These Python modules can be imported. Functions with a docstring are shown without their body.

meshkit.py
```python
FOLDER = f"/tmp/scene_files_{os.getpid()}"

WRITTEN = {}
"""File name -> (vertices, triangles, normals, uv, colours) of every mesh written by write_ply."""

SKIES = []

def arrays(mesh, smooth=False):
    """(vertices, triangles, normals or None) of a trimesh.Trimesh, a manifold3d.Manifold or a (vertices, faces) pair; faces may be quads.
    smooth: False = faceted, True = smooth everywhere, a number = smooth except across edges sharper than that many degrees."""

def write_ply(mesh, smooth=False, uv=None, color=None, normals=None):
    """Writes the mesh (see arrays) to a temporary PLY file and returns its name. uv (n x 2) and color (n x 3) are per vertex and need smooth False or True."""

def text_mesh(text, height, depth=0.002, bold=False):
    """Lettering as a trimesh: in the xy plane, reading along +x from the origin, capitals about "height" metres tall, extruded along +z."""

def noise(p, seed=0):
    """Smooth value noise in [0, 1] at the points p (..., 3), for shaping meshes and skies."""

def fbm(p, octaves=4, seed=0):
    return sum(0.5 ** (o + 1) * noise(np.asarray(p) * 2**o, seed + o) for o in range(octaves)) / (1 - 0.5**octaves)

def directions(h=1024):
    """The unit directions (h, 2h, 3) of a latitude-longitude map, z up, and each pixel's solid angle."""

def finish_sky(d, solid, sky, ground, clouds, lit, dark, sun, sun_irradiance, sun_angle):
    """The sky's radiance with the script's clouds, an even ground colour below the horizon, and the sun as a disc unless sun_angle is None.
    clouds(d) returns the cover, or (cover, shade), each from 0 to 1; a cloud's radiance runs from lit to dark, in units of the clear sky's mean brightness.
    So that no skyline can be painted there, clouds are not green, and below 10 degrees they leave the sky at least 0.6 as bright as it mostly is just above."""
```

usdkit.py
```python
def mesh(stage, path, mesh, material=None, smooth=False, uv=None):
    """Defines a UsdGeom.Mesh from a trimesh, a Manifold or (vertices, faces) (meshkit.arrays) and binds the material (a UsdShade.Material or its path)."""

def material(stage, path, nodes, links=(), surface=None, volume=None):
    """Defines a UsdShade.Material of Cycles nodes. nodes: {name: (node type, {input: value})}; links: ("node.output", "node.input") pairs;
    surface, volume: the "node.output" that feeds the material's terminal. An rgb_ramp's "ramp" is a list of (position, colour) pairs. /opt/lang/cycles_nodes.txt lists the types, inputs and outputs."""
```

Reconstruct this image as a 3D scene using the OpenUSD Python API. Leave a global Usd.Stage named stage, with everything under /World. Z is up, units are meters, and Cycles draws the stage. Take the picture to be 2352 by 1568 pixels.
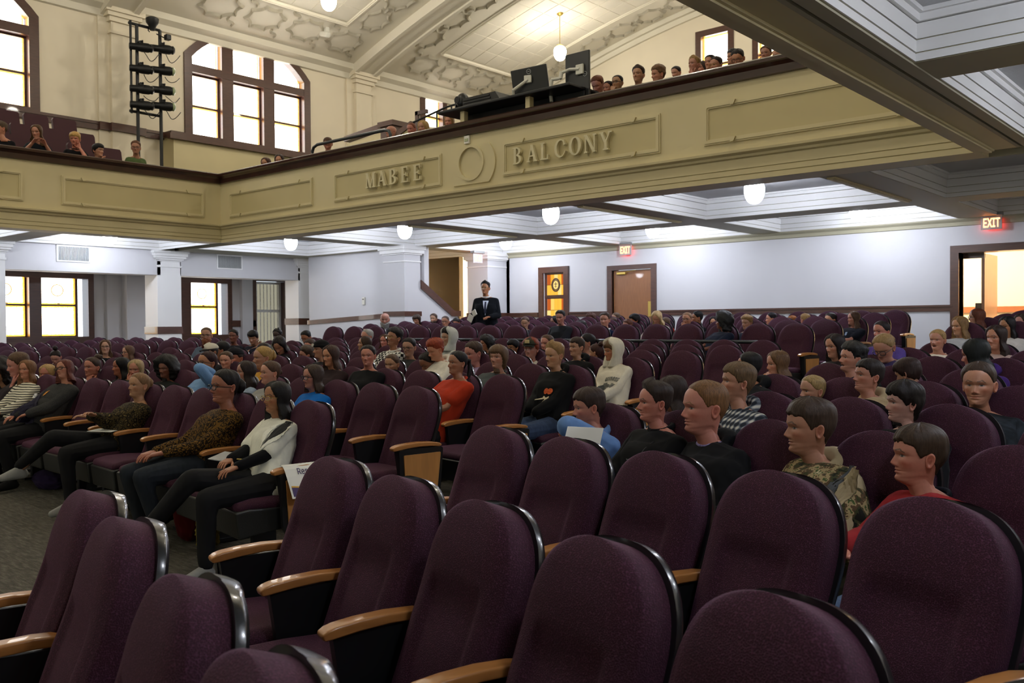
import math, random
import numpy as np, trimesh, manifold3d as m3, usdkit, meshkit
from pxr import Usd, UsdGeom, UsdLux, UsdShade, Gf, Sdf, Vt
from shapely.geometry import Polygon, Point, LineString
from shapely import affinity, union_all
random.seed(5); RNG = np.random.default_rng(5)
stage = Usd.Stage.CreateInMemory()
UsdGeom.SetStageUpAxis(stage, 'Z'); UsdGeom.SetStageMetersPerUnit(stage, 1.0)
UsdGeom.Xform.Define(stage, '/World'); UsdGeom.Scope.Define(stage, '/World/Looks')
# ------------------------------------------------------------------ camera, light, exposure
EXPOSURE = 0.0
LAMP_COOL, LAMP_WARM = 96.0, 112.0          # emission of the globes under the balcony / in the high hall
WINDOW = 9.0                               # emission of the daylit stained glass
F_PX, EYE = 2078.65, np.array([0.0, 0.0, 1.55])
def _cam():
    yaw, pitch, roll = np.radians([-41.032, -1.0397, -0.4161])
    fwd = np.array([np.sin(yaw)*np.cos(pitch), np.cos(yaw)*np.cos(pitch), np.sin(pitch)])
    right = np.array([np.cos(yaw), -np.sin(yaw), 0]); up = np.cross(right, fwd)
    r = right*np.cos(roll)+up*np.sin(roll); u = -right*np.sin(roll)+up*np.cos(roll)
    c = UsdGeom.Camera.Define(stage, '/World/camera')
    m = Gf.Matrix4d(*r, 0, *u, 0, *(-fwd), 0, *EYE, 1)
    c.AddTransformOp().Set(m)
    c.CreateHorizontalApertureAttr(36.0); c.CreateVerticalApertureAttr(24.0)
    c.CreateFocalLengthAttr(F_PX/2352*36.0); c.CreateClippingRangeAttr(Gf.Vec2f(0.05, 500))
    c.CreateFStopAttr(6.3); c.CreateFocusDistanceAttr(5.0)
    c.CreateExposureAttr(EXPOSURE)
_cam()
dome = UsdLux.DomeLight.Define(stage, '/World/daylight_dome')      # overcast daylight outside the walls
dome.CreateIntensityAttr(1.0); dome.CreateColorAttr(Gf.Vec3f(.8, .9, 1.0))
# the stage end of the hall lies behind the camera: its chandeliers and stage lights
def area(name, loc, w, h, rot, inten, col):
    l = UsdLux.RectLight.Define(stage, '/World/'+name); l.CreateWidthAttr(w); l.CreateHeightAttr(h)
    l.CreateIntensityAttr(inten); l.CreateColorAttr(Gf.Vec3f(*col))
    l.AddTranslateOp().Set(Gf.Vec3d(*loc)); l.AddRotateXYZOp().Set(Gf.Vec3f(*rot))
# ------------------------------------------------------------------ helpers
USED = {}
def fresh(parent, name):
    key = parent+'/'+name; n = USED.get(key, -1)+1; USED[key] = n
    return key if n == 0 else '%s_%03d' % (key, n)
def tag(p, label=None, cat=None, group=None, kind=None):
    for k, v in (('label', label), ('category', cat), ('group', group), ('kind', kind)):
        if v: p.SetCustomDataByKey(k, v)
    return p
def thing(name, label=None, cat=None, loc=(0, 0, 0), rz=0.0, group=None, kind=None, scale=None):
    x = UsdGeom.Xform.Define(stage, fresh('/World', name)); x.AddTranslateOp().Set(Gf.Vec3d(*map(float, loc))); x.AddRotateZOp().Set(math.degrees(rz))
    return tag(x.GetPrim(), label, cat, group, kind)
def obj(name, mesh, mat, parent=None, smooth=False, color=None, label=None, kind=None):
    path = fresh(str(parent.GetPath()) if parent else '/World', name)
    if color is not None:
        v, f, n = meshkit.arrays(mesh, True)
        m = usdkit.mesh(stage, path, mesh, MAT(mat), smooth=True)
        UsdGeom.PrimvarsAPI(m).CreatePrimvar('Cd', Sdf.ValueTypeNames.Color3fArray, 'vertex').Set(Vt.Vec3fArray.FromNumpy(np.asarray(color, np.float32)))
    else:
        m = usdkit.mesh(stage, path, mesh, MAT(mat), smooth=smooth)
    return tag(m.GetPrim(), label, kind=kind)
def part_group(name, parent, label=None):
    x = UsdGeom.Xform.Define(stage, fresh(str(parent.GetPath()), name)); return tag(x.GetPrim(), label)
def copy(src, loc, rz=0.0, label=None, group=None, name=None, pitch=None):
    path = fresh('/World', name or src.GetName().rstrip('0123456789').rstrip('_'))
    x = UsdGeom.Xform.Define(stage, path); p = x.GetPrim()
    p.GetReferences().AddInternalReference(src.GetPath())
    x.ClearXformOpOrder(); x.AddTranslateOp().Set(Gf.Vec3d(*map(float, loc))); x.AddRotateZOp().Set(math.degrees(rz))
    p.SetInstanceable(True)
    was = src.GetCustomData()
    return tag(p, label or was.get('label'), was.get('category'), group or was.get('group'))
cat = trimesh.util.concatenate
def box(x0, x1, y0, y1, z0, z1):
    b = trimesh.creation.box([abs(x1-x0), abs(y1-y0), abs(z1-z0)]); b.apply_translation([(x0+x1)/2, (y0+y1)/2, (z0+z1)/2]); return b
def rbox(x0, x1, y0, y1, z0, z1, r=.01, seg=8):
    s = m3.Manifold.sphere(r, seg); pts = []
    return man(m3.Manifold.batch_hull([s.translate([x, y, z]) for x in (x0+r, x1-r) for y in (y0+r, y1-r) for z in (z0+r, z1-r)]))
def man(M):
    a = M.to_mesh(); return trimesh.Trimesh(np.array(a.vert_properties[:, :3]), np.array(a.tri_verts), process=False)
def tube(p, r, n=8, caps=True):
    p = np.asarray(p, float); r = np.broadcast_to(np.asarray(r, float), (len(p),))
    t = np.gradient(p, axis=0); t /= np.linalg.norm(t, axis=1, keepdims=True)+1e-12
    up = np.array([0, 0, 1.0]) if abs(t[:, 2]).mean() < .9 else np.array([1.0, 0, 0])
    a = np.cross(t, up); a /= np.linalg.norm(a, axis=1, keepdims=True)+1e-12; b = np.cross(t, a)
    g = np.arange(n)*2*np.pi/n
    v = (p[:, None]+r[:, None, None]*(np.cos(g)[None, :, None]*a[:, None]+np.sin(g)[None, :, None]*b[:, None])).reshape(-1, 3)
    f = []
    for i in range(len(p)-1):
        for j in range(n):
            k = (j+1) % n; f += [[i*n+j, (i+1)*n+k, i*n+k], [i*n+j, (i+1)*n+j, (i+1)*n+k]]
    if caps:
        c0, c1 = len(v), len(v)+1; v = np.vstack([v, p[:1], p[-1:]])
        for j in range(n):
            k = (j+1) % n; f += [[c0, j, k], [c1, (len(p)-1)*n+k, (len(p)-1)*n+j]]
    m = trimesh.Trimesh(v, f, process=False)
    if m.volume < 0: m.invert()
    return m
def lathe(prof, n=24):
    m = trimesh.creation.revolve(np.asarray(prof, float), sections=n); return m
def extrude(poly, h):
    gs = getattr(poly, 'geoms', [poly]); return cat([trimesh.creation.extrude_polygon(g, h, engine='earcut') for g in gs])
def amap(m, cols, off=(0, 0, 0)):
    """remap extruded (a, b, h) axes: cols says which world axis each local axis becomes"""
    v = m.vertices; w = np.zeros_like(v)
    for i, c in enumerate(cols): w[:, abs(c)-1] = v[:, i]*np.sign(c)
    w += np.asarray(off, float); r = trimesh.Trimesh(w, m.faces, process=False)
    if r.volume < 0: r.invert()
    return r
def molding(prof, axis, a0, a1):
    """profile points (p, z) swept along x (p is y) or y (p is x)"""
    m = extrude(Polygon(prof), a1-a0)
    return amap(m, (2, 3, 1), (a0, 0, 0)) if axis == 'x' else amap(m, (1, 3, 2), (0, a0, 0))
def frame2(w0, w1, h0, h1, t):
    return Polygon([(w0, h0), (w1, h0), (w1, h1), (w0, h1)], [[(w0+t, h0+t), (w1-t, h0+t), (w1-t, h1-t), (w0+t, h1-t)]])
def lin(h):
    c = np.array([int(h[i:i+2], 16) for i in (0, 2, 4)])/255.0
    return tuple(np.where(c <= .04045, c/12.92, ((c+.055)/1.055)**2.4))
# ------------------------------------------------------------------ materials
_M = {}; BUILD = {}
def MAT(name):
    if not isinstance(name, str): return name
    if name not in _M: _M[name] = BUILD[name]('/World/Looks/'+name)
    return _M[name]
def plain(name, hexc, rough=.6, metal=0.0, var=0.0, scale=8.0, bump=0.0, bscale=60.0, coat=0.0, sheen=0.0, spec=.5, stretch=None):
    def make(path):
        c = lin(hexc); n = {'p': ('principled_bsdf', dict(base_color=c, roughness=rough, metallic=metal, coat_weight=coat, sheen_weight=sheen, specular_ior_level=spec))}; L = []
        if var or bump:
            n['t'] = ('texture_coordinate', {}); n['m'] = ('mapping', dict(scale=stretch or (1, 1, 1))); L.append(('t.object', 'm.vector'))
        if var:
            n['n'] = ('noise_texture', dict(scale=scale, detail=4.0)); L.append(('m.vector', 'n.vector'))
            n['r'] = ('rgb_ramp', dict(ramp=[(.25, tuple(x*(1-var) for x in c)), (.75, tuple(min(1, x*(1+var)) for x in c))])); L += [('n.fac', 'r.fac'), ('r.color', 'p.base_color')]
        if bump:
            n['bn'] = ('noise_texture', dict(scale=bscale, detail=3.0)); n['b'] = ('bump', dict(strength=bump, distance=.01)); L += [('m.vector', 'bn.vector'), ('bn.fac', 'b.height'), ('b.normal', 'p.normal')]
        return usdkit.material(stage, path, n, L, surface='p.BSDF')
    BUILD[name] = make; return name
def emit(name, col, strength):
    BUILD[name] = lambda path: usdkit.material(stage, path, {'e': ('emission', dict(color=col, strength=strength))}, surface='e.emission')
    return name
plain('cream_paint', 'c9bd94', .55, var=.03, scale=2.0)
plain('cream_panel', 'bdb083', .6, var=.03, scale=2.0)
plain('upper_wall', 'e4dac4', .7, var=.03, scale=1.2, bump=.15, bscale=90)
plain('ceiling_paint', 'e2dccb', .75, var=.02, scale=1.5)
plain('ceiling_tile_paint', 'e6e0d0', .75, var=.03, scale=3)
plain('white_wall', 'c9c9cd', .7, var=.02, scale=1.0, bump=.1, bscale=90)
plain('white_trim', 'e4e4e4', .5)
plain('beam_paint', 'a49f88', .6)
plain('coffer_grey', 'bfc1c4', .8, bump=.5, bscale=40)
plain('brown_wood', '4a2c22', .35, var=.25, scale=6, coat=.3, stretch=(1, 1, 8))
plain('rail_wood', '37201a', .22, var=.2, scale=5, coat=.5, bump=.08, bscale=18)
plain('door_wood', '8a5a36', .4, var=.15, scale=10, coat=.2, stretch=(6, 6, .6))
plain('brass', 'c9ad5c', .35, metal=.8)
plain('black_metal', '17181a', .45, metal=.3)
plain('dark_plastic', '131415', .35)
plain('grey_metal', '9a9c9c', .5, metal=.5)
plain('pipe_metal', '3c4043', .3, metal=.7)
plain('vent_metal', 'a7aaab', .5, metal=.2)
plain('vent_dark', '4b4e50', .6)
plain('white_plastic', 'd8d6cc', .4)
plain('letter_paint', 'cfc6a2', .28, coat=.3)
emit('globe_cool', (.86, .90, 1.0), LAMP_COOL)
emit('globe_warm', (1.0, .93, .80), LAMP_WARM)
def carpet(path):
    n = {'t': ('texture_coordinate', {}), 'm': ('mapping', dict(rotation=(0, 0, .25), scale=(5, 26, 1))), 'n': ('noise_texture', dict(scale=1.6, detail=5.0, roughness=.7)),
         'n2': ('noise_texture', dict(scale=160.0, detail=2.0)), 'r': ('rgb_ramp', dict(ramp=[(.3, lin('3b3831')), (.5, lin('58544a')), (.7, lin('7d776a'))])),
         'mx': ('mix_color', dict(blend_type='multiply', fac=.6)), 'b': ('bump', dict(strength=.6, distance=.01)), 'p': ('principled_bsdf', dict(roughness=.95))}
    return usdkit.material(stage, path, n, [('t.object', 'm.vector'), ('m.vector', 'n.vector'), ('t.object', 'n2.vector'), ('n.fac', 'r.fac'), ('r.color', 'mx.a'), ('n2.color', 'mx.b'), ('mx.result', 'p.base_color'), ('n2.fac', 'b.height'), ('b.normal', 'p.normal')], surface='p.BSDF')
BUILD['carpet'] = carpet
def glass(name, center, border, strength, scale=7.0):
    """leaded stained glass with daylight behind: pale middle, amber border tiles (UV 0..1)"""
    def make(path):
        n = {'u': ('uvmap', dict(attribute='st')), 's': ('separate_xyz', {}),
             'ax': ('math', dict(math_type='pingpong', value2=.5)), 'ay': ('math', dict(math_type='pingpong', value2=.5)),
             'mn': ('math', dict(math_type='minimum')), 'nz': ('noise_texture', dict(scale=scale*5, detail=1.0)), 'ad': ('math', dict(math_type='multiply_add', value2=.07)),
             'v': ('voronoi_texture', dict(scale=scale)), 'rb': ('rgb_ramp', dict(ramp=[(.075, border), (.115, center)])),
             'mx': ('mix_color', dict(blend_type='multiply', fac=.12)), 'e': ('emission', dict(strength=strength))}
        L = [('u.UV', 's.vector'), ('s.x', 'ax.value1'), ('s.y', 'ay.value1'), ('ax.value', 'mn.value1'), ('ay.value', 'mn.value2'), ('u.UV', 'nz.vector'), ('nz.fac', 'ad.value1'), ('mn.value', 'ad.value3'),
             ('ad.value', 'rb.fac'), ('rb.color', 'mx.a'), ('u.UV', 'v.vector'), ('v.color', 'mx.b'), ('mx.result', 'e.color')]
        return usdkit.material(stage, path, n, L, surface='e.emission')
    BUILD[name] = make; return name
glass('glass_day', (1.0, .97, .90), (1.0, .50, .06), WINDOW)
glass('glass_low', (1.0, .96, .86), (1.0, .45, .03), WINDOW*.8)
emit('glass_amber', (1.0, .55, .08), 1.0)
def pane(path_name, y0, y1, z0, z1, x, parent, mat='glass_day', poly=None, nrm=1):
    """flat pane in the plane X=x (a is Y) with UVs"""
    if poly is None: poly = Polygon([(y0, z0), (y1, z0), (y1, z1), (y0, z1)])
    m = extrude(poly, .012); v = amap(m, (2, 3, 1), (x, 0, 0))
    vv = v.vertices; uv = np.stack([(vv[:, 1]-y0)/(y1-y0), (vv[:, 2]-z0)/(z1-z0)], 1)
    p = fresh(str(parent.GetPath()), path_name)
    usdkit.mesh(stage, p, (vv, v.faces), MAT(mat), uv=uv)
# ================================================================== the hall
XW, XC, XL, XR, XE = -23.0, -20.3, -17.57, -2.66, 2.8      # outer wall, column faces, balcony fronts, right wall
YF, YB, YW, YU = 10.65, 14.24, 17.33, 26.5                 # rear balcony front, cross beam, lower and upper rear walls
ZB, ZC = 3.37, 3.72                                        # beam undersides, coffer tops
C0 = np.array([-9.45, -25.0])
def Rk(k): return 27.15+.94*k
def zfloor(R):
    R = np.asarray(R, float); return np.where(R < 28.1, 0, np.where(R < 36.08, .0425*(R-28.1), .495+.053*(R-36.08)))
def zv(x): return 9.75+2.5*(1-((np.asarray(x)+10.1)/12.9)**2)
def floor_at(x, y): return float(zfloor(math.hypot(x-C0[0], y-C0[1])))
S = dict(kind='structure')
def build_floor():
    R = np.concatenate([np.arange(15, 28, 1.0), np.arange(28.1, 36.0, .47), [36.07, 36.09], np.arange(36.6, 47, .6)]); A = np.radians(np.arange(-34, 34.1, 1.0))
    v = np.array([[C0[0]+r*np.sin(a), C0[1]+r*np.cos(a), float(zfloor(r))] for r in R for a in A]); n = len(A)
    f = [[i*n+j, i*n+j+1, (i+1)*n+j+1, (i+1)*n+j] for i in range(len(R)-1) for j in range(n-1)]
    m = trimesh.Trimesh(v, np.array([[q[0], q[2], q[1]] for q in f]+[[q[0], q[3], q[2]] for q in f]), process=False)
    tag(obj('floor', m, 'carpet'), 'grey-brown streaked carpet rising gently towards the back', **S)
build_floor()
# ---- vaulted ceiling
ceil = thing('ceiling', 'pale vaulted ceiling with ribs, square tiles and plaster quatrefoils', **S)
def vault():
    xs = np.linspace(XW-.3, XE+.3, 48); v, f = [], []
    for y in (-14.0, YU+.3):
        for x in xs: v.append([x, y, float(zv(x))])
    n = len(xs)
    for i in range(n-1): f += [[i, i+1, n+i+1], [i, n+i+1, n+i]]
    # thickness
    v = np.array(v); top = v+[0, 0, .2]; m = trimesh.Trimesh(np.vstack([v, top]), f+[[a+2*n, c+2*n, b+2*n] for a, b, c in f], process=False); m.invert(); return m
obj('vault', vault(), 'ceiling_paint', ceil, smooth=40)
def along_x(y0, y1, drop, x0=XW, x1=XE, n=40, up=.05, lip=0.0):
    """a solid strip that follows the vault from x0 to x1"""
    xs = np.linspace(x0, x1, n); v = []; f = []
    for x in xs:
        z = float(zv(x)); v += [[x, y0, z-drop], [x, y1, z-drop], [x, y1, z+up], [x, y0, z+up]]
    for i in range(n-1):
        for j in range(4):
            a, b = i*4+j, i*4+(j+1) % 4; f += [[a, b, b+4], [a, b+4, a+4]]
    e = (n-1)*4; f += [[0, 2, 1], [0, 3, 2], [e, e+1, e+2], [e, e+2, e+3]]
    m = trimesh.Trimesh(v, f, process=False)
    if m.volume < 0: m.invert()
    return m
RIBS = [-4.8, 3.1, 11.0, 18.95]
for y in RIBS:
    obj('rib', cat([along_x(y-.42, y+.42, .24), along_x(y-.435, y-.30, .30, up=.03), along_x(y+.30, y+.435, .30, up=.03)]), 'ceiling_paint', ceil)
obj('rear_cornice', cat([along_x(YU-.22, YU, .16), along_x(YU-.10, YU, .34)]), 'ceiling_paint', ceil)
for x, s in ((XW, 1), (XE, -1)):
    z = float(zv(x)); pr = [(x, z-.32), (x+s*.08, z-.30), (x+s*.12, z-.14), (x+s*.30, z-.04), (x+s*.32, z+.15), (x, z+.15)]
    obj('side_cornice', molding(pr, 'y', -14, YU), 'ceiling_paint', ceil)
BAYS = [(11.42, 18.53, 0), (19.37, 26.28, 1)]
TILE = .62
for y0, y1, b in BAYS:
    i0, i1, j0, j1 = -21.15, .95, y0+1.55, y1-1.5
    for yy in (j0, j1): obj('panel_molding', cat([along_x(yy-.05, yy+.05, .05, i0, i1), along_x(yy-.02, yy+.02, .075, i0, i1)]), 'ceiling_paint', ceil)
    for xx in (i0, i1):
        z = float(zv(xx)); obj('panel_molding', cat([box(xx-.05, xx+.05, j0, j1, z-.06, z+.04), box(xx-.02, xx+.02, j0, j1, z-.08, z)]), 'ceiling_paint', ceil)
    # square tiles, each its own piece, as far as the picture shows them
    ny = int(round((j1-j0-.2)/TILE)); ty = (j1-j0-.2)/ny
    for a in range(21):
        x = i0+.1+a*TILE
        for c in range(ny):
            y = j0+.1+c*ty
            if b == 0 and (x > -18.6 or y < 12.6): continue
            p0, p1 = .012, TILE-.012; v = []
            for q in (p0, p1):
                z = float(zv(x+q)); v += [[x+q, y+.012, z-.014], [x+q, y+ty-.012, z-.014], [x+q, y+ty-.012, z+.01], [x+q, y+.012, z+.01]]
            f = []
            for j in range(4): a_, b_ = j, (j+1) % 4; f += [[a_, b_, b_+4], [a_, b_+4, a_+4]]
            f += [[0, 2, 1], [0, 3, 2], [4, 5, 6], [4, 6, 7]]
            m = trimesh.Trimesh(v, f, process=False)
            if m.volume < 0: m.invert()
            obj('ceiling_tile', m, 'ceiling_tile_paint', ceil)
def ridge(pts, w=.055, h=.06, closed=True):
    p = np.asarray(pts, float); n = len(p)
    t = np.roll(p, -1, 0)-np.roll(p, 1, 0) if closed else np.gradient(p, axis=0)
    t /= np.linalg.norm(t, axis=1, keepdims=True)+1e-9; nn = np.stack([-t[:, 1], t[:, 0]], 1)
    v = []
    for i in range(n):
        for s, hh in ((-w, 0), (-w*.35, h*.8), (0, h), (w*.35, h*.8), (w, 0)):
            q = p[i]+nn[i]*s; v.append([q[0], q[1], float(zv(q[0]))-hh+.01])
    f = []
    for i in range(n if closed else n-1):
        j = (i+1) % n
        for k in range(4): a, b, c, d = i*5+k, i*5+k+1, j*5+k+1, j*5+k; f += [[a, b, c], [a, c, d]]
    return trimesh.Trimesh(v, f+[[a, c, b] for a, b, c in f], process=False)
def quatrefoil(cx, cy, a, b):
    pts = []
    for k in range(8):                                   # eight scallops with pointed cusps between
        a0, a1 = (k-.5)*np.pi/4, (k+.5)*np.pi/4
        for s in np.linspace(0, 1, 7)[:-1]:
            th = a0+(a1-a0)*s; r = 1.0-.13*np.sin(np.pi*s)+(.10 if s == 0 else 0)
            pts.append([cx+a*r*np.cos(th)*1.05, cy+b*r*np.sin(th)*1.05])
    return ridge(pts, .05, .075)
def link(p, q):
    t = np.linspace(0, 1, 7); p, q = np.array(p), np.array(q); d = q-p; n = np.array([-d[1], d[0]])/np.linalg.norm(d)
    return ridge(p+d*t[:, None]+n*(.06*np.sin(t*2*np.pi))[:, None], .045, .06, closed=False)
for y0, y1, b in BAYS:
    ys = np.arange(y1-1.05-(.3 if b else 0), y0+.4, -1.38)
    for i, y in enumerate(ys):
        if b == 0 and y < 12.5: continue
        obj('quatrefoil', cat([quatrefoil(-21.85, y, .42, .52), link((-21.5, y-.5), (-21.25, y-.8)), link((-22.2, y+.45), (-22.5, y+.7))]), 'ceiling_paint', ceil)
    for yy in ((y1-.85,) if b == 0 else (y0+.55, y1-.65)):
        for k in range(9):
            x = -20.65+k*1.12
            if b == 0 and x > -18: continue
            obj('quatrefoil', cat([quatrefoil(x, yy, .44, .40), link((x+.42, yy-.1), (x+.66, yy+.1))]), 'ceiling_paint', ceil)
# ---- outer left wall with arched and double-hung windows
def arch(yc, hw, sill, spring, rise, n=20):
    r = (hw*hw+rise*rise)/(2*rise); a = math.asin(hw/r); t = np.linspace(-a, a, n)
    return Polygon([(yc-hw, sill), (yc+hw, sill)]+[(yc+r*math.sin(q), spring+rise-r+r*math.cos(q)) for q in t[::-1]])
def rect(a0, a1, b0, b1): return Polygon([(a0, b0), (a1, b0), (a1, b1), (a0, b1)])
ARCHW = [(7.02, 1.98), (14.95, 1.98)]
holes = [arch(c, h, 6.72, 9.03, .93) for c, h in ARCHW]+[rect(21.77, 22.85, 7.9, 9.9)]
LOWW = [(7.78, 10.24, 1.25, 2.9), (11.7, 14.16, 1.25, 2.9)]
holes += [rect(*w) for w in LOWW]+[rect(15.0, 16.0, .4, 3.0)]
wall = rect(-14, YU+.3, -.5, 10.6)
for h in holes: wall = wall.difference(h)
wl = thing('wall_left', 'cream left outer wall with pilasters, arched windows above and square windows below', **S)
low = wall.intersection(rect(-14, YU+.3, -.5, 3.5)); upp = wall.intersection(rect(-14, YU+.3, 3.5, 10.6))
obj('lower_wall', amap(extrude(low, .35), (2, 3, 1), (XW-.35, 0, 0)), 'white_wall', wl)
obj('upper_wall', amap(extrude(upp, .35), (2, 3, 1), (XW-.35, 0, 0)), 'upper_wall', wl)
def pilaster(yc, w=.62, x=XW, d=.2, z0=4.0, z1=9.45):
    m = [box(x, x+d, yc-w/2, yc+w/2, z0, z1), box(x, x+.07, yc-w/2-.28, yc+w/2+.28, z0, z1+.2)]
    for i, (e, h0, h1) in enumerate(((.05, z1-.42, z1-.34), (.07, z1-.12, z1), (.14, z1, z1+.10), (.20, z1+.10, z1+.22))): m.append(box(x, x+d+e, yc-w/2-e, yc+w/2+e, h0, h1))
    return cat(m)
for yc in (3.2, 11.1, 19.02): obj('pilaster', pilaster(yc), 'upper_wall', wl)
for y0, y1 in ((-6, 10.55), (11.65, 12.3)): obj('chair_rail', cat([box(XW, XW+.06, y0, y1, 6.56, 6.76), box(XW, XW+.085, y0, y1, 6.70, 6.77)]), 'brown_wood', wl)
obj('chair_rail', cat([box(XW, XW+.27, 10.74, 11.46, 6.56, 6.76), box(XW, XW+.14, 10.5, 11.72, 6.57, 6.77)]), 'brown_wood', wl)
# parapet in front of the arched window, with a brown cap
obj('parapet', box(XW, XW+.55, 12.25, 17.45, 4.0, 6.60), 'cream_paint', wl)
obj('parapet_cap', cat([box(XW, XW+.62, 12.15, 17.5, 6.60, 6.73), box(XW+.5, XW+.66, 12.1, 17.52, 6.52, 6.66)]), 'brown_wood', wl)
NWIN = [0]
def window(label): NWIN[0] += 1; return thing('window_%d' % NWIN[0], label, **S)
def poly_in_x(poly, x0, x1): return amap(extrude(poly, x1-x0), (2, 3, 1), (x0, 0, 0))
for (yc, hw), lab in zip(ARCHW, ('arched three-light stained-glass window cut by the left picture edge', 'arched three-light stained-glass window behind the black lighting ladder')):
    w = window(lab); A = arch(yc, hw, 6.72, 9.03, .93); B = arch(yc, hw-.13, 6.84, 8.98, .86)
    obj('window_frame', poly_in_x(arch(yc, hw+.10, 6.66, 9.05, .98).difference(B), XW-.22, XW+.05), 'brown_wood', w)
    xs = [(yc-.93, yc-.57), (yc+.43, yc+.80)]
    for m0, m1 in xs: obj('mullion', poly_in_x(rect(m0, m1, 6.8, 9.9).intersection(A), XW-.20, XW+.03), 'brown_wood', w)
    obj('transom', poly_in_x(rect(yc-hw, yc+hw, 8.56, 8.78), XW-.20, XW+.04), 'brown_wood', w)
    edges = [(yc-hw+.13, xs[0][0]), (xs[0][1], xs[1][0]), (xs[1][1], yc+hw-.13)]
    for e0, e1 in edges:
        obj('sash_frame', poly_in_x(frame2(e0, e1, 6.84, 8.56, .05), XW-.24, XW-.14), 'brown_wood', w)
        obj('meeting_rail', poly_in_x(rect(e0, e1, 7.64, 7.70), XW-.25, XW-.13), 'brown_wood', w)
        for z0, z1 in ((6.86, 7.65), (7.68, 8.55)): pane('pane', e0+.03, e1-.03, z0, z1, XW-.21, w)
        top = rect(e0+.03, e1-.03, 8.78, 9.9).intersection(B); b = top.bounds; pane('pane', b[0], b[2], b[1], b[3], XW-.21, w, poly=top)
w = window('tall narrow stained-glass window high on the left wall, right of the second pilaster')
obj('window_frame', poly_in_x(frame2(21.67, 22.95, 7.8, 10.0, .22), XW-.3, XW+.05), 'brown_wood', w)
obj('meeting_rail', poly_in_x(rect(21.85, 22.75, 8.86, 8.92), XW-.26, XW-.12), 'brown_wood', w)
for z0, z1 in ((8.0, 8.87), (8.91, 9.8)): pane('pane', 21.87, 22.74, z0, z1, XW-.2, w)
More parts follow.
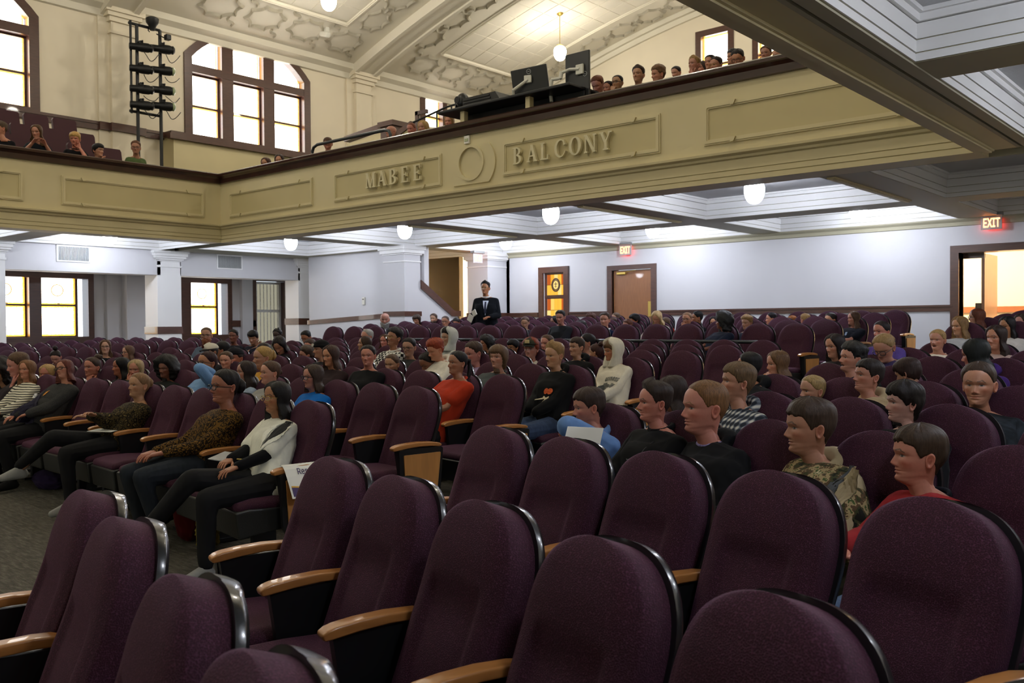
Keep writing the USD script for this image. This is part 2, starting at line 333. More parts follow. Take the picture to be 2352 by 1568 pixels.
for (a0, a1, b0, b1), lab, panes in zip(LOWW, ('pair of lower stained-glass windows at the left edge below the balcony', 'lower stained-glass window between the two white columns'), ([(7.9, 8.76), (9.1, 9.95)], [(11.85, 12.6), (13.02, 13.86)])):
    w = window(lab)
    obj('window_frame', poly_in_x(frame2(a0-.1, a1+.08, b0-.05, b1+.02, .14), XW-.3, XW+.05), 'brown_wood', w)
    m0, m1 = panes[0][1]+.02, panes[1][0]-.04; obj('mullion', poly_in_x(rect(m0, m1, b0, b1), XW-.2, XW+.04), 'brown_wood', w)
    obj('window_sill', cat([box(XW, XW+.12, a0-.2, a1+.22, b0-.1, b0-.03), box(XW, XW+.05, a0-.16, a1+.16, b0-.28, b0-.1)]), 'brown_wood', w)
    for i, (e0, e1) in enumerate(panes):
        obj('sash_frame', poly_in_x(frame2(e0-.05, e1+.05, b0+.06, b1-.0, .06), XW-.26, XW-.15), 'brown_wood', w)
        obj('meeting_rail', poly_in_x(rect(e0, e1, 2.095, 2.145), XW-.28, XW-.14), 'brown_wood', w)
        obj('sash_lock', box(XW-.15, XW-.12, (e0+e1)/2-.03, (e0+e1)/2+.03, 2.13, 2.17), 'brass', w)
        for z0, z1 in ((b0+.12, 2.10), (2.14, b1-.05)): pane('pane', e0, e1, z0, z1, XW-.21, w, 'glass_low')
        if i == 1 or a0 < 8: # the round medallion in the upper light
            yc, zc = (e0+e1)/2, 2.49; ring = Point(yc, zc).buffer(.15, 24).difference(Point(yc, zc).buffer(.128, 24))
            obj('medallion', poly_in_x(ring, XW-.197, XW-.192), 'glass_amber', w)
# alcove: piers, door with white grille, chair rails, sloped soffit
al = thing('wall_left', 'white bulkhead, piers and columns below the left balcony', **S)
obj('bulkhead', cat([box(XC-.25, XC, y0, y1, 2.79, ZB+.1) for y0, y1 in ((-3, 7.1), (7.3, 10.7), (11.2, 14.65))]), 'white_wall', al)
so = extrude(Polygon([(XC-.25, 2.79), (XC-.25, 2.86), (XW, 2.99), (XW, 2.92)]), 20.0); obj('alcove_soffit', amap(so, (1, 3, 2), (0, -4.0, 0)), 'white_wall', al)
obj('alcove_pier', cat([box(XW, XW+.12, 10.62, 11.75, .2, 2.95), box(XW, XW+.4, 11.0, 11.75, .2, 2.95), box(XW, XW+.15, 14.5, 14.85, .3, 2.95)]), 'white_wall', al)
def column(yc, w=.60, label=None):
    x0, x1, y0, y1 = XC-w, XC, yc-w/2, yc+w/2
    m = [box(x0, x1, y0, y1, 0, ZB-.05)]
    for e, h0, h1 in ((.02, 2.98, 3.03), (.015, 3.12, 3.15), (.05, 3.15, 3.19), (.09, 3.19, 3.24), (.12, 3.24, 3.31), (.15, 3.31, ZB)): m.append(box(x0-e, x1+e, y0-e, y1+e, h0, h1))
    c = thing('column', label, **S); obj('shaft', cat(m), 'white_trim', c)
    z = 1.02+floor_at(x1, yc)-.13
    obj('chair_rail', box(x0-.02, x1+.02, y0-.02, y1+.02, z-.06, z+.11), 'brown_wood', c)
column(7.0, label='white square column at the left picture edge'); column(10.92, label='white square column between the two lower windows'); column(14.9, label='white square column right of the grilled glass door')
column(3.3, label='white square column beyond the left picture edge') if 0 else None
for y0, y1, z in ((7.4, 10.6, 1.06), (11.25, 14.95, 1.28)): pass
obj('chair_rail', cat([box(XW, XW+.06, 10.3, 11.0, 1.02, 1.2), box(XW, XW+.46, 11.0, 11.78, 1.03, 1.21), box(XW, XW+.06, 14.2, 15.0, 1.56, 1.74)]), 'brown_wood', al)
d = thing('door_1', 'glazed side door with white security grille in the left alcove', **S)
obj('door_frame', poly_in_x(frame2(14.9, 16.12, .35, 3.02, .13), XW-.3, XW+.06), 'brown_wood', d)
obj('door_leaf', poly_in_x(frame2(15.06, 15.98, .45, 2.88, .07), XW-.16, XW-.10), 'white_trim', d)
obj('lock_rail', poly_in_x(rect(15.1, 15.94, 1.98, 2.06), XW-.16, XW-.10), 'white_trim', d)
emit('door_daylight', (.78, .74, .55), .42); pane('pane', 15.1, 15.94, .5, 2.84, XW-.2, d, 'door_daylight')
for k in range(7):
    y = 15.17+k*.118; obj('grille_bar', box(XW-.155, XW-.135, y-.009, y+.009, .5, 2.84), 'white_trim', d)
for y0, lab in ((8.33, 'grey air grille above the left pair of windows'), (12.17, 'grey air grille above the second lower window')):
    v = thing('vent', lab, 'vent', (XC, y0, 3.0)); obj('vent_frame', amap(extrude(frame2(0, .72, 0, .36, .03), .02), (2, 3, 1)), 'white_trim', v)
    obj('backing', box(.001, .006, .03, .69, .03, .33), 'vent_dark', v)
    for k in range(22): obj('louvre', box(.006, .016, .035+k*.03, .051+k*.03, .03, .33), 'vent_metal', v)
# ---- balcony fronts
def front_rear():
    t = thing('balcony_front', 'cream rear balcony front with raised panels and dark handrail', **S)
    x0, x1, y = XL, XR, YF
    obj('fascia', box(x0, x1, y, y+.40, 3.70, 4.66), 'cream_paint', t)
    for k, (z0, z1, o) in enumerate(((3.52, 3.70, .0), (3.445, 3.508, -.012), (3.37, 3.433, -.024))): obj('fascia_board', box(XL-.05, XR+.05, y, y+.42, z0, z1), 'cream_paint', t)
    obj('fascia_backing', box(x0, x1, y+.015, y+.40, 3.38, 3.70), 'cream_panel', t)
    obj('cornice', molding([(y+.01, 3.64), (y-.03, 3.66), (y-.04, 3.69), (y-.085, 3.715), (y-.09, 3.745), (y+.01, 3.76)], 'x', XL-.1, XR+.1), 'cream_paint', t)
    obj('handrail', cat([molding([(y+.02, 4.62), (y-.05, 4.63), (y-.06, 4.72), (y-.09, 4.76), (y-.12, 4.775), (y-.125, 4.815), (y-.10, 4.835), (y+.42, 4.835), (y+.42, 4.62)], 'x', XL-.1, XR+.1)]), 'rail_wood', t)
    pans = [(-17.20, -14.30), (-13.64, -10.78), (-9.42, -6.56), (-5.90, -3.00)]
    for i, (a, b) in enumerate(pans):
        obj('panel', box(a+.05, b-.05, y-.006, y, 3.92, 4.36), 'cream_panel', t)
        out = rect(a, b, 3.872, 4.407); inn = rect(a+.07, b-.07, 3.942, 4.337)
        cut = Point(-10.1, 4.14).buffer(1.0, 48); cut = affinity.scale(cut, .66, .60, origin=(-10.1, 4.14))
        fr = out.difference(inn)
        if i in (1, 2): fr = fr.difference(cut)
        m = [amap(extrude(fr, .022), (1, 3, 2), (0, y-.022, 0)), amap(extrude(fr.buffer(-.02), .012), (1, 3, 2), (0, y-.034, 0))]
        obj('panel_molding', cat(m), 'cream_paint', t)
        for cx in (a+.42, b-.42):
            for zz in (4.375, 3.905):
                if not (i in (1, 2) and abs(cx+10.1) < .9): obj('clip', amap(extrude(Polygon([(cx-.05, zz+.03), (cx+.05, zz+.03), (cx+.02, zz-.03), (cx-.02, zz-.03)]), .03), (1, 3, 2), (0, y-.058, 0)), 'cream_paint', t)
    ring = affinity.scale(Point(-10.1, 4.14).buffer(1.0, 32), .53, .46).intersection(rect(-10.75, -9.45, 3.83, 4.45)); r2 = affinity.scale(Point(-10.1, 4.17).buffer(1.0, 32), .30, .29); r3 = affinity.scale(Point(-10.1, 4.17).buffer(1.0, 32), .245, .245)
    obj('medallion', cat([amap(extrude(ring.difference(r2), .03), (1, 3, 2), (0, y-.03, 0)), amap(extrude(r2.difference(r3), .05), (1, 3, 2), (0, y-.05, 0)), amap(extrude(r3, .008), (1, 3, 2), (0, y-.008, 0))]), 'cream_paint', t)
    # lettering, cut from board and fixed in front of the panels
    def st(x0, x1): return rect(x0, x1, 0, 1)
    def srf(x0, x1, y): return rect(x0, x1, y, y+.07)
    def bowl(x, y0, y1, w, t): o = rect(x, x+.02, y0, y1).union(affinity.scale(Point(x, (y0+y1)/2).buffer(1, 16), w, (y1-y0)/2).intersection(rect(x, x+2, y0, y1))); i = affinity.scale(Point(x, (y0+y1)/2).buffer(1, 16), w-t, (y1-y0)/2-.07).intersection(rect(x-.01, x+2, y0, y1)); return o.difference(i)
    def diag(p, q, w): return Polygon([(p[0]-w/2, p[1]), (p[0]+w/2, p[1]), (q[0]+w/2, q[1]), (q[0]-w/2, q[1])])
    G = {'M': [rect(.06, .14, 0, 1), rect(.72, .90, 0, 1), diag((.14, 1), (.48, 0), .2), diag((.48, 0), (.78, 1), .1), srf(0, .22, 0), srf(.66, .98, 0), srf(0, .2, .93), srf(.74, .98, .93)],
         'A': [diag((.14, 0), (.45, 1), .09), diag((.42, 1), (.74, 0), .2), rect(.26, .62, .3, .37), srf(.02, .28, 0), srf(.58, .90, 0)],
         'B': [rect(.08, .26, 0, 1), srf(0, .4, 0), srf(0, .4, .93), bowl(.3, .5, 1, .34, .17), bowl(.3, 0, .55, .40, .18)],
         'E': [rect(.08, .26, 0, 1), srf(0, .64, 0), srf(0, .62, .93), rect(.2, .5, .47, .54), rect(.56, .62, .78, 1), rect(.58, .65, 0, .24), rect(.44, .5, .38, .63)],
         'L': [rect(.08, .26, 0, 1), srf(0, .62, 0), srf(0, .36, .93), rect(.56, .63, 0, .27)],
         'C': [affinity.scale(Point(.45, .5).buffer(1, 24), .44, .52).difference(affinity.scale(Point(.5, .5).buffer(1, 24), .32, .45)).difference(rect(.66, 1.2, .32, .68)), rect(.70, .77, .66, .96)],
         'O': [affinity.scale(Point(.46, .5).buffer(1, 24), .46, .52).difference(affinity.scale(Point(.46, .5).buffer(1, 24), .26, .45))],
         'N': [rect(.08, .16, 0, 1), rect(.74, .82, 0, 1), diag((.14, 1), (.76, 0), .2), srf(0, .26, 0), srf(0, .2, .93), srf(.66, .92, .93)],
         'Y': [rect(.36, .54, 0, .46), diag((.44, .42), (.14, 1), .19), diag((.46, .42), (.76, 1), .09), srf(.26, .64, 0), srf(0, .3, .93), srf(.64, .92, .93)]}
    def word(s, xa, xb, z0, h):
        n = len(s); step = (xb-xa)/n
        for i, ch in enumerate(s):
            g = affinity.scale(union_all(G[ch]).buffer(.006), step*.86, h, origin=(0, 0)); g = affinity.translate(g, xa+i*step, z0)
            obj('letter', amap(extrude(g, .05), (1, 3, 2), (0, y-.075, 0)), 'letter_paint', t, label='raised cream letter %s' % ch)
    word('MABEE', -12.66, -11.10, 4.02, .265); word('BALCONY', -9.16, -7.26, 4.02, .255)
    return t
front_rear()
def front_side(x, s, label):
    """s=+1: the front faces +x (left balcony); s=-1: right balcony"""
    t = thing('balcony_front', label, **S); y0, y1 = -8.0, YF-.002
    def B(a0, a1, *r): return box(min(x+s*a0, x+s*a1), max(x+s*a0, x+s*a1), *r)
    obj('fascia', B(-.40, 0, y0, y1, 3.70, 4.66), 'cream_paint', t)
    for z0, z1 in ((3.52, 3.70), (3.445, 3.508), (3.37, 3.433)): obj('fascia_board', B(-.42, 0, y0, y1, z0, z1), 'cream_paint', t)
    obj('fascia_backing', B(-.40, -.015, y0, y1, 3.38, 3.70), 'cream_panel', t)
    def mold(pr): return molding([(x+s*p, z) for p, z in pr], 'y', y0, y1)
    obj('cornice', mold([(-.01, 3.64), (.03, 3.66), (.04, 3.69), (.085, 3.715), (.09, 3.745), (-.01, 3.76)]), 'cream_paint', t)
    obj('handrail', mold([(-.02, 4.62), (.05, 4.63), (.06, 4.72), (.09, 4.76), (.12, 4.775), (.125, 4.815), (.10, 4.835), (-.42, 4.835), (-.42, 4.62)]), 'rail_wood', t)
    for a, b in ((7.32, 10.26), (3.7, 6.64), (.1, 3.0)):
        obj('panel', B(0, .006, a+.05, b-.05, 3.92, 4.36), 'cream_panel', t)
        fr = frame2(a, b, 3.872, 4.42, .07); m = [amap(extrude(fr, .022), (2, 3, 1), (x if s > 0 else x-.022, 0, 0)), amap(extrude(fr.buffer(-.02), .034), (2, 3, 1), (x if s > 0 else x-.034, 0, 0))]
        obj('panel_molding', cat(m), 'cream_paint', t)
        for cy in (a+.40, b-.38):
            for zz in (4.385, 3.905): obj('clip', amap(extrude(Polygon([(cy-.05, zz+.03), (cy+.05, zz+.03), (cy+.02, zz-.03), (cy-.02, zz-.03)]), .03), (2, 3, 1), (x+.03 if s > 0 else x-.06, 0, 0)), 'cream_paint', t)
    return t
front_side(XL, 1, 'cream left balcony front with raised panels and dark handrail')
fr = front_side(XR, -1, 'right balcony front above the camera, seen from below')
obj('soffit_molding', cat([box(XR+.10, XR+.13, -8, 10.60, ZB-.02, ZB+.02), box(XR+.13, XR+.19, -8, 10.60, ZB-.035, ZB+.02), box(XR+.19, XR+.215, -8, 10.60, ZB-.02, ZB+.02)]), 'cream_paint', fr)
# ---- coffered ceiling below the balcony
cof = thing('ceiling', 'coffered ceiling of white boards and grey-green beams below the balcony', **S)
XBEAMS = [(-20.3, -19.35), (-15.88, -15.31), (-12.3, -11.7), (-8.45, -7.87), (-4.54, -3.94), (-.6, 0.0)]
def beam(x0, x1, y0, y1): obj('beam', cat([box(x0, x1, y0, y1, ZB, ZC+.05), box(x0-.05, x1+.05, y0-.05, y1+.05, ZB+.05, ZB+.08)] if 0 else [box(x0, x1, y0, y1, ZB, ZC+.05)]), 'beam_paint', cof)
def coffer(x0, x1, y0, y1):
    b = []
    for k, (z0, z1, e) in enumerate(((ZB+.004, ZB+.058, .02), (ZB+.066, ZB+.148, .026), (ZB+.156, ZB+.262, .032), (ZB+.268, ZC-.03, .06), (ZC-.03, ZC, .09))):
        p = frame2(x0, x1, y0, y1, e); m = extrude(p, z1-z0); m.apply_translation([0, 0, z0]); obj('coffer_board', m, 'white_trim', cof)
    obj('coffer_panel', box(x0, x1, y0, y1, ZC, ZC+.06), 'coffer_grey', cof)
    obj('coffer_backing', extrude(frame2(x0, x1, y0, y1, .012), ZC-ZB-.005).apply_translation([0, 0, ZB+.003]), 'beam_paint', cof)
# rear part
beam(XC, XE, YF+.422, 11.1); beam(XC, XE, YB, 14.84)
for x0, x1 in XBEAMS: beam(x0, x1, 11.1, YB); beam(x0, x1, 14.84, YW)
xs = [(XBEAMS[i][1], XBEAMS[i+1][0]) for i in range(5)]
for x0, x1 in xs: coffer(x0, x1, 11.1, YB)
for x0, x1 in xs:
    if x1 > -4 : beam(x0, x1, 14.84, YW) if 0 else None
    coffer(x0, x1, 14.84, YW-.08)
for x0, x1 in ((-4.53, -3.95), (-8.44, -7.88), (-12.29, -11.71)): obj('beam_molding', cat([box(x0+.04, x0+.07, 11.2, 14.15, ZB-.02, ZB+.01), box(x0+.07, x0+.12, 11.2, 14.15, ZB-.03, ZB+.01), box(x0+.12, x0+.15, 11.2, 14.15, ZB-.02, ZB+.01)]), 'cream_paint', cof)
coffer(0.0, XE, 11.1, YB); coffer(0, XE, 14.84, YW-.08)
# left part
YBE = [(-4.0, -3.5), (-.3, .25), (3.3, 3.85), (6.95, 7.5)]
for y0, y1 in YBE: beam(XC, XL-.422, y0, y1)
for y0, y1 in ((.25, 3.3), (3.85, 6.95), (7.5, YF+.02)): coffer(XC+.05, XL-.42, y0, y1)
# right part, above the camera: edge beam with a recessed shadow gap
obj('beam', cat([box(XR+.421, XR+.46, -8, YF, ZB, ZC+.05), box(XR+.46, XR+.50, -8, YF, ZB+.05, ZC+.05), box(XR+.50, XR+.599, -8, YF, ZB-.012, ZC+.05)]), 'beam_paint', cof)
for y0, y1 in ((-.3, .25), (3.0, 3.55), (6.69, 7.24)): beam(XR+.6, XE, y0, y1)
for y0, y1 in ((.25, 3.0), (3.55, 6.69), (7.24, YF+.02)): coffer(XR+.6, XE, y0, y1)
# slab and stepped floors of the balconies
sl = thing('floor', 'balcony slab and seating steps above the coffers', **S)
obj('slab', cat([box(XC, XE, YF+.4, YW, ZC+.06, ZC+.2), box(XW, XL-.4, -8, YF+.4, ZC+.06, ZC+.2), box(XW, XC, YF, YU, ZC+.06, ZC+.2), box(XW, XE, YW, YU, ZC+.06, ZC+.2), box(XR+.4, XE, -8, YF+.4, ZC+.06, ZC+.2)]), 'carpet', sl)
for k in range(6): obj('seating_step', box(XW+.6, XE, YF+1.5+k*.95, YU, ZC+.2, 4.05+k*.28), 'carpet', sl) if k else obj('seating_step', box(XC+2.3, XE, YF+.45, YF+1.5, ZC+.2, 4.05), 'carpet', sl)
for k, xx in enumerate((XL-.45, XL-1.3, XL-2.2, XL-3.1)): obj('seating_step', box(XW, xx, -8, 10.3, ZC+.2, 4.22+k*.3), 'carpet', sl)
# ---- rear walls
wr = thing('wall_rear', 'white rear wall below the balcony with dark chair rail', **S)
g = rect(-15.3, XE, 0.3, ZB+.3)
for h in (rect(-11.99, -10.91, .3, 2.80), rect(-14.02, -13.36, 1.0, 2.84), rect(-4.56, -2.7, .3, 2.79)): g = g.difference(h)
obj('rear_wall', amap(extrude(g, .25), (1, 3, 2), (0, YW, 0)), 'white_wall', wr)
for a, b in ((-15.3, -14.2), (-13.24, -12.12), (-10.8, -4.66), (-2.6, XE)): obj('chair_rail', cat([box(a, b, YW-.03, YW, 1.74, 1.84), box(a, b, YW-.05, YW, 1.82, 1.855)]), 'brown_wood', wr)
obj('crown', molding([(YW, 3.24), (YW-.03, 3.25), (YW-.04, 3.31), (YW-.09, 3.35), (YW-.1, ZB+.02), (YW, ZB+.02)], 'x', -15.3, XE), 'beam_paint', wr)
obj('return_wall', cat([box(-19.7, -15.3, 14.5, 14.65, .3, ZB+.02), box(-15.95, -15.25, 13.84, 14.33, .3, ZB), box(-15.95, -15.25, 16.62, YW, .3, ZB)]), 'white_wall', wr)
cap = lambda x0, x1, y0, y1: cat([box(x0-e, x1+e, y0-e, y1+e, h0, h1) for e, h0, h1 in ((.015, 3.0, 3.03), (.03, 3.17, 3.2), (.07, 3.2, 3.28), (.1, 3.28, ZB))])
obj('pilaster_cap', cat([cap(-15.95, -15.25, 13.84, 14.33), cap(-15.95, -15.25, 16.62, YW)]), 'white_trim', wr)
rp = np.array([[-19.75, 1.70], [-15.97, 1.86]]); v = extrude(Polygon([(-19.75, 1.60), (-15.97, 1.77), (-15.97, 1.88), (-19.75, 1.71)]), .03); obj('chair_rail', amap(v, (1, 3, 2), (0, 14.47, 0)), 'brown_wood', wr)
obj('chair_rail', cat([box(-15.97, -15.23, 13.82, 14.35, 1.77, 1.88), box(-15.97, -15.23, 16.60, YW-.001, 1.75, 1.86)]), 'brown_wood', wr)
# stair enclosure left of the rear wall: knee wall with sloping cap, warm lit stairwell
kn = Polygon([(14.33, .3), (15.55, .3), (15.55, 1.80), (15.36, 1.80), (14.33, 2.42)]); obj('knee_wall', amap(extrude(kn, .12), (2, 3, 1), (-15.37, 0, 0)), 'white_wall', wr)
sc = Polygon([(14.33, 2.40), (14.33, 2.60), (15.42, 1.90), (15.62, 1.90), (15.62, 1.77), (15.33, 1.77)]); obj('stair_cap', amap(extrude(sc, .2), (2, 3, 1), (-15.41, 0, 0)), 'brown_wood', wr)
plain('stair_paint', 'e6d3b0', .7)
sw = thing('wall_stair', 'warm cream stairwell beyond the opening in the rear corner', **S)
obj('stair_wall', cat([box(-19.0, -15.3, 20.0, 20.15, .3, 4.6), box(-19.15, -19.0, 14.6, 20.0, .3, 4.6), box(-17.2, -17.05, 17.6, 20.0, .3, 4.6), box(-15.3, -15.15, YW, 20, .3, 4.6), box(-19.15, -15.2, 14.6, 20.1, 4.6, 4.7)]), 'stair_paint', sw)
obj('stair_floor', box(-19.0, -15.3, 14.6, 20.0, .6, .77), 'carpet', sw)
for k in range(5): obj('stair_step', box(-17.0, -15.45, 15.7-k*.2-.2, 15.7-k*.2, .77, .95+k*.17), 'carpet', sw)
# lobby beyond the open doorway on the right
lb = thing('wall_lobby', 'bright cream lobby beyond the open doorway', **S)
obj('lobby_wall', cat([box(-8, 3, 20.6, 20.75, .3, 3.6), box(-8, -7.85, YW+.25, 20.6, .3, 3.6), box(2.9, 3.05, YW+.25, 20.6, .3, 3.6), box(-8, 3, YW+.25, 20.7, 3.6, 3.7)]), 'stair_paint', lb)
obj('lobby_floor', box(-8, 3, YW, 20.6, .6, .8), 'carpet', lb)
plain('orange_wood', '8f5126', .4, coat=.2); obj('chair_rail', box(-7.8, 2.9, 20.55, 20.6, 1.74, 1.86), 'orange_wood', lb)
obj('lobby_ceiling_trim', box(-7.8, 2.9, 20.5, 20.6, 3.0, 3.06), 'white_trim', lb)
# upper rear wall with its windows, right wall
wu = thing('wall_rear', 'cream upper rear wall behind the balcony', **S)
xs_ = np.linspace(XW, XE, 40); g = Polygon([(XW, 3.9), (XE, 3.9)]+[(x, float(zv(x))+.1) for x in xs_[::-1]])
for h in (rect(-14.9, -13.7, 8.9, 11.0), rect(-12.9, -11.7, 8.9, 11.0)): g = g.difference(h)
obj('upper_rear_wall', amap(extrude(g, .3), (1, 3, 2), (0, YU, 0)), 'upper_wall', wu)
for a, lab in ((-14.9, 'window high on the upper rear wall, partly behind balcony heads'), (-12.9, 'second window of the upper rear wall, cut off by the soffit')):
    w = window(lab)
    obj('window_frame', amap(extrude(frame2(a-.08, a+1.28, 8.82, 11.08, .2), .3), (1, 3, 2), (0, YU-.04, 0)), 'brown_wood', w)
    obj('meeting_rail', box(a+.1, a+1.1, YU+.1, YU+.2, 9.9, 9.96), 'brown_wood', w)
    for z0, z1 in ((9.0, 9.91), (9.95, 10.9)):
        m = box(a+.12, a+1.08, YU+.17, YU+.18, z0, z1); vv = m.vertices; usdkit.mesh(stage, fresh(str(w.GetPath()), 'pane'), m, MAT('glass_day'), uv=np.stack([(vv[:, 0]-a-.12)/.96, (vv[:, 2]-z0)/(z1-z0)], 1))
obj('chair_rail', box(XW, XE, YU-.06, YU, 8.55, 8.75), 'brown_wood', wu)
we = thing('wall_right', 'right outer wall and the stage end of the hall, outside the picture', **S)
obj('right_wall', cat([box(XE, XE+.3, -14, YU, -.2, 10.6)]), 'upper_wall', we); obj('stage_wall', box(XW, XE, -14.3, -14, -.2, 12.6), 'upper_wall', we)
# rear stained-glass light
w = window('narrow amber stained-glass window left of the wooden door')
obj('window_frame', amap(extrude(frame2(-14.17, -13.25, .75, 2.96, .14), .3), (1, 3, 2), (0, YW-.05, 0)), 'brown_wood', w)
obj('sash_frame', amap(extrude(frame2(-14.04, -13.36, 1.0, 2.84, .05), .06), (1, 3, 2), (0, YW+.03, 0)), 'brown_wood', w)
obj('meeting_rail', box(-14.03, -13.37, YW+.02, YW+.1, 2.20, 2.26), 'brown_wood', w)
k = 0
hx = [(1.0, .50, .06), (1.0, .62, .14), (.95, .42, .04), (1.0, .70, .24)]
for i, c in enumerate(hx): emit('amber_%d' % i, c, 1.15)
emit('amber_edge', (.75, .16, .03), .8)
cols_, x0, x1 = 5, -13.98, -13.42
for z0, z1, rows in ((1.06, 2.19, 4), (2.27, 2.78, 2)):
    for r in range(rows):
        for c in range(cols_):
            xa, xb = x0+(x1-x0)*c/cols_, x0+(x1-x0)*(c+1)/cols_; za, zb = z0+(z1-z0)*r/rows, z0+(z1-z0)*(r+1)/rows
            edge = c in (0, cols_-1); m = box(xa+.005, xb-.005, YW+.06, YW+.07, za+.005, zb-.005)
            obj('glass_piece', m, 'amber_edge' if edge and r % 2 else 'amber_%d' % RNG.integers(0, 4), w); 
obj('leading', box(x0, x1, YW+.072, YW+.08, 1.05, 2.8), 'dark_plastic', w)
plain('seal_dark', '3a2410', .6)
for ro, ri, mt, yy in ((.135, .105, 'seal_dark', .052), (.10, .082, 'seal_dark', .052), (.082, .0, 'amber_3', .054)):
    p = affinity.scale(Point(-13.7, 2.52).buffer(ro, 24), 1, 1.25)
    if ri: p = p.difference(affinity.scale(Point(-13.7, 2.52).buffer(ri, 24), 1, 1.25))
    obj('seal', amap(extrude(p, .006), (1, 3, 2), (0, YW+yy, 0)), mt, w)
obj('seal_cross', cat([box(-13.706, -13.694, YW+.046, YW+.054, 2.45, 2.59), box(-13.75, -13.65, YW+.046, YW+.054, 2.535, 2.55), box(-13.735, -13.665, YW+.046, YW+.054, 2.48, 2.49)]), 'seal_dark', w)
# wooden door and open doorway
d = thing('door_2', 'brown wooden door with brass closer and push plate in the rear wall', **S)
fr = rect(-12.12, -10.80, .5, 2.90).difference(rect(-11.99, -10.93, .4, 2.79)); obj('door_frame', amap(extrude(fr, .3), (1, 3, 2), (0, YW-.04, 0)), 'brown_wood', d)
obj('door_leaf', rbox(-11.98, -10.92, YW+.03, YW+.08, .78, 2.785, .006), 'door_wood', d)
obj('door_closer', cat([rbox(-11.86, -11.62, YW-.03, YW+.03, 2.685, 2.745, .01), tube([[-11.6, YW-.02, 2.74], [-11.3, YW-.08, 2.77]], .008)]), 'brass', d)
obj('push_plate', rbox(-11.04, -10.95, YW+.012, YW+.03, 1.72, 2.06, .004), 'brass', d)
d = thing('door_3', 'open doorway in the rear wall at the right edge', **S)
fr = rect(-4.70, -2.55, .5, 2.90).difference(rect(-4.56, -2.70, .4, 2.77)); obj('door_frame', amap(extrude(fr, .32), (1, 3, 2), (0, YW-.04, 0)), 'brown_wood', d)
obj('door_leaf', cat([box(-4.27, -4.22, YW+.3, YW+1.2, .8, 2.76)]), 'door_wood', d); obj('door_header', box(-4.6, -4.22, YW+.28, YW+.34, 2.68, 2.77), 'brown_wood', d)
# ================================================================== lamps
def globe(name, loc, r, h, mat, drop, label, group):
    """acorn glass globe; loc is the centre of its top; drop = length of the stem above it"""
    t = thing(name, label, 'lamp', loc, group=group)
    pr = [(0, -h)]+[(r*math.sin(a)**.8, -h+h*.62*(1-math.cos(a))) for a in np.linspace(.12, math.pi/2, 9)]+[(r*.98, -h*.25), (r*.80, -h*.10), (r*.45, 0), (0, 0)]
    obj('glass_globe', lathe(pr, 24), mat, t, smooth=50)
    obj('fitter', lathe([(0, 0), (r*.5, -.005), (r*.52, .03), (r*.3, .05), (0, .05)], 20), 'brass', t, smooth=40)
    if drop > .12:
        obj('rod', tube([[0, 0, .04], [0, 0, drop]], .011), 'brass', t); obj('ceiling_rose', lathe([(0, drop-.07), (.05, drop-.07), (.11, drop-.02), (.12, drop), (0, drop)], 20), 'brass', t, smooth=40)
    else: obj('ceiling_rose', lathe([(0, drop-.03), (.10, drop-.03), (.11, drop), (0, drop)], 20), 'white_plastic', t, smooth=40)
    return t
order = ['leftmost', 'second', 'third', 'fourth']
for i, (x, y) in enumerate(((-17.65, 12.5), (-13.75, 12.5), (-9.95, 12.5), (-6.1, 12.5))):
    globe('globe_lamp', (x, y, ZC-.06), .150, .345, 'globe_cool', .06, '%s white globe lamp of the front coffers below the balcony' % order[i], 'globe lamps in the front coffers')
for i, (x, y) in enumerate(((-14.05, 15.95), (-10.06, 16.0), (-5.85, 16.0))):
    globe('globe_lamp', (x, y, ZC-.06), .150, .345, 'globe_cool', .06, '%s small white globe lamp of the rear coffers, near the rear wall' % order[i], 'globe lamps in the rear coffers')
globe('globe_lamp', (-19.1, 8.95, ZC-.05), .15, .345, 'globe_cool', .05, 'white globe lamp peeping below the left balcony front', 'globe lamps under the side balconies')
for x, y in ((-19.1, 5.3), (.4, 8.9), (.4, 5.1), (.4, 1.6), (1.5, 12.5)): globe('globe_lamp', (x, y, ZC-.05), .15, .345, 'globe_cool', .05, 'white globe lamp under a side balcony, outside the picture', 'globe lamps outside the picture')
def pend(x, y, zt, label): globe('pendant_lamp', (x, y, zt), .20, .46, 'globe_warm', float(zv(x))-zt, label, 'pendant globes of the high ceiling')
pend(-17.7, 22.75, 10.35, 'pendant globe on a long rod above the control desk')
pend(-18.6, 14.4, 10.0, 'pendant globe cut off by the top edge, left of the ceiling rib')
for x, y in ((-2.5, 22.75), (-5.2, 15.0), (-10.1, 15.0), (-10.1, 7), (-10.1, -1), (-16, 7), (-16, -1), (-4, 7), (-4, -1), (-10.1, 22.75)): pend(x, y, float(zv(x))-1.1, 'pendant globe of the high ceiling, outside the picture')
# warm lamps out of sight in the stairwell and the lobby
globe('stair_lamp', (-16.2, 18.6, 3.25), .2, .4, emit('globe_stair', (1.0, .80, .52), 420.0), .1, 'lamp hidden in the stairwell', None)
globe('lobby_lamp', (-6.2, 18.9, 3.5), .2, .35, emit('globe_lobby', (1.0, .86, .66), 300.0), .1, 'lamp hidden in the lobby', None)
globe('lobby_lamp', (-2.2, 19.0, 3.5), .2, .35, 'globe_lobby', .1, 'second lamp hidden in the lobby', None)
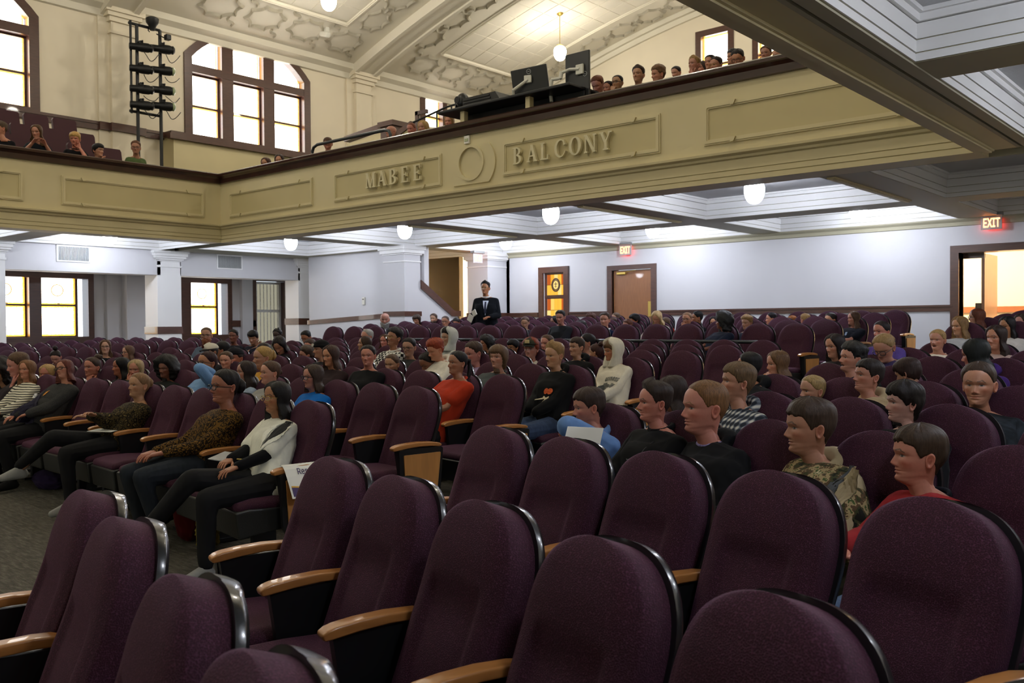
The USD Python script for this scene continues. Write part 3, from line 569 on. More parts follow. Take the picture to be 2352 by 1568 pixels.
# ================================================================== auditorium chairs
def fabric(path):
    n = {'t': ('texture_coordinate', {}), 'v': ('voronoi_texture', dict(scale=260.0)), 'n': ('noise_texture', dict(scale=9.0, detail=3.0)),
         'r': ('rgb_ramp', dict(ramp=[(.15, lin('2a131f')), (.6, lin('3f1c2b')), (.95, lin('573046'))])), 'mx': ('mix_color', dict(blend_type='multiply', fac=.25)),
         'b': ('bump', dict(strength=.35, distance=.004)), 'p': ('principled_bsdf', dict(roughness=.85, sheen_weight=.25, sheen_roughness=.4, sheen_tint=lin('a06a9a'), specular_ior_level=.25))}
    return usdkit.material(stage, path, n, [('t.object', 'v.vector'), ('t.object', 'n.vector'), ('v.distance', 'r.fac'), ('r.color', 'mx.a'), ('n.color', 'mx.b'), ('mx.result', 'p.base_color'), ('v.distance', 'b.height'), ('b.normal', 'p.normal')], surface='p.BSDF')
BUILD['seat_fabric'] = fabric
plain('shell_plastic', '1b1c1d', .22, coat=.3, spec=.6); plain('pan_plastic', '1d1e1d', .38, bump=.12, bscale=120)
plain('oak', 'a9713a', .32, var=.12, scale=9, coat=.35, stretch=(5, .6, 5)); plain('oak_veneer', 'b07a40', .42, var=.14, scale=7, coat=.15, stretch=(4, 4, .5))
def loft(loops, cap=True):
    L = np.asarray(loops, float); k, n = L.shape[:2]; v = L.reshape(-1, 3); f = []
    for i in range(k-1):
        for j in range(n):
            a, b = i*n+j, i*n+(j+1) % n; f += [[a, b, b+n], [a, b+n, a+n]]
    if cap:
        v = np.vstack([v, L[0].mean(0), L[-1].mean(0)]); c0, c1 = len(v)-2, len(v)-1
        for j in range(n): f += [[c0, (j+1) % n, j], [c1, (k-1)*n+j, (k-1)*n+(j+1) % n]]
    m = trimesh.Trimesh(v, f, process=False)
    if m.volume < 0: m.invert()
    return m
BACK_LEN = .615
def back_pt(s): return np.array([-.205+.215*s+.02*math.sin(math.pi*s), .415+.585*s])
AX = np.array([.34, .94]); AX /= np.linalg.norm(AX); NF = np.array([-AX[1], AX[0]])
def back_w(s, W=.228, s0=.60, n=2.35):
    w = W*(1-.05*(1-min(s/.5, 1))) if s < s0 else W*max(1-((s-s0)/(1-s0))**n, 0)**(1/n)
    return w
SS = np.concatenate([np.linspace(0, .6, 13)[:-1], .6+.4*np.sin(np.linspace(0, np.pi/2, 16))])
def back_cushion(T=.120, nu=33):
    loops = []
    us = np.sin(np.linspace(-np.pi/2, np.pi/2, nu))*.35+np.linspace(-1, 1, nu)*.65
    for s in SS:
        w = max(back_w(s), .004); p = back_pt(s); top = max(0, (s-.86)/.14); lp = []
        for u in us:
            e = abs(u)**7; off = T*(.86+.14*min(1, s/.35))*(1-.22*e)*(1-.20*top**2)
            low = 1/(1+math.exp((s-.555)/.008)); off -= .010*math.exp(-((s-.562)/.010)**2)*(abs(u) < .62); off -= .017*low/(1+math.exp((abs(u)-.60)/.025))
            off += .012*math.exp(-((s-.24)/.15)**2)*(abs(u) < .62)*(1-(u/.62)**2)+.012*math.exp(-((s-.74)/.13)**2)*(1-u*u)
            off -= .004*math.exp(-((abs(u)-.90)/.02)**2)*(1-top)
            q = p+NF*off; lp.append([u*w, q[0], q[1]])
        for u, o in ((1.0, .5), (.995, 0), (.5, 0), (0, 0), (-.5, 0), (-.995, 0), (-1.0, .5)):
            q = p+NF*(T*.5 if o else -.002); lp.append([u*w*(1.012 if o else 1), q[0], q[1]])
        loops.append(lp)
    return loft(loops)
def back_shell():
    loops = []
    for s in SS:
        w = back_w(s)+.016; s2 = s*1.022; p = back_pt(s2); lp = []
        w = max(w if s < 1 else .02, .02)
        for u, o in ((-1, .010), (-.995, -.008), (-.95, -.022), (-.5, -.034), (0, -.036), (.5, -.034), (.95, -.022), (.995, -.008), (1, .010), (.5, .006), (0, .006), (-.5, .006)):
            q = p+NF*o; lp.append([u*w, q[0], q[1]])
        loops.append(lp)
    return loft(loops)
def sweep_rect(path, ws, hs, r=.35):
    """rounded-rectangle section swept along a path in the y-z plane"""
    path = np.asarray(path, float); t = np.gradient(path, axis=0); t /= np.linalg.norm(t, axis=1, keepdims=True); loops = []
    for p, d, w, h in zip(path, t, ws, hs):
        n = np.array([-d[1], d[0]]); lp = []
        for a in np.linspace(0, 2*np.pi, 16, endpoint=False)+np.pi/16:
            c, s = math.cos(a), math.sin(a); x = math.copysign(abs(c)**r, c)*w/2; y = math.copysign(abs(s)**r, s)*h/2
            q = p+n*y; lp.append([x, q[0], q[1]])
        loops.append(lp)
    return loft(loops)
def armrest(x):
    ys = np.array([-.475, -.47, -.455, -.43, -.36, -.26, -.16, -.09, -.07]); zs = np.array([.622, .624, .629, .634, .641, .645, .640, .630, .626])
    m = sweep_rect(np.stack([ys, zs], 1), [.044, .054, .060, .063, .064, .062, .058, .050, .040], [.016, .026, .034, .037, .036, .034, .032, .026, .014]); m.apply_translation([x, 0, 0]); return m
def support(x):
    p = Polygon([(-.43, .61), (-.10, .605), (-.12, .40), (-.20, .26), (-.30, .25), (-.40, .40)]).buffer(.012)
    m = amap(extrude(p, .036), (2, 3, 1), (x-.018, 0, 0))
    return cat([m, box(x-.025, x+.025, -.36, -.20, .02, .30), box(x-.045, x+.045, -.44, -.12, 0, .022)])
def end_panel(x, s):
    p = Polygon([(-.425, .60), (-.095, .60), (-.115, .35), (-.17, .16), (-.34, .16), (-.41, .30)]).buffer(.03).buffer(-.012)
    q = Polygon([(-.40, .575), (-.11, .575), (-.14, .33), (-.19, .15), (-.325, .15), (-.385, .30)]).buffer(.02).buffer(-.012)
    return amap(extrude(p, .03), (2, 3, 1), (x+(.018 if s > 0 else -.048), 0, 0)), amap(extrude(q, .008), (2, 3, 1), (x+(.048 if s > 0 else -.056), 0, 0))
def seat_cushion():
    s = m3.Manifold.sphere(1, 24); S_ = lambda x, y, z, r: s.scale([r, r, r]).translate([x, y, z])
    a = [S_(x, y, z, r) for x in (-.195, .195) for y, z, r in ((-.645, .425, .032), (-.57, .432, .04), (-.21, .418, .04))]+[S_(x, -.42, .430, .045) for x in (-.185, .185)]
    return man(m3.Manifold.batch_hull(a))
def seat_pan():
    s = m3.Manifold.sphere(.014, 10)
    a = [s.translate([x, y, z]) for x in (-.225, .225) for y, z in ((-.672, .395), (-.60, .405), (-.23, .385), (-.235, .30), (-.655, .255))]
    return man(m3.Manifold.batch_hull(a))
CUSH, SHELL, SEATC, PANC = back_cushion(), back_shell(), seat_cushion(), seat_pan()
def make_chair(kind, loc, rz):
    t = thing('auditorium_chair', None, 'chair', loc, rz)
    obj('backrest', CUSH, 'seat_fabric', t, smooth=45); obj('back_shell', SHELL, 'shell_plastic', t, smooth=40)
    obj('seat_cushion', SEATC, 'seat_fabric', t, smooth=40); obj('seat_pan', PANC, 'pan_plastic', t, smooth=30)
    obj('armrest', armrest(-.28), 'oak', t, smooth=40); obj('arm_support', support(-.28), 'dark_plastic', t)
    if kind == 'B':
        obj('armrest', armrest(.28), 'oak', t, smooth=40); obj('arm_support', support(.28), 'dark_plastic', t)
        a, b = end_panel(.28, 1); e = obj('end_panel', a, 'dark_plastic', t); obj('wood_inset', b, 'oak_veneer', e)
    if kind == 'C':
        a, b = end_panel(-.28, -1); e = obj('end_panel', a, 'dark_plastic', t); obj('wood_inset', b, 'oak_veneer', e)
    return t
PITCH = .56
SEATS = {}
def seat_grid():
    for k in range(15):
        R = Rk(k); p = PITCH/R; deg = lambda X: math.asin((X-C0[0])/R)
        e = deg(-3.16 if k < 5 else -3.06); n = 0
        if k == 0:
            for n, a in enumerate((13.92, 15.01, 16.51, 17.65, 18.8)): SEATS['R', 0, n] = math.radians(a)
            continue
        while C0[0]+R*math.sin(e+(n+.5)*p) < 2.4: SEATS['R', k, n] = e+(n+.5)*p; n += 1
        if k >= 2:
            e = deg(-4.6); n = 0
            while C0[0]+R*math.sin(e-(n+.5)*p) > (-14.3 if k < 10 else -14.7): SEATS['C', k, n] = e-(n+.5)*p; n += 1
            e = deg(-15.75); n = 0
            while k < 10 and C0[0]+R*math.sin(e-(n+.5)*p) > -19.9: SEATS['L', k, n] = e-(n+.5)*p; n += 1
seat_grid()
def seat_pos(key): R, a = Rk(key[1]), SEATS[key]; return np.array([C0[0]+R*math.sin(a), C0[1]+R*math.cos(a), float(zfloor(R))])
_yaw = np.radians(-41.032); FW2 = np.array([math.sin(_yaw), math.cos(_yaw)]); RT2 = np.array([math.cos(_yaw), -math.sin(_yaw)])
def in_view(p, margin=.6):
    d = p[:2]@FW2; return d > .3 and abs(p[:2]@RT2) < d*.566+margin
CHAIR_SKIP = set()
CHAIR_PROTO = {}; CHAIR_PRIM = {}
def place_chairs():
    for key in sorted(SEATS, key=lambda q: (q[1], q[0], q[2])):
        p = seat_pos(key)
        if key in CHAIR_SKIP or not in_view(p): continue
        kind = 'A'
        if key[2] == 0 and key[0] == 'C': kind = 'B'
        if key[2] == 0 and key[0] == 'R': kind = 'C'
        rz = -SEATS[key]
        if kind not in CHAIR_PROTO: CHAIR_PROTO[kind] = CHAIR_PRIM[key] = make_chair(kind, p, rz)
        else: CHAIR_PRIM[key] = copy(CHAIR_PROTO[kind], p, rz)
place_chairs()
# ================================================================== people
from scipy.interpolate import PchipInterpolator as PCH
def attr_mat(name, rough=.5, sss=0.0, noise=None, bump=0.0, stretch=(1, 1, 1), sheen=0.0, fac=.35, spec=.5, coat=0.0):
    def make(path):
        n = {'a': ('attribute', dict(attribute='Cd')), 'p': ('principled_bsdf', dict(roughness=rough, subsurface_weight=sss, subsurface_scale=.006, subsurface_radius=(1, .35, .2), sheen_weight=sheen, specular_ior_level=spec, coat_weight=coat))}
        L = []
        if noise:
            n['t'] = ('texture_coordinate', {}); n['m'] = ('mapping', dict(scale=stretch)); n['n'] = ('noise_texture', dict(scale=noise, detail=4.0, roughness=.65)); n['r'] = ('rgb_ramp', dict(ramp=[(.3, (1-fac,)*3), (.7, (1+fac*.6,)*3)]))
            n['mx'] = ('mix_color', dict(blend_type='multiply', fac=1.0, use_clamp=False)); L += [('t.object', 'm.vector'), ('m.vector', 'n.vector'), ('n.fac', 'r.fac'), ('a.color', 'mx.a'), ('r.color', 'mx.b'), ('mx.result', 'p.base_color')]
            if bump: n['b'] = ('bump', dict(strength=bump, distance=.004)); L += [('n.fac', 'b.height'), ('b.normal', 'p.normal')]
        else: L += [('a.color', 'p.base_color')]
        return usdkit.material(stage, path, n, L, surface='p.BSDF')
    BUILD[name] = make
attr_mat('skin', .48, sss=.0, noise=90.0, fac=.07, bump=.05)
attr_mat('hair', .55, noise=1.0, stretch=(170, 170, 22), fac=.55, bump=.35, spec=.22)
attr_mat('curls', .55, noise=1.0, stretch=(110, 110, 90), fac=.55, bump=.9, spec=.35)
attr_mat('cloth', .92, noise=1.0, stretch=(16, 16, 9), fac=.12, sheen=.03, spec=.12)
attr_mat('knit', .95, noise=1.0, stretch=(140, 140, 200), fac=.5, bump=.3, spec=.15)
attr_mat('denim', .85, noise=1.0, stretch=(30, 30, 12), fac=.28, spec=.2)
attr_mat('leather', .4, noise=1.0, stretch=(30, 30, 30), fac=.15, spec=.5)
def tex_mat(name, nodes, links):
    BUILD[name] = lambda path: usdkit.material(stage, path, {'t': ('texture_coordinate', {}), 'p': ('principled_bsdf', dict(roughness=.9, specular_ior_level=.2)), **nodes}, links, surface='p.BSDF')
tex_mat('stripes', {'s': ('separate_xyz', {}), 'd': ('math', dict(math_type='multiply', value2=44.0)), 'n': ('noise_texture', dict(scale=5.0)), 'a': ('math', dict(math_type='multiply_add', value2=.7)), 'f': ('math', dict(math_type='fraction')), 'r': ('rgb_ramp', dict(ramp=[(.0, lin('cfcab8')), (.62, lin('cfcab8')), (.68, lin('15161a')), (1, lin('15161a'))]))},
        [('t.object', 's.vector'), ('s.z', 'd.value1'), ('t.object', 'n.vector'), ('n.fac', 'a.value1'), ('d.value', 'a.value3'), ('a.value', 'f.value1'), ('f.value', 'r.fac'), ('r.color', 'p.base_color')])
for nm, c0, c1, c2 in (('leopard', '17100a', '5d4318', '7a5a28'), ('leopard_dark', '14100c', '3f341c', '8b7a4a')):
    tex_mat(nm, {'n': ('noise_texture', dict(scale=16.0, detail=2.0)), 'mv': ('mix_vector', dict(fac=.06)), 'v': ('voronoi_texture', dict(scale=46.0, feature='f1')), 'r': ('rgb_ramp', dict(ramp=[(.0, lin(c2)), (.30, lin(c1)), (.40, lin(c0)), (.56, lin(c0)), (.64, lin(c1)), (1, lin(c1))]))},
            [('t.object', 'n.vector'), ('t.object', 'mv.a'), ('n.color', 'mv.b'), ('mv.result', 'v.vector'), ('v.distance', 'r.fac'), ('r.color', 'p.base_color')])
tex_mat('checks', {'m': ('mapping', dict(rotation=(.3, .2, .5), scale=(1, 1, 1))), 'c': ('checker_texture', dict(scale=26.0, color1=lin('d2d0c8'), color2=lin('17181b')))}, [('t.object', 'm.vector'), ('m.vector', 'c.vector'), ('c.color', 'p.base_color')])
tex_mat('plaid', {'w': ('wave_texture', dict(scale=9.0, bands_direction='x')), 'w2': ('wave_texture', dict(scale=9.0, bands_direction='z')), 'r': ('rgb_ramp', dict(ramp=[(.35, lin('20242c')), (.6, lin('5e646c')), (.92, lin('b9b6aa'))])), 'ad': ('math', dict(math_type='add')), 'hf': ('math', dict(math_type='multiply', value2=.5))},
        [('t.object', 'w.vector'), ('t.object', 'w2.vector'), ('w.fac', 'ad.value1'), ('w2.fac', 'ad.value2'), ('ad.value', 'hf.value1'), ('hf.value', 'r.fac'), ('r.color', 'p.base_color')])
tex_mat('camo', {'n': ('noise_texture', dict(scale=17.0, detail=3.0, roughness=.6)), 'r': ('rgb_ramp', dict(interpolate=False, ramp=[(0, lin('15130d')), (.42, lin('33361c')), (.48, lin('4d3a25')), (.53, lin('8d7c58')), (.6, lin('3c4a24')), (.66, lin('a99c7c'))]))}, [('t.object', 'n.vector'), ('n.fac', 'r.fac'), ('r.color', 'p.base_color')])
tex_mat('tiedye', {'n': ('noise_texture', dict(scale=9.0, detail=4.0, distortion=1.2)), 'r': ('rgb_ramp', dict(ramp=[(.4, lin('121518')), (.62, lin('272d33')), (.8, lin('5c6468'))]))}, [('t.object', 'n.vector'), ('n.fac', 'r.fac'), ('r.color', 'p.base_color')])
tex_mat('nordic', {'v': ('voronoi_texture', dict(scale=38.0, metric='manhattan', randomness=.15)), 'r': ('rgb_ramp', dict(interpolate=False, ramp=[(0, lin('1b2638')), (.33, lin('8aa6bd')), (.6, lin('c5d0d6'))]))}, [('t.object', 'v.vector'), ('v.distance', 'r.fac'), ('r.color', 'p.base_color')])
BUILD['lens'] = lambda path: usdkit.material(stage, path, {'f': ('fresnel', dict(IOR=1.45)), 't': ('transparent_bsdf', dict(color=(.93, .94, .95))), 'g': ('glossy_bsdf', dict(roughness=.02)), 'm': ('mix_closure', {})}, [('f.fac', 'm.fac'), ('t.BSDF', 'm.closure1'), ('g.BSDF', 'm.closure2')], surface='m.closure')
SKIN = {'p': 'b3836f', 'f': 'a8745d', 't': '966246', 'b': '6e4430', 'd': '35211a'}
# ---- the head: rings from crown to neck, x across, -y to the front, z up, chin at 0, crown at .225
ZP = [-.10, -.06, -.03, -.012, .0, .012, .03, .05, .065, .08, .095, .112, .125, .14, .16, .18, .20, .214, .222, .225]
FP = [.062, .047, .044, .048, .066, .084, .0885, .0865, .0885, .089, .088, .0865, .0935, .097, .0945, .0875, .069, .044, .018, .0]
BP = [.070, .064, .060, .058, .056, .056, .058, .064, .071, .079, .087, .0945, .098, .100, .0985, .092, .076, .051, .022, .0]
AP = [.074, .057, .051, .0475, .0475, .050, .0565, .0605, .0640, .0675, .0705, .0725, .0742, .0752, .0748, .0700, .0585, .0390, .0170, .0]
fF, fB, fA = PCH(ZP, FP), PCH(ZP, BP), PCH(ZP, AP)
def sstep(x): x = np.clip(x, 0, 1); return x*x*(3-2*x)
def gs(x, s): return np.exp(-(x/s)**2)
def head_base(z, ph, jaw=1.0):
    c, s = np.cos(ph), np.sin(ph); a, f, b = fA(z), fF(z), fB(z)
    tp = np.interp(z, [-.02, .0, .02, .05, .085], [0, .25, .42, .20, 0])
    x = a*s*np.where(c > 0, 1-tp*c*c, 1)*(1+(jaw-1)*sstep((.085-z)/.06))
    y = np.where(c > 0, -f*np.abs(c)**.92, b*np.abs(c)**.95)+.42*np.clip(-z, 0, 1)
    return x, y
def head_mesh(p):
    nr, nc = p['res']
    top = .225-.035*(1-np.cos(np.linspace(0, np.pi/2, max(5, nr//9))))[1:]
    z = np.concatenate([top, np.linspace(.188, -.012, nr)[0:], [-.02, -.032, -.05, -.075, -.10]]); z[0] = .2246
    t = np.linspace(-np.pi, np.pi, nc, endpoint=False); ph = t-.55*np.sin(t)            # denser in front
    Z, PH = np.meshgrid(z, ph, indexing='ij'); x, y = head_base(Z, PH, p.get('jaw', 1.0))
    ZJ = Z+.024*sstep((.085-Z)/.10)*sstep((Z+.10)/.06)*sstep((1.0-np.cos(PH))/1.15)*sstep((np.cos(PH)+.75)/.6)
    fr = np.cos(PH) > .0; ax = np.abs(x); k = p.get('nose', 1.0); fy = np.zeros_like(x)
    nz = np.interp(Z, [.060, .066, .071, .079, .086, .100, .116, .128], [0, .004, .015, .0235, .0215, .0135, .006, 0])*k
    fy += nz*gs(x, np.interp(Z, [.07, .085, .115], [.0135, .0105, .0085]))
    fy += .006*k*gs(ax-.0125, .006)*gs(Z-.0745, .007)                                   # wings of the nose
    fy -= .0100*gs(ax-.030, .0145)*gs(Z-.1135, .0085)                                   # sockets
    fy += .0062*gs(ax-.0305, .0095)*gs(Z-.1120, .0058)                                  # eyeballs under the lids
    fy += .0042*gs(ax-.028, .020)*gs(Z-.131, .0065)+.002*gs(x, .012)*gs(Z-.131, .008)   # brow
    fy += .0050*gs(ax-.046, .015)*gs(Z-.092, .013)                                      # cheekbone
    fy -= .0030*gs(ax-.034, .012)*gs(Z-.052, .014)
    mo = p.get('mouth', 0)
    fy += (.0050*gs(Z-.0555, .0042)+.0056*gs(Z-.0445+.012*mo, .0045))*gs(x, .021)-(.0045+.016*mo)*gs(Z-.0500+.006*mo, .0022+.006*mo)*gs(x, .022)
    fy -= .0030*gs(Z-.034, .005)*gs(x, .020); fy += .0050*gs(Z-.018, .010)*gs(x, .017)  # chin
    y = np.where(fr, y-fy*np.clip(np.cos(PH)*2, 0, 1), y)
    # own colours of the face
    sk = np.array(lin(p['skin'])); C = np.broadcast_to(sk, Z.shape+(3,)).copy(); F = (np.cos(PH) > .15).astype(float)
    def tint(m, col, a=1.0):
        nonlocal C; m = np.clip(m*a*F, 0, 1)[..., None]; C = C*(1-m)+np.array(col)*m
    red = sk*np.array([1.12, .78, .74])
    tint(gs(ax-.043, .018)*gs(Z-.083, .018), red, .65); tint(gs(x, .014)*gs(Z-.079, .011), red, .6)
    if p.get('stubble'): tint(sstep((.068-Z)/.014)*sstep((Z+.01)/.012), np.array(lin(p['stubble'])), p.get('stub_a', .35))
    lip = sk*np.array([.90, .60, .58]); hw = .0215
    tint(((ax/hw)**2+((Z-.0500+.004*mo)/(.0088+.010*mo))**2 < 1).astype(float), lip, .6)
    tint(((ax/(hw*.95))**2+((Z-.0500+.006*mo)/(.0012+.0085*mo))**2 < 1).astype(float), sk*.12 if mo else sk*.42, .75)
    br = np.array(lin(p['brow'])); tint(((Z-.1335-.006*np.clip(ax-.016, 0, .02)/.02+.9*np.clip(ax-.036, 0, 1)) < .0032) & ((Z-.1335-.006*np.clip(ax-.016, 0, .02)/.02+.9*np.clip(ax-.036, 0, 1)) > -.0034) & (ax > .012) & (ax < .049), br, .8)
    ex, ez = (ax-.0305)/.0138, (Z-.1118); op = p.get('lid', 1.0); lid = (1-ex**2)*.0047*op; ok = (np.abs(ex) < 1)
    tint(ok & (ez < lid+.0022) & (ez > -lid*.8-.0008), sk*.28, .8)
    tint(ok & (ez < lid) & (ez > -lid*.8), (.30, .275, .265), .85)
    gx = p.get('gaze', 0.0); tint(ok & (ez < lid) & (ez > -lid*.8) & (((x-np.sign(x)*.0305-gx)/.0064)**2+(ez/.0062)**2 < 1), (.018, .012, .010), 1)
    tint(gs(ax-.0075, .0035)*gs(Z-.0695, .0025), sk*.18, .9)
    n, m = Z.shape; v = np.stack([x, y, ZJ], -1).reshape(-1, 3); col = C.reshape(-1, 3); f = []
    I = np.arange(n-1)[:, None]*m+np.arange(m)[None]; J = np.arange(n-1)[:, None]*m+(np.arange(m)[None]+1) % m
    q = np.stack([I, J, J+m, I+m], -1).reshape(-1, 4); f = np.vstack([q[:, [0, 2, 1]], q[:, [0, 3, 2]]])
    v = np.vstack([v, [[0, 0, .2252], [0, .004, -.10]]]); col = np.vstack([col, sk, sk]); c0, c1 = len(v)-2, len(v)-1; j = np.arange(m)
    f = np.vstack([f, np.stack([np.full(m, c0), j, (j+1) % m], 1), np.stack([np.full(m, c1), (n-1)*m+(j+1) % m, (n-1)*m+j], 1)])
    # ears
    if p.get('ears', 1):
        for sd in (-1, 1):
            e = trimesh.creation.icosphere(2 if nr < 60 else 3); w = e.vertices.copy(); r = np.sqrt(w[:, 1]**2+w[:, 2]**2)
            outer = w[:, 0]*sd > 0; dx = np.where(outer, .55*gs(r-.82, .22)-.75*gs(r-.30, .34), 0)
            w = np.stack([w[:, 0]*.008+sd*dx*.008, w[:, 1]*.0165*(1+.22*w[:, 2])+.003*w[:, 2], w[:, 2]*.031], 1)
            a = sd*.42; w = np.stack([w[:, 0]*math.cos(a)-w[:, 1]*math.sin(a)*-1*0+sd*np.clip(w[:, 1]+.01, 0, 1)*.42, w[:, 1], w[:, 2]], 1)
            w += [sd*.0705, .016, .101]; f = np.vstack([f, e.faces+len(v)]); v = np.vstack([v, w])
            col = np.vstack([col, np.where((outer & (r < .45))[:, None], sk*[.75, .5, .45], sk*[1.02, .84, .80])])
    return v, f, col
def hairline(ph, pts): return np.interp(np.abs(ph), np.radians([0, 25, 48, 66, 80, 92, 112, 140, 180]), pts)
HL = {'short': (.186, .183, .172, .150, .105, .122, .085, .045, .036), 'crop': (.190, .188, .178, .150, .110, .124, .090, .05, .04), 'quiff': (.196, .192, .176, .152, .105, .122, .088, .048, .040),
      'fringe': (.162, .163, .160, .146, .102, .118, .080, .040, .030), 'bowl': (.144, .146, .146, .128, .100, .092, .07, .05, .045), 'curlytop': (.178, .176, .168, .150, .105, .122, .088, .048, .04),
      'shaggy': (.146, .150, .146, .112, .06, .02, -.01, -.02, -.02), 'shaggyshort': (.150, .156, .150, .128, .095, .105, .06, .01, .0), 'curly': (.170, .168, .152, .12, .06, .0, -.03, -.05, -.05), 'afro': (.182, .178, .158, .12, .05, -.03, -.06, -.07, -.07),
      'tied': (.188, .185, .172, .142, .118, .118, .075, .042, .035), 'long': (.190, .184, .150, .09, -.5, -.5, -.5, -.5, -.5), 'hat': (.158, .155, .150, .14, .105, .12, .085, .045, .036), 'beard': (0,)*9}
VOL = {'short': (.020, .008), 'crop': (.012, .005), 'quiff': (.026, .008), 'fringe': (.019, .009), 'bowl': (.024, .016), 'curlytop': (.042, .016), 'shaggy': (.028, .026), 'shaggyshort': (.028, .018), 'curly': (.045, .045), 'afro': (.075, .085), 'tied': (.014, .010), 'long': (.018, .016), 'hat': (.004, .009)}
def hair_mesh(style, col, res, length=.12, seed=0, streak=None, part=1):
    nr, nc = res; hl = HL[style]; vt, vs = VOL[style]
    zb = {'long': -length, 'shaggy': -.045, 'curly': -.07, 'afro': -.085, 'shaggyshort': -.02}.get(style, .032)
    z = np.concatenate([.2246-.04*(1-np.cos(np.linspace(.05, np.pi/2, max(5, nr//5)))), np.linspace(.178, zb, int(nr*(1+max(0, -zb)*3)))])
    t = np.linspace(-np.pi, np.pi, nc, endpoint=False); Z, PH = np.meshgrid(z, t, indexing='ij')
    zz = np.clip(Z, .05 if zb < 0.01 else -.01, .2249); x, y = head_base(zz, PH)
    hz = hairline(PH, hl); A = np.abs(PH)
    if style == 'long':       # curtains: open in front of the face, hanging over the shoulders
        low = sstep((.09-Z)/.10); wid = np.interp(Z, [-length, -.12, -.03, .05, .12], [.088, .102, .098, .088, .080]); bk = np.interp(Z, [-length, -.1, 0, .1], [.112, .125, .105, .098])
        xl, yl = wid*np.sin(PH), np.where(np.cos(PH) > 0, -.085*np.cos(PH)*np.interp(Z, [-.3, -.1, .05], [1.35, 1.15, .8]), -bk*np.cos(PH)); x = x*(1-low)+xl*low; y = y*(1-low)+yl*low
        hz = np.where(A < np.radians(60), np.interp(A, np.radians([0, 22, 42, 60]), [.192, .185, .150, .10]), -1.0); hz = np.where((A > np.radians(60)) & (A < np.radians(68)), -.02, hz)
    d = np.stack([x, y-.005, (Z-.11)*np.where(Z > .11, 1, .0)], -1); d /= np.linalg.norm(d, axis=-1, keepdims=True)+1e-9
    top = sstep((Z-.135)/.06); h = vs*(1-top)+vt*top
    if style in ('short', 'crop', 'quiff', 'curlytop', 'fringe'): h = h*(.45+.55*sstep((Z-.05)/.07))
    h = h*(.40+.60*sstep((Z-hz)/.045))
    if style == 'quiff': h += .026*gs(PH, .85)*sstep((Z-.18)/.03)
    if style in ('fringe', 'bowl', 'shaggy', 'shaggyshort'): h += .006*gs(PH, .7)*sstep((.19-Z)/.03)
    P3 = np.stack([np.cos(PH)*2.2, np.sin(PH)*2.2, Z*9], -1)+seed*7.1
    amp = {'curlytop': .022, 'curly': .034, 'afro': .030, 'shaggy': .012, 'shaggyshort': .013, 'crop': .003}.get(style, .006); fq = {'curlytop': 3.2, 'curly': 3.0, 'afro': 3.4}.get(style, 1.6)
    h = h+amp*(meshkit.fbm(P3*fq, 3, seed)-.5)*1.6
    if style in ('fringe', 'short', 'quiff', 'shaggy', 'shaggyshort', 'bowl', 'long', 'tied', 'crop'): h += (.0015 if style == 'crop' else .0065 if style == 'long' else .004)*(meshkit.noise(np.stack([PH*(15 if style == 'long' else 10)+Z*18*(style != 'long'), Z*5, 0*Z+seed], -1), seed)-.5)
    if style == 'long' and part: h -= .008*gs(x-.004, .007)*sstep((Z-.15)/.05)*(y < .03)
    jag = .012*(meshkit.noise(np.stack([PH*7, 0*Z, 0*Z+seed], -1), seed+3)-.5) if style in ('fringe', 'shaggy', 'shaggyshort', 'bowl', 'short', 'curlytop') else 0
    m = sstep((Z-hz+jag+.002)/.014); h = h*m-(.010+.014*sstep((.095-Z)/.03))*(1-m)
    pos = np.stack([x, y, Z], -1)+d*h[..., None]
    if style == 'long':
        ins = (1-m)*sstep((.10-Z)/.06); pos[..., 0] *= 1-.75*ins; pos[..., 1] = pos[..., 1]*(1-ins)+.0*ins
    n, k = Z.shape; v = pos.reshape(-1, 3); v = np.vstack([v, [[0, 0, .225+vt*.98], [v[-k:, 0].mean()*.3, v[-k:, 1].mean()*.6, zb-.002]]])
    I = np.arange(n-1)[:, None]*k+np.arange(k)[None]; J = np.arange(n-1)[:, None]*k+(np.arange(k)[None]+1) % k; q = np.stack([I, J, J+k, I+k], -1).reshape(-1, 4)
    j = np.arange(k); f = np.vstack([q[:, [0, 2, 1]], q[:, [0, 3, 2]], np.stack([np.full(k, len(v)-2), j, (j+1) % k], 1), np.stack([np.full(k, len(v)-1), (n-1)*k+(j+1) % k, (n-1)*k+j], 1)])
    c = np.broadcast_to(np.array(lin(col)), v.shape).copy()
    if streak:
        w = sstep((meshkit.noise(np.stack([np.arctan2(v[:, 0], -v[:, 1])*8, v[:, 2]*3, 0*v[:, 0]], 1), seed+9)-.5)/.2)[:, None]; c = c*(1-w)+np.array(lin(streak))*w
    return v, f, c
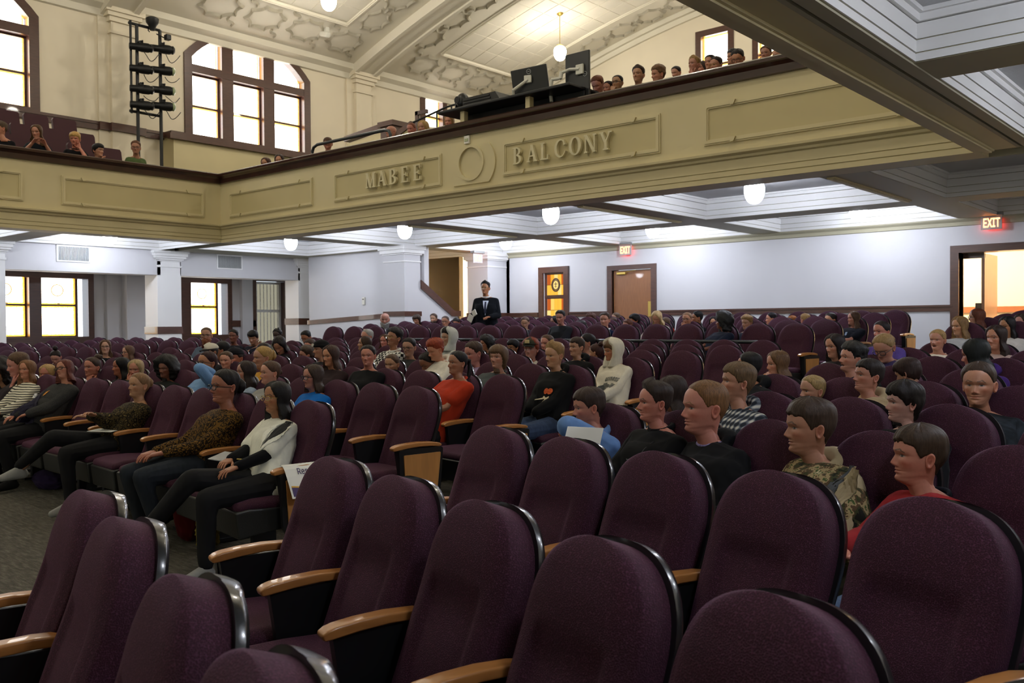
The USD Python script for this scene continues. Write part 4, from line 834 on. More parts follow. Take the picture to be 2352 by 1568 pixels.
def beard_mesh(col, res=(14, 30), length=.02):
    nr, nc = res; z = np.linspace(.066, -.012, nr); t = np.linspace(-2.0, 2.0, nc); Z, PH = np.meshgrid(z, t, indexing='ij'); x, y = head_base(Z, PH)
    e = sstep((2.0-np.abs(PH))/.35)*sstep((.068-Z-.012*(np.abs(PH) < .35))/.014); h = -.006+(.006+length*(.5+.5*gs(PH, .8)))*e
    h = np.where((np.abs(x) < .021) & (np.abs(Z-.050) < .007) & (np.abs(PH) < .6), -.004, h)+.004*(meshkit.noise(np.stack([PH*9, Z*90, 0*Z], -1))-.5)*e
    r = np.sqrt(x*x+y*y)+1e-9; v = np.stack([x*(1+h/r), y*(1+h/r), Z-np.clip(h, 0, 1)*.9*sstep((.03-Z)/.04)], -1)
    vi = np.stack([x*.8, y*.8, Z], -1); V = np.vstack([v.reshape(-1, 3), vi.reshape(-1, 3)]); f = []; N = nr*nc
    for i in range(nr-1):
        for j in range(nc-1): a = i*nc+j; f += [[a, a+nc+1, a+1], [a, a+nc, a+nc+1]]
    return V[:N], np.array(f), np.broadcast_to(np.array(lin(col)), (N, 3)).copy()
# ---- hands: a palm, four unequal bent fingers and a thumb; wrist at the origin, fingers along +x, palm down, thumb to +y
def hand_mesh(curl, seg=8, refine=.012):
    S_ = m3.Manifold.sphere(1, seg); B_ = lambda p, r: S_.scale([r]*3).translate(list(map(float, p)))
    H = [m3.Manifold.batch_hull([B_((.0, .012, 0), .017), B_((.0, -.012, 0), .016), B_((.078, .026, 0), .012), B_((.080, -.028, -.002), .011), B_((.04, .03, -.003), .013)])]
    for i, (y, L) in enumerate(((.027, .072), (.009, .080), (-.010, .075), (-.027, .060))):
        p = np.array([.080-.004*abs(i-1), y, 0.0]); a = 0.0; r = .0088-.0006*i
        for sgl, fr in enumerate((.45, .30, .25)):
            a += curl*(.55, 1.0, .7)[sgl]*(1+.12*i); q = p+L*fr*np.array([math.cos(a), .06*(y/.03), -math.sin(a)]); H.append(m3.Manifold.batch_hull([B_(p, r), B_(q, r*.9)])); p = q; r *= .92
    p = np.array([.018, .022, -.004]); a = .75
    for L, da in ((.042, 0), (.030, -.35), (.024, -.25)):
        a += da*min(1, curl+.3); q = p+L*np.array([math.cos(a), math.sin(a), -.35*curl]); H.append(m3.Manifold.batch_hull([B_(p, .0115), B_(q, .0092)])); p = q
    M = m3.Manifold.batch_boolean(H, m3.OpType.Add); t = man(M.refine_to_length(refine)) if refine else man(M)
    if refine: trimesh.smoothing.filter_taubin(t, iterations=4)
    return np.array(t.vertices), np.array(t.faces)
HANDS = {('lo', 'relax'): hand_mesh(.35, 6, None), ('lo', 'fist'): hand_mesh(1.0, 6, None), ('hi', 'relax'): hand_mesh(.40, 10, .008), ('hi', 'fist'): hand_mesh(1.0, 10, .008)}
def unit(v): v = np.asarray(v, float); return v/(np.linalg.norm(v)+1e-12)
SPH = {n: m3.Manifold.sphere(1.0, n) for n in (6, 8, 12, 16, 20)}
def hull(js, seg):
    s = SPH[seg]; return m3.Manifold.batch_hull([s.scale([r, r, r]).translate([float(c) for c in p]) for p, r in js])
def blob(hulls, edge, it, wrinkle=0.0, seed=0):
    M = m3.Manifold.batch_boolean(hulls, m3.OpType.Add)
    t = man(M.refine_to_length(edge)) if edge else man(M)
    if it: trimesh.smoothing.filter_taubin(t, lamb=.55, nu=.50, iterations=it)
    if wrinkle:
        n = t.vertex_normals; w = meshkit.fbm(np.array(t.vertices)*[14, 14, 26]+seed, 3, seed)-.5; t.vertices = t.vertices+n*(wrinkle*w*2)[:, None]
    return t
def ik(S_, W, l1, l2, hint):
    d = W-S_; L = np.linalg.norm(d)
    if L > (l1+l2)*.98: W = S_+d/L*(l1+l2)*.98; d = W-S_; L = np.linalg.norm(d)
    a = (l1*l1-l2*l2+L*L)/(2*L); h = math.sqrt(max(l1*l1-a*a, 1e-6)); u = d/L; n = hint-u*(hint@u); return S_+u*a+unit(n)*h, W
def cols(v, hexc): return np.broadcast_to(np.array(lin(hexc)), (len(v), 3)).copy()
DOM = {'hoodie': 'hoodie', 'tee': 't_shirt', 'sweater': 'sweater', 'jacket': 'jacket', 'suit': 'suit_jacket', 'shirt': 'shirt', 'crew': 'sweatshirt', 'polo': 'quarter_zip', 'camo': 'hoodie', 'plaid': 'flannel_shirt', 'stripes': 'sweater', 'leopard': 'sweater', 'checks': 'shirt', 'tiedye': 't_shirt', 'cardigan': 'blazer', 'turtleneck': 'turtleneck', 'whiteshirt': 'shirt', 'neon': 'jacket', 'olive': 'jacket'}
SHORT = {'tee', 'tiedye', 'whiteshirt'}
HOOD = {'hoodie', 'camo', 'plaid', 'olive'}
def decal(par, name, top, polys, mat, lift=.004, zc=0.0, yaw=None):
    """thin print laid on the front of a garment; polys in (x, z) of the body frame"""
    tv = np.array(top.vertices); tn = np.array(top.vertex_normals); fr = tv[tn[:, 1] < .15]; from scipy.spatial import cKDTree
    if len(fr) < 8: return
    # keep the foremost vertices only
    tree = cKDTree(fr[:, [0, 2]]); V, Fc = [], []; n0 = 0
    for g in polys:
        for q in getattr(g, 'geoms', [g]):
            if q.is_empty: continue
            v2, f2 = trimesh.creation.triangulate_polygon(q, engine='earcut'); v3 = np.column_stack([v2, np.zeros(len(v2))]); v3, f2 = trimesh.remesh.subdivide_to_size(v3, f2, .02, max_iter=6)
            dist, idx = tree.query(v3[:, :2], k=min(10, len(fr))); yy = fr[idx][:, :, 1]; w = 1/(dist+.006)**2
            ymin = yy.min(1, keepdims=True); w = w*(yy < ymin+.05); y = (yy*w).sum(1)/w.sum(1)
            V.append(np.column_stack([v3[:, 0], y-lift, v3[:, 1]])); Fc.append(f2+n0); n0 += len(v3)
    V, Fc = np.vstack(V), np.vstack(Fc); bk = V+[0, .006, 0]
    m = trimesh.Trimesh(np.vstack([V, bk]), np.vstack([Fc, Fc[:, ::-1]+len(V)]), process=False); obj(name, m, mat, par)
def person(root_pos, body_yaw, head_w, face_yaw, pitch, roll, hs, hairst, haircol, skin, topk, topcol, pose, label, group=None, px=60, seed=0, big=1.0, stand=False, glasses=0, beard=None, length=.12, mouth=0, capcol=None, brim=None, legs='171719', streak=None, armcol=None, floor_dz=0.0, knees=None, **ex):
    """root_pos: floor point below the hips; head_w: centre of the head in the world; yaws: rotation about z of the frame whose -y is the facing"""
    rnd = np.random.default_rng(seed); near = px > 80; mid = px > 42
    seg = 16 if near else 12 if mid else 8; edge = .018 if near else .030 if mid else .05
    t = thing('person', label, 'person', root_pos, body_yaw, group)
    cb, sb = math.cos(-body_yaw), math.sin(-body_yaw); d = np.asarray(head_w)-np.asarray(root_pos); Hc = np.array([d[0]*cb-d[1]*sb, d[0]*sb+d[1]*cb, d[2]])
    a = face_yaw-body_yaw; Rz = np.array([[math.cos(a), -math.sin(a), 0], [math.sin(a), math.cos(a), 0], [0, 0, 1]])
    Rx = np.array([[1, 0, 0], [0, math.cos(pitch), -math.sin(pitch)], [0, math.sin(pitch), math.cos(pitch)]]); Ry = np.array([[math.cos(roll), 0, math.sin(roll)], [0, 1, 0], [-math.sin(roll), 0, math.cos(roll)]])
    R = Rz@Ry@Rx; fw = R@[0, -1, 0]
    put = lambda v: (np.asarray(v)-[0, -.004, .1125])*hs@R.T+Hc
    # neck and torso
    N = Hc+R@np.array([0, .046, -.165])*hs; N[2] = max(N[2], Hc[2]-.19*hs); hz = .92 if stand else .53; Hp = np.array([0, 0, hz])
    up = unit(N-Hp); w = big; sh = .155*w; sid = np.array([1.0, 0, 0])
    Cc = Hp+(N-Hp)*.62+np.array([0, -.012, 0]); Wc = Hp+(N-Hp)*.28
    SR, SL = N-sid*sh+up*-.075, N+sid*sh+up*-.075
    L1, L2 = .285*hs*.98, .25*hs*.98
    pts = {'lap': ((-.07, -.27, .645), (.06, -.25, .65)), 'armrest': ((-.27, -.30, .70), (.27, -.26, .70)), 'crossed': ((.13, -.20, .80), (-.12, -.22, .77)), 'pocket': ((-.05, -.185, .66), (.05, -.185, .66)), 'armsfront': ((-.10, -.48, .90), (.14, -.46, .92)), 'railhand': ((-.10, -.42, .82), (.12, -.40, .82)), 'stand': ((-.26, -.02, .82), (.10, -.24, 1.12))}
    WR, WL = [np.array(q, float) for q in pts.get(pose, pts['lap'])]; hint = [np.array([-.55, .45, -.8]), np.array([.55, .45, -.8])]; fist = [0, 0]
    at = lambda q: Hc+R@np.asarray(q, float)*hs
    if pose == 'chin': WL = at((.03, -.085, -.185)); hint[1] = np.array([.5, -.3, -1.0]); fist[1] = 1
    if pose == 'mouth': WR = at((-.025, -.115, -.150)); hint[0] = np.array([-.4, -.4, -1.0]); fist[0] = 1
    if pose == 'cheek': WL = at((.085, -.055, -.15)); hint[1] = np.array([.5, -.4, -1.0]); fist[1] = 1
    if pose == 'neck': WL = at((.085, .02, -.10)); hint[1] = np.array([.55, -.9, -.1])
    if pose == 'overarm': WL = at((-.11, -.15, -.125)); hint[1] = np.array([.8, -.6, .25]); fist[1] = 0
    arms = []
    for S0, W0, hn in ((SR, WR, hint[0]), (SL, WL, hint[1])):
        E0, W1 = ik(S0, W0, L1, L2, hn); arms.append((S0, E0, W1))
    # legs
    if stand: kn = [((-.10, -.01, .48), (-.11, .02, .08)), ((.10, -.01, .48), (.11, .02, .08))]
    else: kn = knees or [((-.12, -.43, .51), (-.12, -.38+.06*rnd.random(), .09)), ((.12, -.43, .51), (.12, -.40+.1*rnd.random(), .09))]
    hips = [np.array([-.095*w, 0, hz]), np.array([.095*w, 0, hz])]
    # ---- skin: head, neck, hands and the body under the clothes in one mesh
    res = (104, 112) if px > 110 else (80, 88) if px > 75 else (52, 60) if px > 44 else (34, 40)
    sk = SKIN.get(skin, skin); sk = '%02x%02x%02x' % tuple(int(np.clip(int(sk[i:i+2], 16)*(1+.10*(rnd.random()-.5)), 0, 255)) for i in (0, 2, 4))
    hv, hf, hc = head_mesh(dict(res=res, skin=sk, brow=haircol if hairst != 'bald' else '3a2a24', mouth=mouth, jaw=ex.get('jaw', 1.0+.08*(rnd.random()-.5)), nose=ex.get('nose', 1.0+.3*(rnd.random()-.5)), stubble=beard, stub_a=.6, ears=0 if hairst in ('long', 'longback', 'shoulder', 'bob', 'afro', 'shaggy', 'hoodup', 'hoodcurls') else 1, lid=.35 if pitch > .2 else 1.0))
    V, Fs, Cs = [put(hv)], [hf], [hc]; n0 = len(hv)
    core = blob([hull([(hips[0], .085*w), (hips[1], .085*w), (Wc-sid*.06*w, .085*w), (Wc+sid*.06*w, .085*w)], 6), hull([(Wc-sid*.06*w, .085*w), (Wc+sid*.06*w, .085*w), (Cc-sid*.08*w, .092*w), (Cc+sid*.08*w, .092*w)], 6), hull([(Cc-sid*.07*w, .08*w), (Cc+sid*.07*w, .08*w), (SR, .045), (SL, .045), (N, .045)], 6)]
                +[hull([(A_, .040*hs), (B_, .034*hs)], 8) for S0, E0, W1 in arms for A_, B_ in ((S0, E0),)]+[hull([(E0, .034*hs), (E0+(W1-E0)*.3, .036*hs), (W1, .023*hs)], 8) for S0, E0, W1 in arms]
                +[hull([(hips[i], .07), (np.array(kn[i][0]), .045)], 6) for i in (0, 1)]+[hull([(np.array(kn[i][0]), .042), (np.array(kn[i][1]), .03)], 6) for i in (0, 1)], .03 if (near and topk in SHORT) else 0, 3 if (near and topk in SHORT) else 0)
    V.append(np.array(core.vertices)); Fs.append(np.array(core.faces)+n0); Cs.append(cols(core.vertices, sk)); n0 += len(core.vertices)
    for i, (S0, E0, W1) in enumerate(arms):
        if pose == 'pocket': continue
        kx = unit(W1-E0)
        if pose in ('mouth', 'chin', 'cheek') and fist[i]: kx = unit(kx+np.array([0, 0, .5]))
        if pose == 'overarm' and i: kx = unit(kx+np.array([0, 0, -.7]))
        sd = 1 if i == 0 else -1
        nrm = np.array([0, 0, 1.0]) if not fist[i] else -fw*.8+np.array([-sd*.4*0, 0, .2])
        kz = unit(nrm-kx*(nrm@kx)); ky = np.cross(kz, kx)
        if pose in ('mouth', 'chin') and fist[i]: kz = unit(fw-kx*(fw@kx)); ky = np.cross(kz, kx)
        hvx, hfx = HANDS['hi' if near else 'lo', 'fist' if fist[i] else 'relax']; hvx = hvx.copy(); hvx[:, 1] *= sd
        hw = (hvx*hs*.98)@np.stack([kx, ky, kz])+W1
        V.append(hw); Fs.append((hfx if sd > 0 else hfx[:, ::-1])+n0); Cs.append(cols(hw, sk)*np.array([1.03, .92, .9])); n0 += len(hw)
    V, Fs, Cs = np.vstack(V), np.vstack(Fs), np.vstack(Cs)
    obj('body', (V, Fs), 'skin', t, color=Cs)
    # ---- garment
    th = .016 if topk in ('hoodie', 'jacket', 'suit', 'camo', 'plaid', 'olive', 'neon', 'cardigan') else .009
    tw = [hull([(hips[0]+[0, 0, -.01], (.098*w+th)), (hips[1]+[0, 0, -.01], (.098*w+th)), (Wc-sid*.062*w, .100*w+th), (Wc+sid*.062*w, .100*w+th)], seg), hull([(Wc-sid*.062*w, .100*w+th), (Wc+sid*.062*w, .100*w+th), (Cc-sid*.078*w, .108*w+th), (Cc+sid*.078*w, .108*w+th)], seg),
          hull([(Cc-sid*.072*w, .100*w+th), (Cc+sid*.072*w, .100*w+th), (SR, .052+th*.6), (SL, .052+th*.6), (N-up*.055, .060+th*.5)], seg)]
    if ex.get('bust'): tw.append(hull([(Cc+np.array([-.075, -.075, -.02]), .075), (Cc+np.array([.075, -.075, -.02]), .075), (Cc, .09)], seg))
    vest = list(tw)
    for i, (S0, E0, W1) in enumerate(arms):
        if topk in SHORT: tw.append(hull([(S0, .056+th*.6), (S0+(E0-S0)*(.85 if topk == 'whiteshirt' else .6), .058+th)], seg))
        else: tw += [hull([(S0, .054+th*.6), (E0, .043+th)], seg), hull([(E0, .043+th), (E0+(W1-E0)*.35, .042+th), (W1-(W1-E0)*.06, .029+th)], seg)]
    if topk in HOOD and hairst not in ('hoodup', 'hoodcurls'):
        ring = [(N+np.array([.074*math.sin(q), .058*math.cos(q)+.018, .012+.028*math.cos(q)]), .026+.018*max(0, math.cos(q))) for q in np.linspace(-2.5, 2.5, 11)]
        tw += [hull([ring[i], ring[i+1]], seg) for i in range(10)]+[hull([(N+np.array([.03*s_, .10, -.05]), .035), (N+np.array([.05*s_, .085, .015]), .035)], seg) for s_ in (-1, 1)]
    if topk == 'turtleneck': tw.append(hull([(N, .066*hs), (N+(Hc-N)*.38, .060*hs)], seg))
    top = blob(tw, edge, 8 if near else 6 if mid else 4, .006 if near else .004 if mid else 0, seed)
    mats = {'stripes': 'stripes', 'leopard': ex.get('mat', 'leopard'), 'checks': 'checks', 'plaid': 'plaid', 'tiedye': 'tiedye', 'cardigan': 'knit', 'jacket': 'leather' if ex.get('leather') else 'cloth'}
    mt = mats.get(topk, 'cloth')
    g = obj(DOM[topk], top, mt, t, smooth=True) if mt in ('stripes', 'leopard', 'leopard_dark', 'checks', 'plaid', 'tiedye') else obj(DOM[topk], top, mt, t, color=cols(top.vertices, topcol))
    # necklines and collars
    kring = lambda rr, z, tk, c, nm: obj(nm, (lambda M_: M_)(tube([N+up*z+np.array([rr*1.02*math.sin(q), -rr*math.cos(q)*.95+.006, .014*(1-math.cos(q))*.9]) for q in np.linspace(0, 2*np.pi, 20)], tk, 6, caps=False)), 'cloth', t, color=None) if 0 else None
    def ring_mesh(rr, z, tk, nm, c):
        M_ = tube([N+up*z+np.array([rr*1.05*math.sin(q), -rr*math.cos(q)+.004, .016*(1-math.cos(q))]) for q in np.linspace(0, 2*np.pi, 22)], tk, 6, caps=False); obj(nm, M_, 'cloth', t, color=cols(M_.vertices, c))
    if mid and topk in ('tee', 'crew', 'sweater', 'stripes', 'tiedye'): ring_mesh(.068*hs, -.012, .010, 'neckband', '10131c' if topk == 'crew' else topcol)
    if topk in ('polo', 'shirt', 'checks', 'whiteshirt', 'suit') and (mid or topk == 'suit'): ring_mesh(.068*hs, -.004, .015, 'collar', 'd8dade' if topk == 'suit' else topcol)
    if ex.get('collar'): ring_mesh(.064*hs, .004, .014, 'collar', ex['collar'])
    if topk in HOOD and near:
        for s_ in (-1, 1): M_ = tube([N+np.array([.03*s_, -.075, -.02]), N+np.array([.032*s_, -.105, -.06]), N+np.array([.028*s_, -.118, -.13])], .0035, 6); obj('drawstring', M_, 'cloth', t, color=cols(M_.vertices, topcol))
    cx = lambda q: np.array([q[0], q[1]])
    zc = Cc[2]; PL = lambda *q: Polygon([(a_, zc+b_) for a_, b_ in q])
    pm = lambda h_, r_=.8: plain('print_'+h_, h_, r_)
    if topk == 'suit':
        decal(t, 'shirt_front', top, [PL((-.055, .15), (.055, .15), (.0, -.13))], pm('c9d2e4'), .006); decal(t, 'tie', top, [PL((-.016, .13), (.016, .13), (.024, -.07), (0, -.10), (-.024, -.07))], pm('20263c'), .012)
    if topk == 'cardigan':
        decal(t, 'blouse', top, [PL((-.05, .12), (.055, .12), (.085, -.05), (.075, -.24), (-.075, -.24), (-.085, -.05))], pm('1c1730'), .006)
        decal(t, 'name_tag', top, [PL((-.135, .075), (-.095, .075), (-.095, .035), (-.135, .035))], pm('cfcfd2'), .008); decal(t, 'pin', top, [PL((.10, .10), (.135, .115), (.125, .08), (.105, .06))], pm('c9862e'), .008)
    if topk == 'whiteshirt':
        decal(t, 'undershirt', top, [PL((-.05, .15), (.05, .15), (.0, -.03))], pm('101012'), .006)
        for s_ in (-1, 1): decal(t, 'lapel', top, [PL((.055*s_, .15), (.10*s_, .10), (.075*s_, .06), (.01*s_, -.05))], pm('dcdccf'), .012)
        for S0, E0, W1 in arms: M_ = blob([hull([(S0+(E0-S0)*.8, .048), (E0, .045)], seg), hull([(E0, .045), (W1-(W1-E0)*.05, .033)], seg)], edge, 4); obj('undersleeve', M_, 'cloth', t, color=cols(M_.vertices, '0d0d10'))
    if topk == 'camo':
        M_ = blob([m for m in [hull([(p_, r_+.014) for p_, r_ in q], seg) for q in ([(hips[0], .098*w+th), (hips[1], .098*w+th), (Wc-sid*.062*w, .100*w+th), (Wc+sid*.062*w, .100*w+th)], [(Wc-sid*.062*w, .100*w+th), (Wc+sid*.062*w, .100*w+th), (Cc-sid*.078*w, .106*w+th), (Cc+sid*.078*w, .106*w+th)], [(Cc-sid*.072*w, .098*w+th), (Cc+sid*.072*w, .098*w+th), (SR+sid*.03, .050+th), (SL-sid*.03, .050+th)])]], edge, 6, .006, seed)
        obj('vest', M_, 'camo', t, smooth=True); decal(t, 'vest_lining', M_, [PL((-.06, .17), (-.025, .17), (.0, -.02), (-.02, -.02))], pm('3b3d3f'), .008); decal(t, 'hoodie_front', M_, [PL((-.03, .17), (.05, .17), (.012, -.04))], pm('9a8a68'), .007)
    if ex.get('emblem') == 1:
        o = affinity.translate
        decal(t, 'print', top, [o(Point(-.021, zc+.02).buffer(.026, 12), 0, 0), o(Point(.021, zc+.02).buffer(.026, 12), 0, 0)], pm('c4531c'), .005); decal(t, 'print', top, [PL((-.055, -.055), (-.03, -.02), (0, -.035), (.03, -.02), (.055, -.055), (.02, -.045), (0, -.07), (-.02, -.045))], pm('cdbf9a'), .005)
    if ex.get('emblem') == 2: decal(t, 'badge', top, [PL((.06, .07), (.09, .07), (.09, .03), (.075, .02), (.06, .03))], pm('7d8ba0'), .005)
    if ex.get('emblem') == 3:
        sq = LineString([(.065, zc+.03), (.075, zc+.055), (.10, zc+.06), (.105, zc+.04), (.085, zc+.035), (.075, zc+.015), (.07, zc-.02)]).buffer(.004); s2 = LineString([(.08, zc+.045), (.095, zc+.02), (.085, zc-.005)]).buffer(.0035)
        decal(t, 'emblem', top, [sq, s2], pm('6a62a0'), .005); decal(t, 'swoosh', top, [PL((-.105, .03), (-.095, .022), (-.065, .034), (-.092, .028))], pm('55565c'), .005); decal(t, 'zip', top, [PL((-.003, .12), (.003, .12), (.003, .0), (-.003, .0))], pm('2c2d30'), .006)
    if ex.get('print'):
        L_ = [PL((-.075+k*.022, .055+.012*math.cos((k-3)*.5)), (-.059+k*.022, .055+.012*math.cos((k-3)*.5)), (-.059+k*.022, .020+.012*math.cos((k-3)*.5)), (-.075+k*.022, .020+.012*math.cos((k-3)*.5))).difference(PL((-.070+k*.022, .05), (-.064+k*.022, .05), (-.064+k*.022, .036), (-.070+k*.022, .036))) for k in range(7)]
        decal(t, 'print', top, L_+[PL((-.08, .0), (-.03, .01), (-.04, -.05), (-.075, -.09), (-.085, -.06)), PL((.02, .008), (.075, .0), (.07, -.03), (.04, -.02), (.05, -.08), (.075, -.10), (.02, -.09)), PL((-.02, .0), (.01, -.01), (0, -.05), (-.03, -.03))], pm('5b5c55'), .005)
    def words(s, hgt, x0, z0, c, bold=False):
        T_ = meshkit.text_mesh(s, hgt, bold=bold); vv = T_.vertices; front = T_.faces[T_.face_normals[:, 2] > .5]; v3 = vv.copy(); tv = np.array(top.vertices); fr = tv[np.array(top.vertex_normals)[:, 1] < .1]
        from scipy.spatial import cKDTree
        tr = cKDTree(fr[:, [0, 2]]); q = np.column_stack([vv[:, 0]+x0, vv[:, 1]+zc+z0]); dd, ii = tr.query(q, k=6); yy = fr[ii][:, :, 1].min(1)
        obj('lettering', (np.column_stack([q[:, 0], yy-.005-vv[:, 2], q[:, 1]]), T_.faces), pm(c), t)
    if ex.get('text') == 1: decal(t, 'print', top, [PL((-.08+k*.011+(k//4)*.012, .05), (-.073+k*.011+(k//4)*.012, .05), (-.073+k*.011+(k//4)*.012, .036), (-.08+k*.011+(k//4)*.012, .036)) for k in range(11)], pm('b9bac0'), .005)
    if ex.get('text') == 2: words('Diamond', .011, .045, .045, '9fa3ab'); decal(t, 'logo', top, [Point(.13, zc+.05).buffer(.011, 12).difference(Point(.134, zc+.05).buffer(.006, 10)).difference(PL((.134, .056), (.15, .056), (.15, .044), (.134, .044)))], pm('b9bcc2'), .005)
    if ex.get('text') == 3: words('XN', .085, -.085, -.09, 'b8bcc0', True)
    if topk == 'neon':
        for s_ in (-1, 1): decal(t, 'neon_strap', top, [PL((.02*s_, .02), (.035*s_, .02), (.075*s_, .14), (.055*s_, .14))], pm('a9b82a'), .006)
    # ---- trousers and shoes
    lg = [hull([(hips[0], .105*w), (hips[1], .105*w)], seg)]
    for i in (0, 1): kp, an = np.array(kn[i][0]), np.array(kn[i][1]); lg += [hull([(hips[i], .100*w), (kp, .066)], seg), hull([(kp, .066), (an+[0, 0, .03], .048)], seg)]
    M_ = blob(lg, .05 if not near else .03, 4, .004 if near else 0, seed); obj('trousers', M_, 'denim', t, color=cols(M_.vertices, legs))
    for i in (0, 1):
        an = np.array(kn[i][1]); M_ = man(hull([(an+[0, .03, -.045], .036), (an+[0, -.06, -.05], .036), (an+[0, -.15, -.058], .030), (an+[0, .0, -.0], .036)], 8)); obj('shoe', M_, 'cloth', t, color=cols(M_.vertices, '202022' if seed % 3 else '8a8a86'))
    # ---- hair and headgear
    hres = (46, 96) if px > 110 else (36, 72) if px > 75 else (24, 44) if px > 44 else (16, 30); H2 = lambda st, **k: hair_mesh(st, haircol, hres, seed=seed % 97, streak=streak, **k)
    hm = 'curls' if hairst in ('curly', 'afro', 'curlytop', 'twists', 'hoodcurls') else 'hair'; hobj = None
    def addhair(m_): o_ = obj('hair', (put(m_[0]), m_[1]), hm, t, color=m_[2]); return o_
    def lump(name, c, r, sc=(1, 1, 1), par=None, col=haircol, nz=.25):
        s_ = trimesh.creation.icosphere(3 if near else 2); v_ = s_.vertices; v_ = v_*(1+nz*(meshkit.fbm(v_*2.2+seed, 3, seed)-.5))[:, None]*np.array(sc)*r+np.array(c); obj(name, (put(v_), s_.faces), hm, par or t, color=cols(v_, col))
    def tail(pts_, rs, par):
        T_ = tube(pts_, rs, 12); obj('ponytail', (put(T_.vertices), T_.faces), hm, par, color=cols(T_.vertices, haircol))
    if hairst in ('short', 'crop', 'quiff', 'fringe', 'bowl', 'curlytop', 'shaggy', 'shaggyshort', 'curly', 'afro'): addhair(H2(hairst))
    elif hairst == 'twists':
        hobj = addhair(H2('short'))
        for k in range(16 if mid else 10): q = rnd.uniform(-3.1, 3.1); e_ = rnd.uniform(.35, 1.4); c_ = np.array([.085*math.sin(q)*math.cos(e_), -.10*math.cos(q)*math.cos(e_)+.01, .115+.125*math.sin(e_)]); tw_ = tube([c_*.9+np.array([0, 0, .01]), c_*1.08+np.array([0, 0, .005])], [.012, .007], 6); obj('twist', (put(tw_.vertices), tw_.faces), hm, hobj, color=cols(tw_.vertices, haircol))
    elif hairst in ('long', 'longback', 'shoulder', 'bob'): addhair(H2('long', length={'bob': .035, 'shoulder': .09, 'longback': .18}.get(hairst, length)))
    elif hairst in ('tied', 'ponytail', 'bun', 'messybun', 'lowbun', 'updo'):
        hobj = addhair(H2('tied'))
        if hairst == 'bun': lump('bun', (0, .055, .262) if ex.get('bunhigh') else (0, .105, .18), .042 if ex.get('bunhigh') else .036, par=hobj)
        if hairst == 'messybun': lump('bun', (0, .085, .235), .045, (1.2, 1, .8), hobj, nz=.6)
        if hairst == 'lowbun': lump('bun', (0, .108, .115), .048, (1.35, .85, 1.15), hobj)
        if hairst == 'updo': lump('bun', (0, .105, .14), .045, (1.2, .8, 1.2), hobj, nz=.5)
        if hairst in ('tied',): lump('bun', (0, .105, .12), .026, (1, .8, 1), hobj)
        if hairst == 'ponytail': tail([(0, .095, .15), (0, .135, .14), (0, .15, .08), (.01, .135, .0), (.015, .12, -.09)], [.018, .026, .028, .022, .006], hobj)
    elif hairst in ('cap', 'backcap', 'truckercap', 'beanie'):
        addhair(H2('shaggyshort' if hairst == 'truckercap' else 'hat'))
        low = .158 if hairst != 'beanie' else .145; z_ = np.concatenate([.2246-.03*(1-np.cos(np.linspace(.05, np.pi/2, 6))), np.linspace(.188, low, 6), [low-.002]]); t_ = np.linspace(-np.pi, np.pi, 36, endpoint=False); Z_, P_ = np.meshgrid(z_, t_, indexing='ij'); x_, y_ = head_base(Z_, P_)
        d_ = np.stack([x_, y_, np.clip(Z_-.13, 0, 1)], -1); d_ /= np.linalg.norm(d_, axis=-1, keepdims=True); h_ = np.full(Z_.shape, .020)+(.012*gs(P_, .7)*sstep((Z_-.16)/.03) if hairst != 'beanie' else .006*sstep((.17-Z_)/.01)); h_[-1] = -.004
        v_ = (np.stack([x_, y_, Z_], -1)+d_*h_[..., None]); loops = v_; cm = loft(loops); c_ = cols(cm.vertices, capcol)
        if hairst == 'truckercap': c_[np.array(cm.vertices)[:, 1] > .0] = lin('a9a48e')
        hat = obj('beanie' if hairst == 'beanie' else 'cap', (put(cm.vertices), cm.faces), 'cloth', t, color=c_)
        if hairst != 'beanie':
            sg = 1 if hairst == 'backcap' else -1; a_ = np.linspace(-1.15, 1.15, 14); inner = np.stack([.078*np.sin(a_), sg*.088*np.cos(a_), 0*a_], 1); outer = np.stack([.085*np.sin(a_), sg*(.088+.075*np.cos(a_)**.6)*np.maximum(np.cos(a_), .2)**.15, 0*a_], 1)
            z0 = low+.004; dz = -.012*np.cos(a_*1.0)*0-.02*(np.abs(a_)/1.15)**2; top_ = np.vstack([inner+np.c_[0*a_, 0*a_, z0+0*a_], outer+np.c_[0*a_, 0*a_, z0-.010+dz]]); n_ = 14; f_ = [[i, i+1, n_+i+1] for i in range(13)]+[[i, n_+i+1, n_+i] for i in range(13)]
            b_ = trimesh.Trimesh(np.vstack([top_, top_-[0, 0, .005]]), f_+[[x0+2*n_, z0_+2*n_, y0+2*n_] for x0, y0, z0_ in f_], process=False); obj('brim', (put(b_.vertices), b_.faces), 'cloth', hat, color=cols(b_.vertices, brim or capcol))
        if hairst in ('truckercap', 'beanie', 'cap'):
            yf = -.128 if hairst == 'truckercap' else -.122; zz = .200 if hairst != 'beanie' else .172; p_ = rbox(-.028, .028, yf, yf+.014, zz-.02, zz+.02, .003) if hairst != 'cap' else lathe([(0, 0), (.022, 0), (.022, .012), (0, .012)], 16)
            if hairst == 'cap': p_.apply_transform(trimesh.transformations.rotation_matrix(np.pi/2, [1, 0, 0])); p_.apply_translation([0, yf+.012, zz])
            obj('patch', (put(p_.vertices), p_.faces), 'cloth', hat, color=cols(p_.vertices, {'truckercap': 'b9a77a', 'beanie': 'c9c4b4', 'cap': '4a1c1c'}[hairst]))
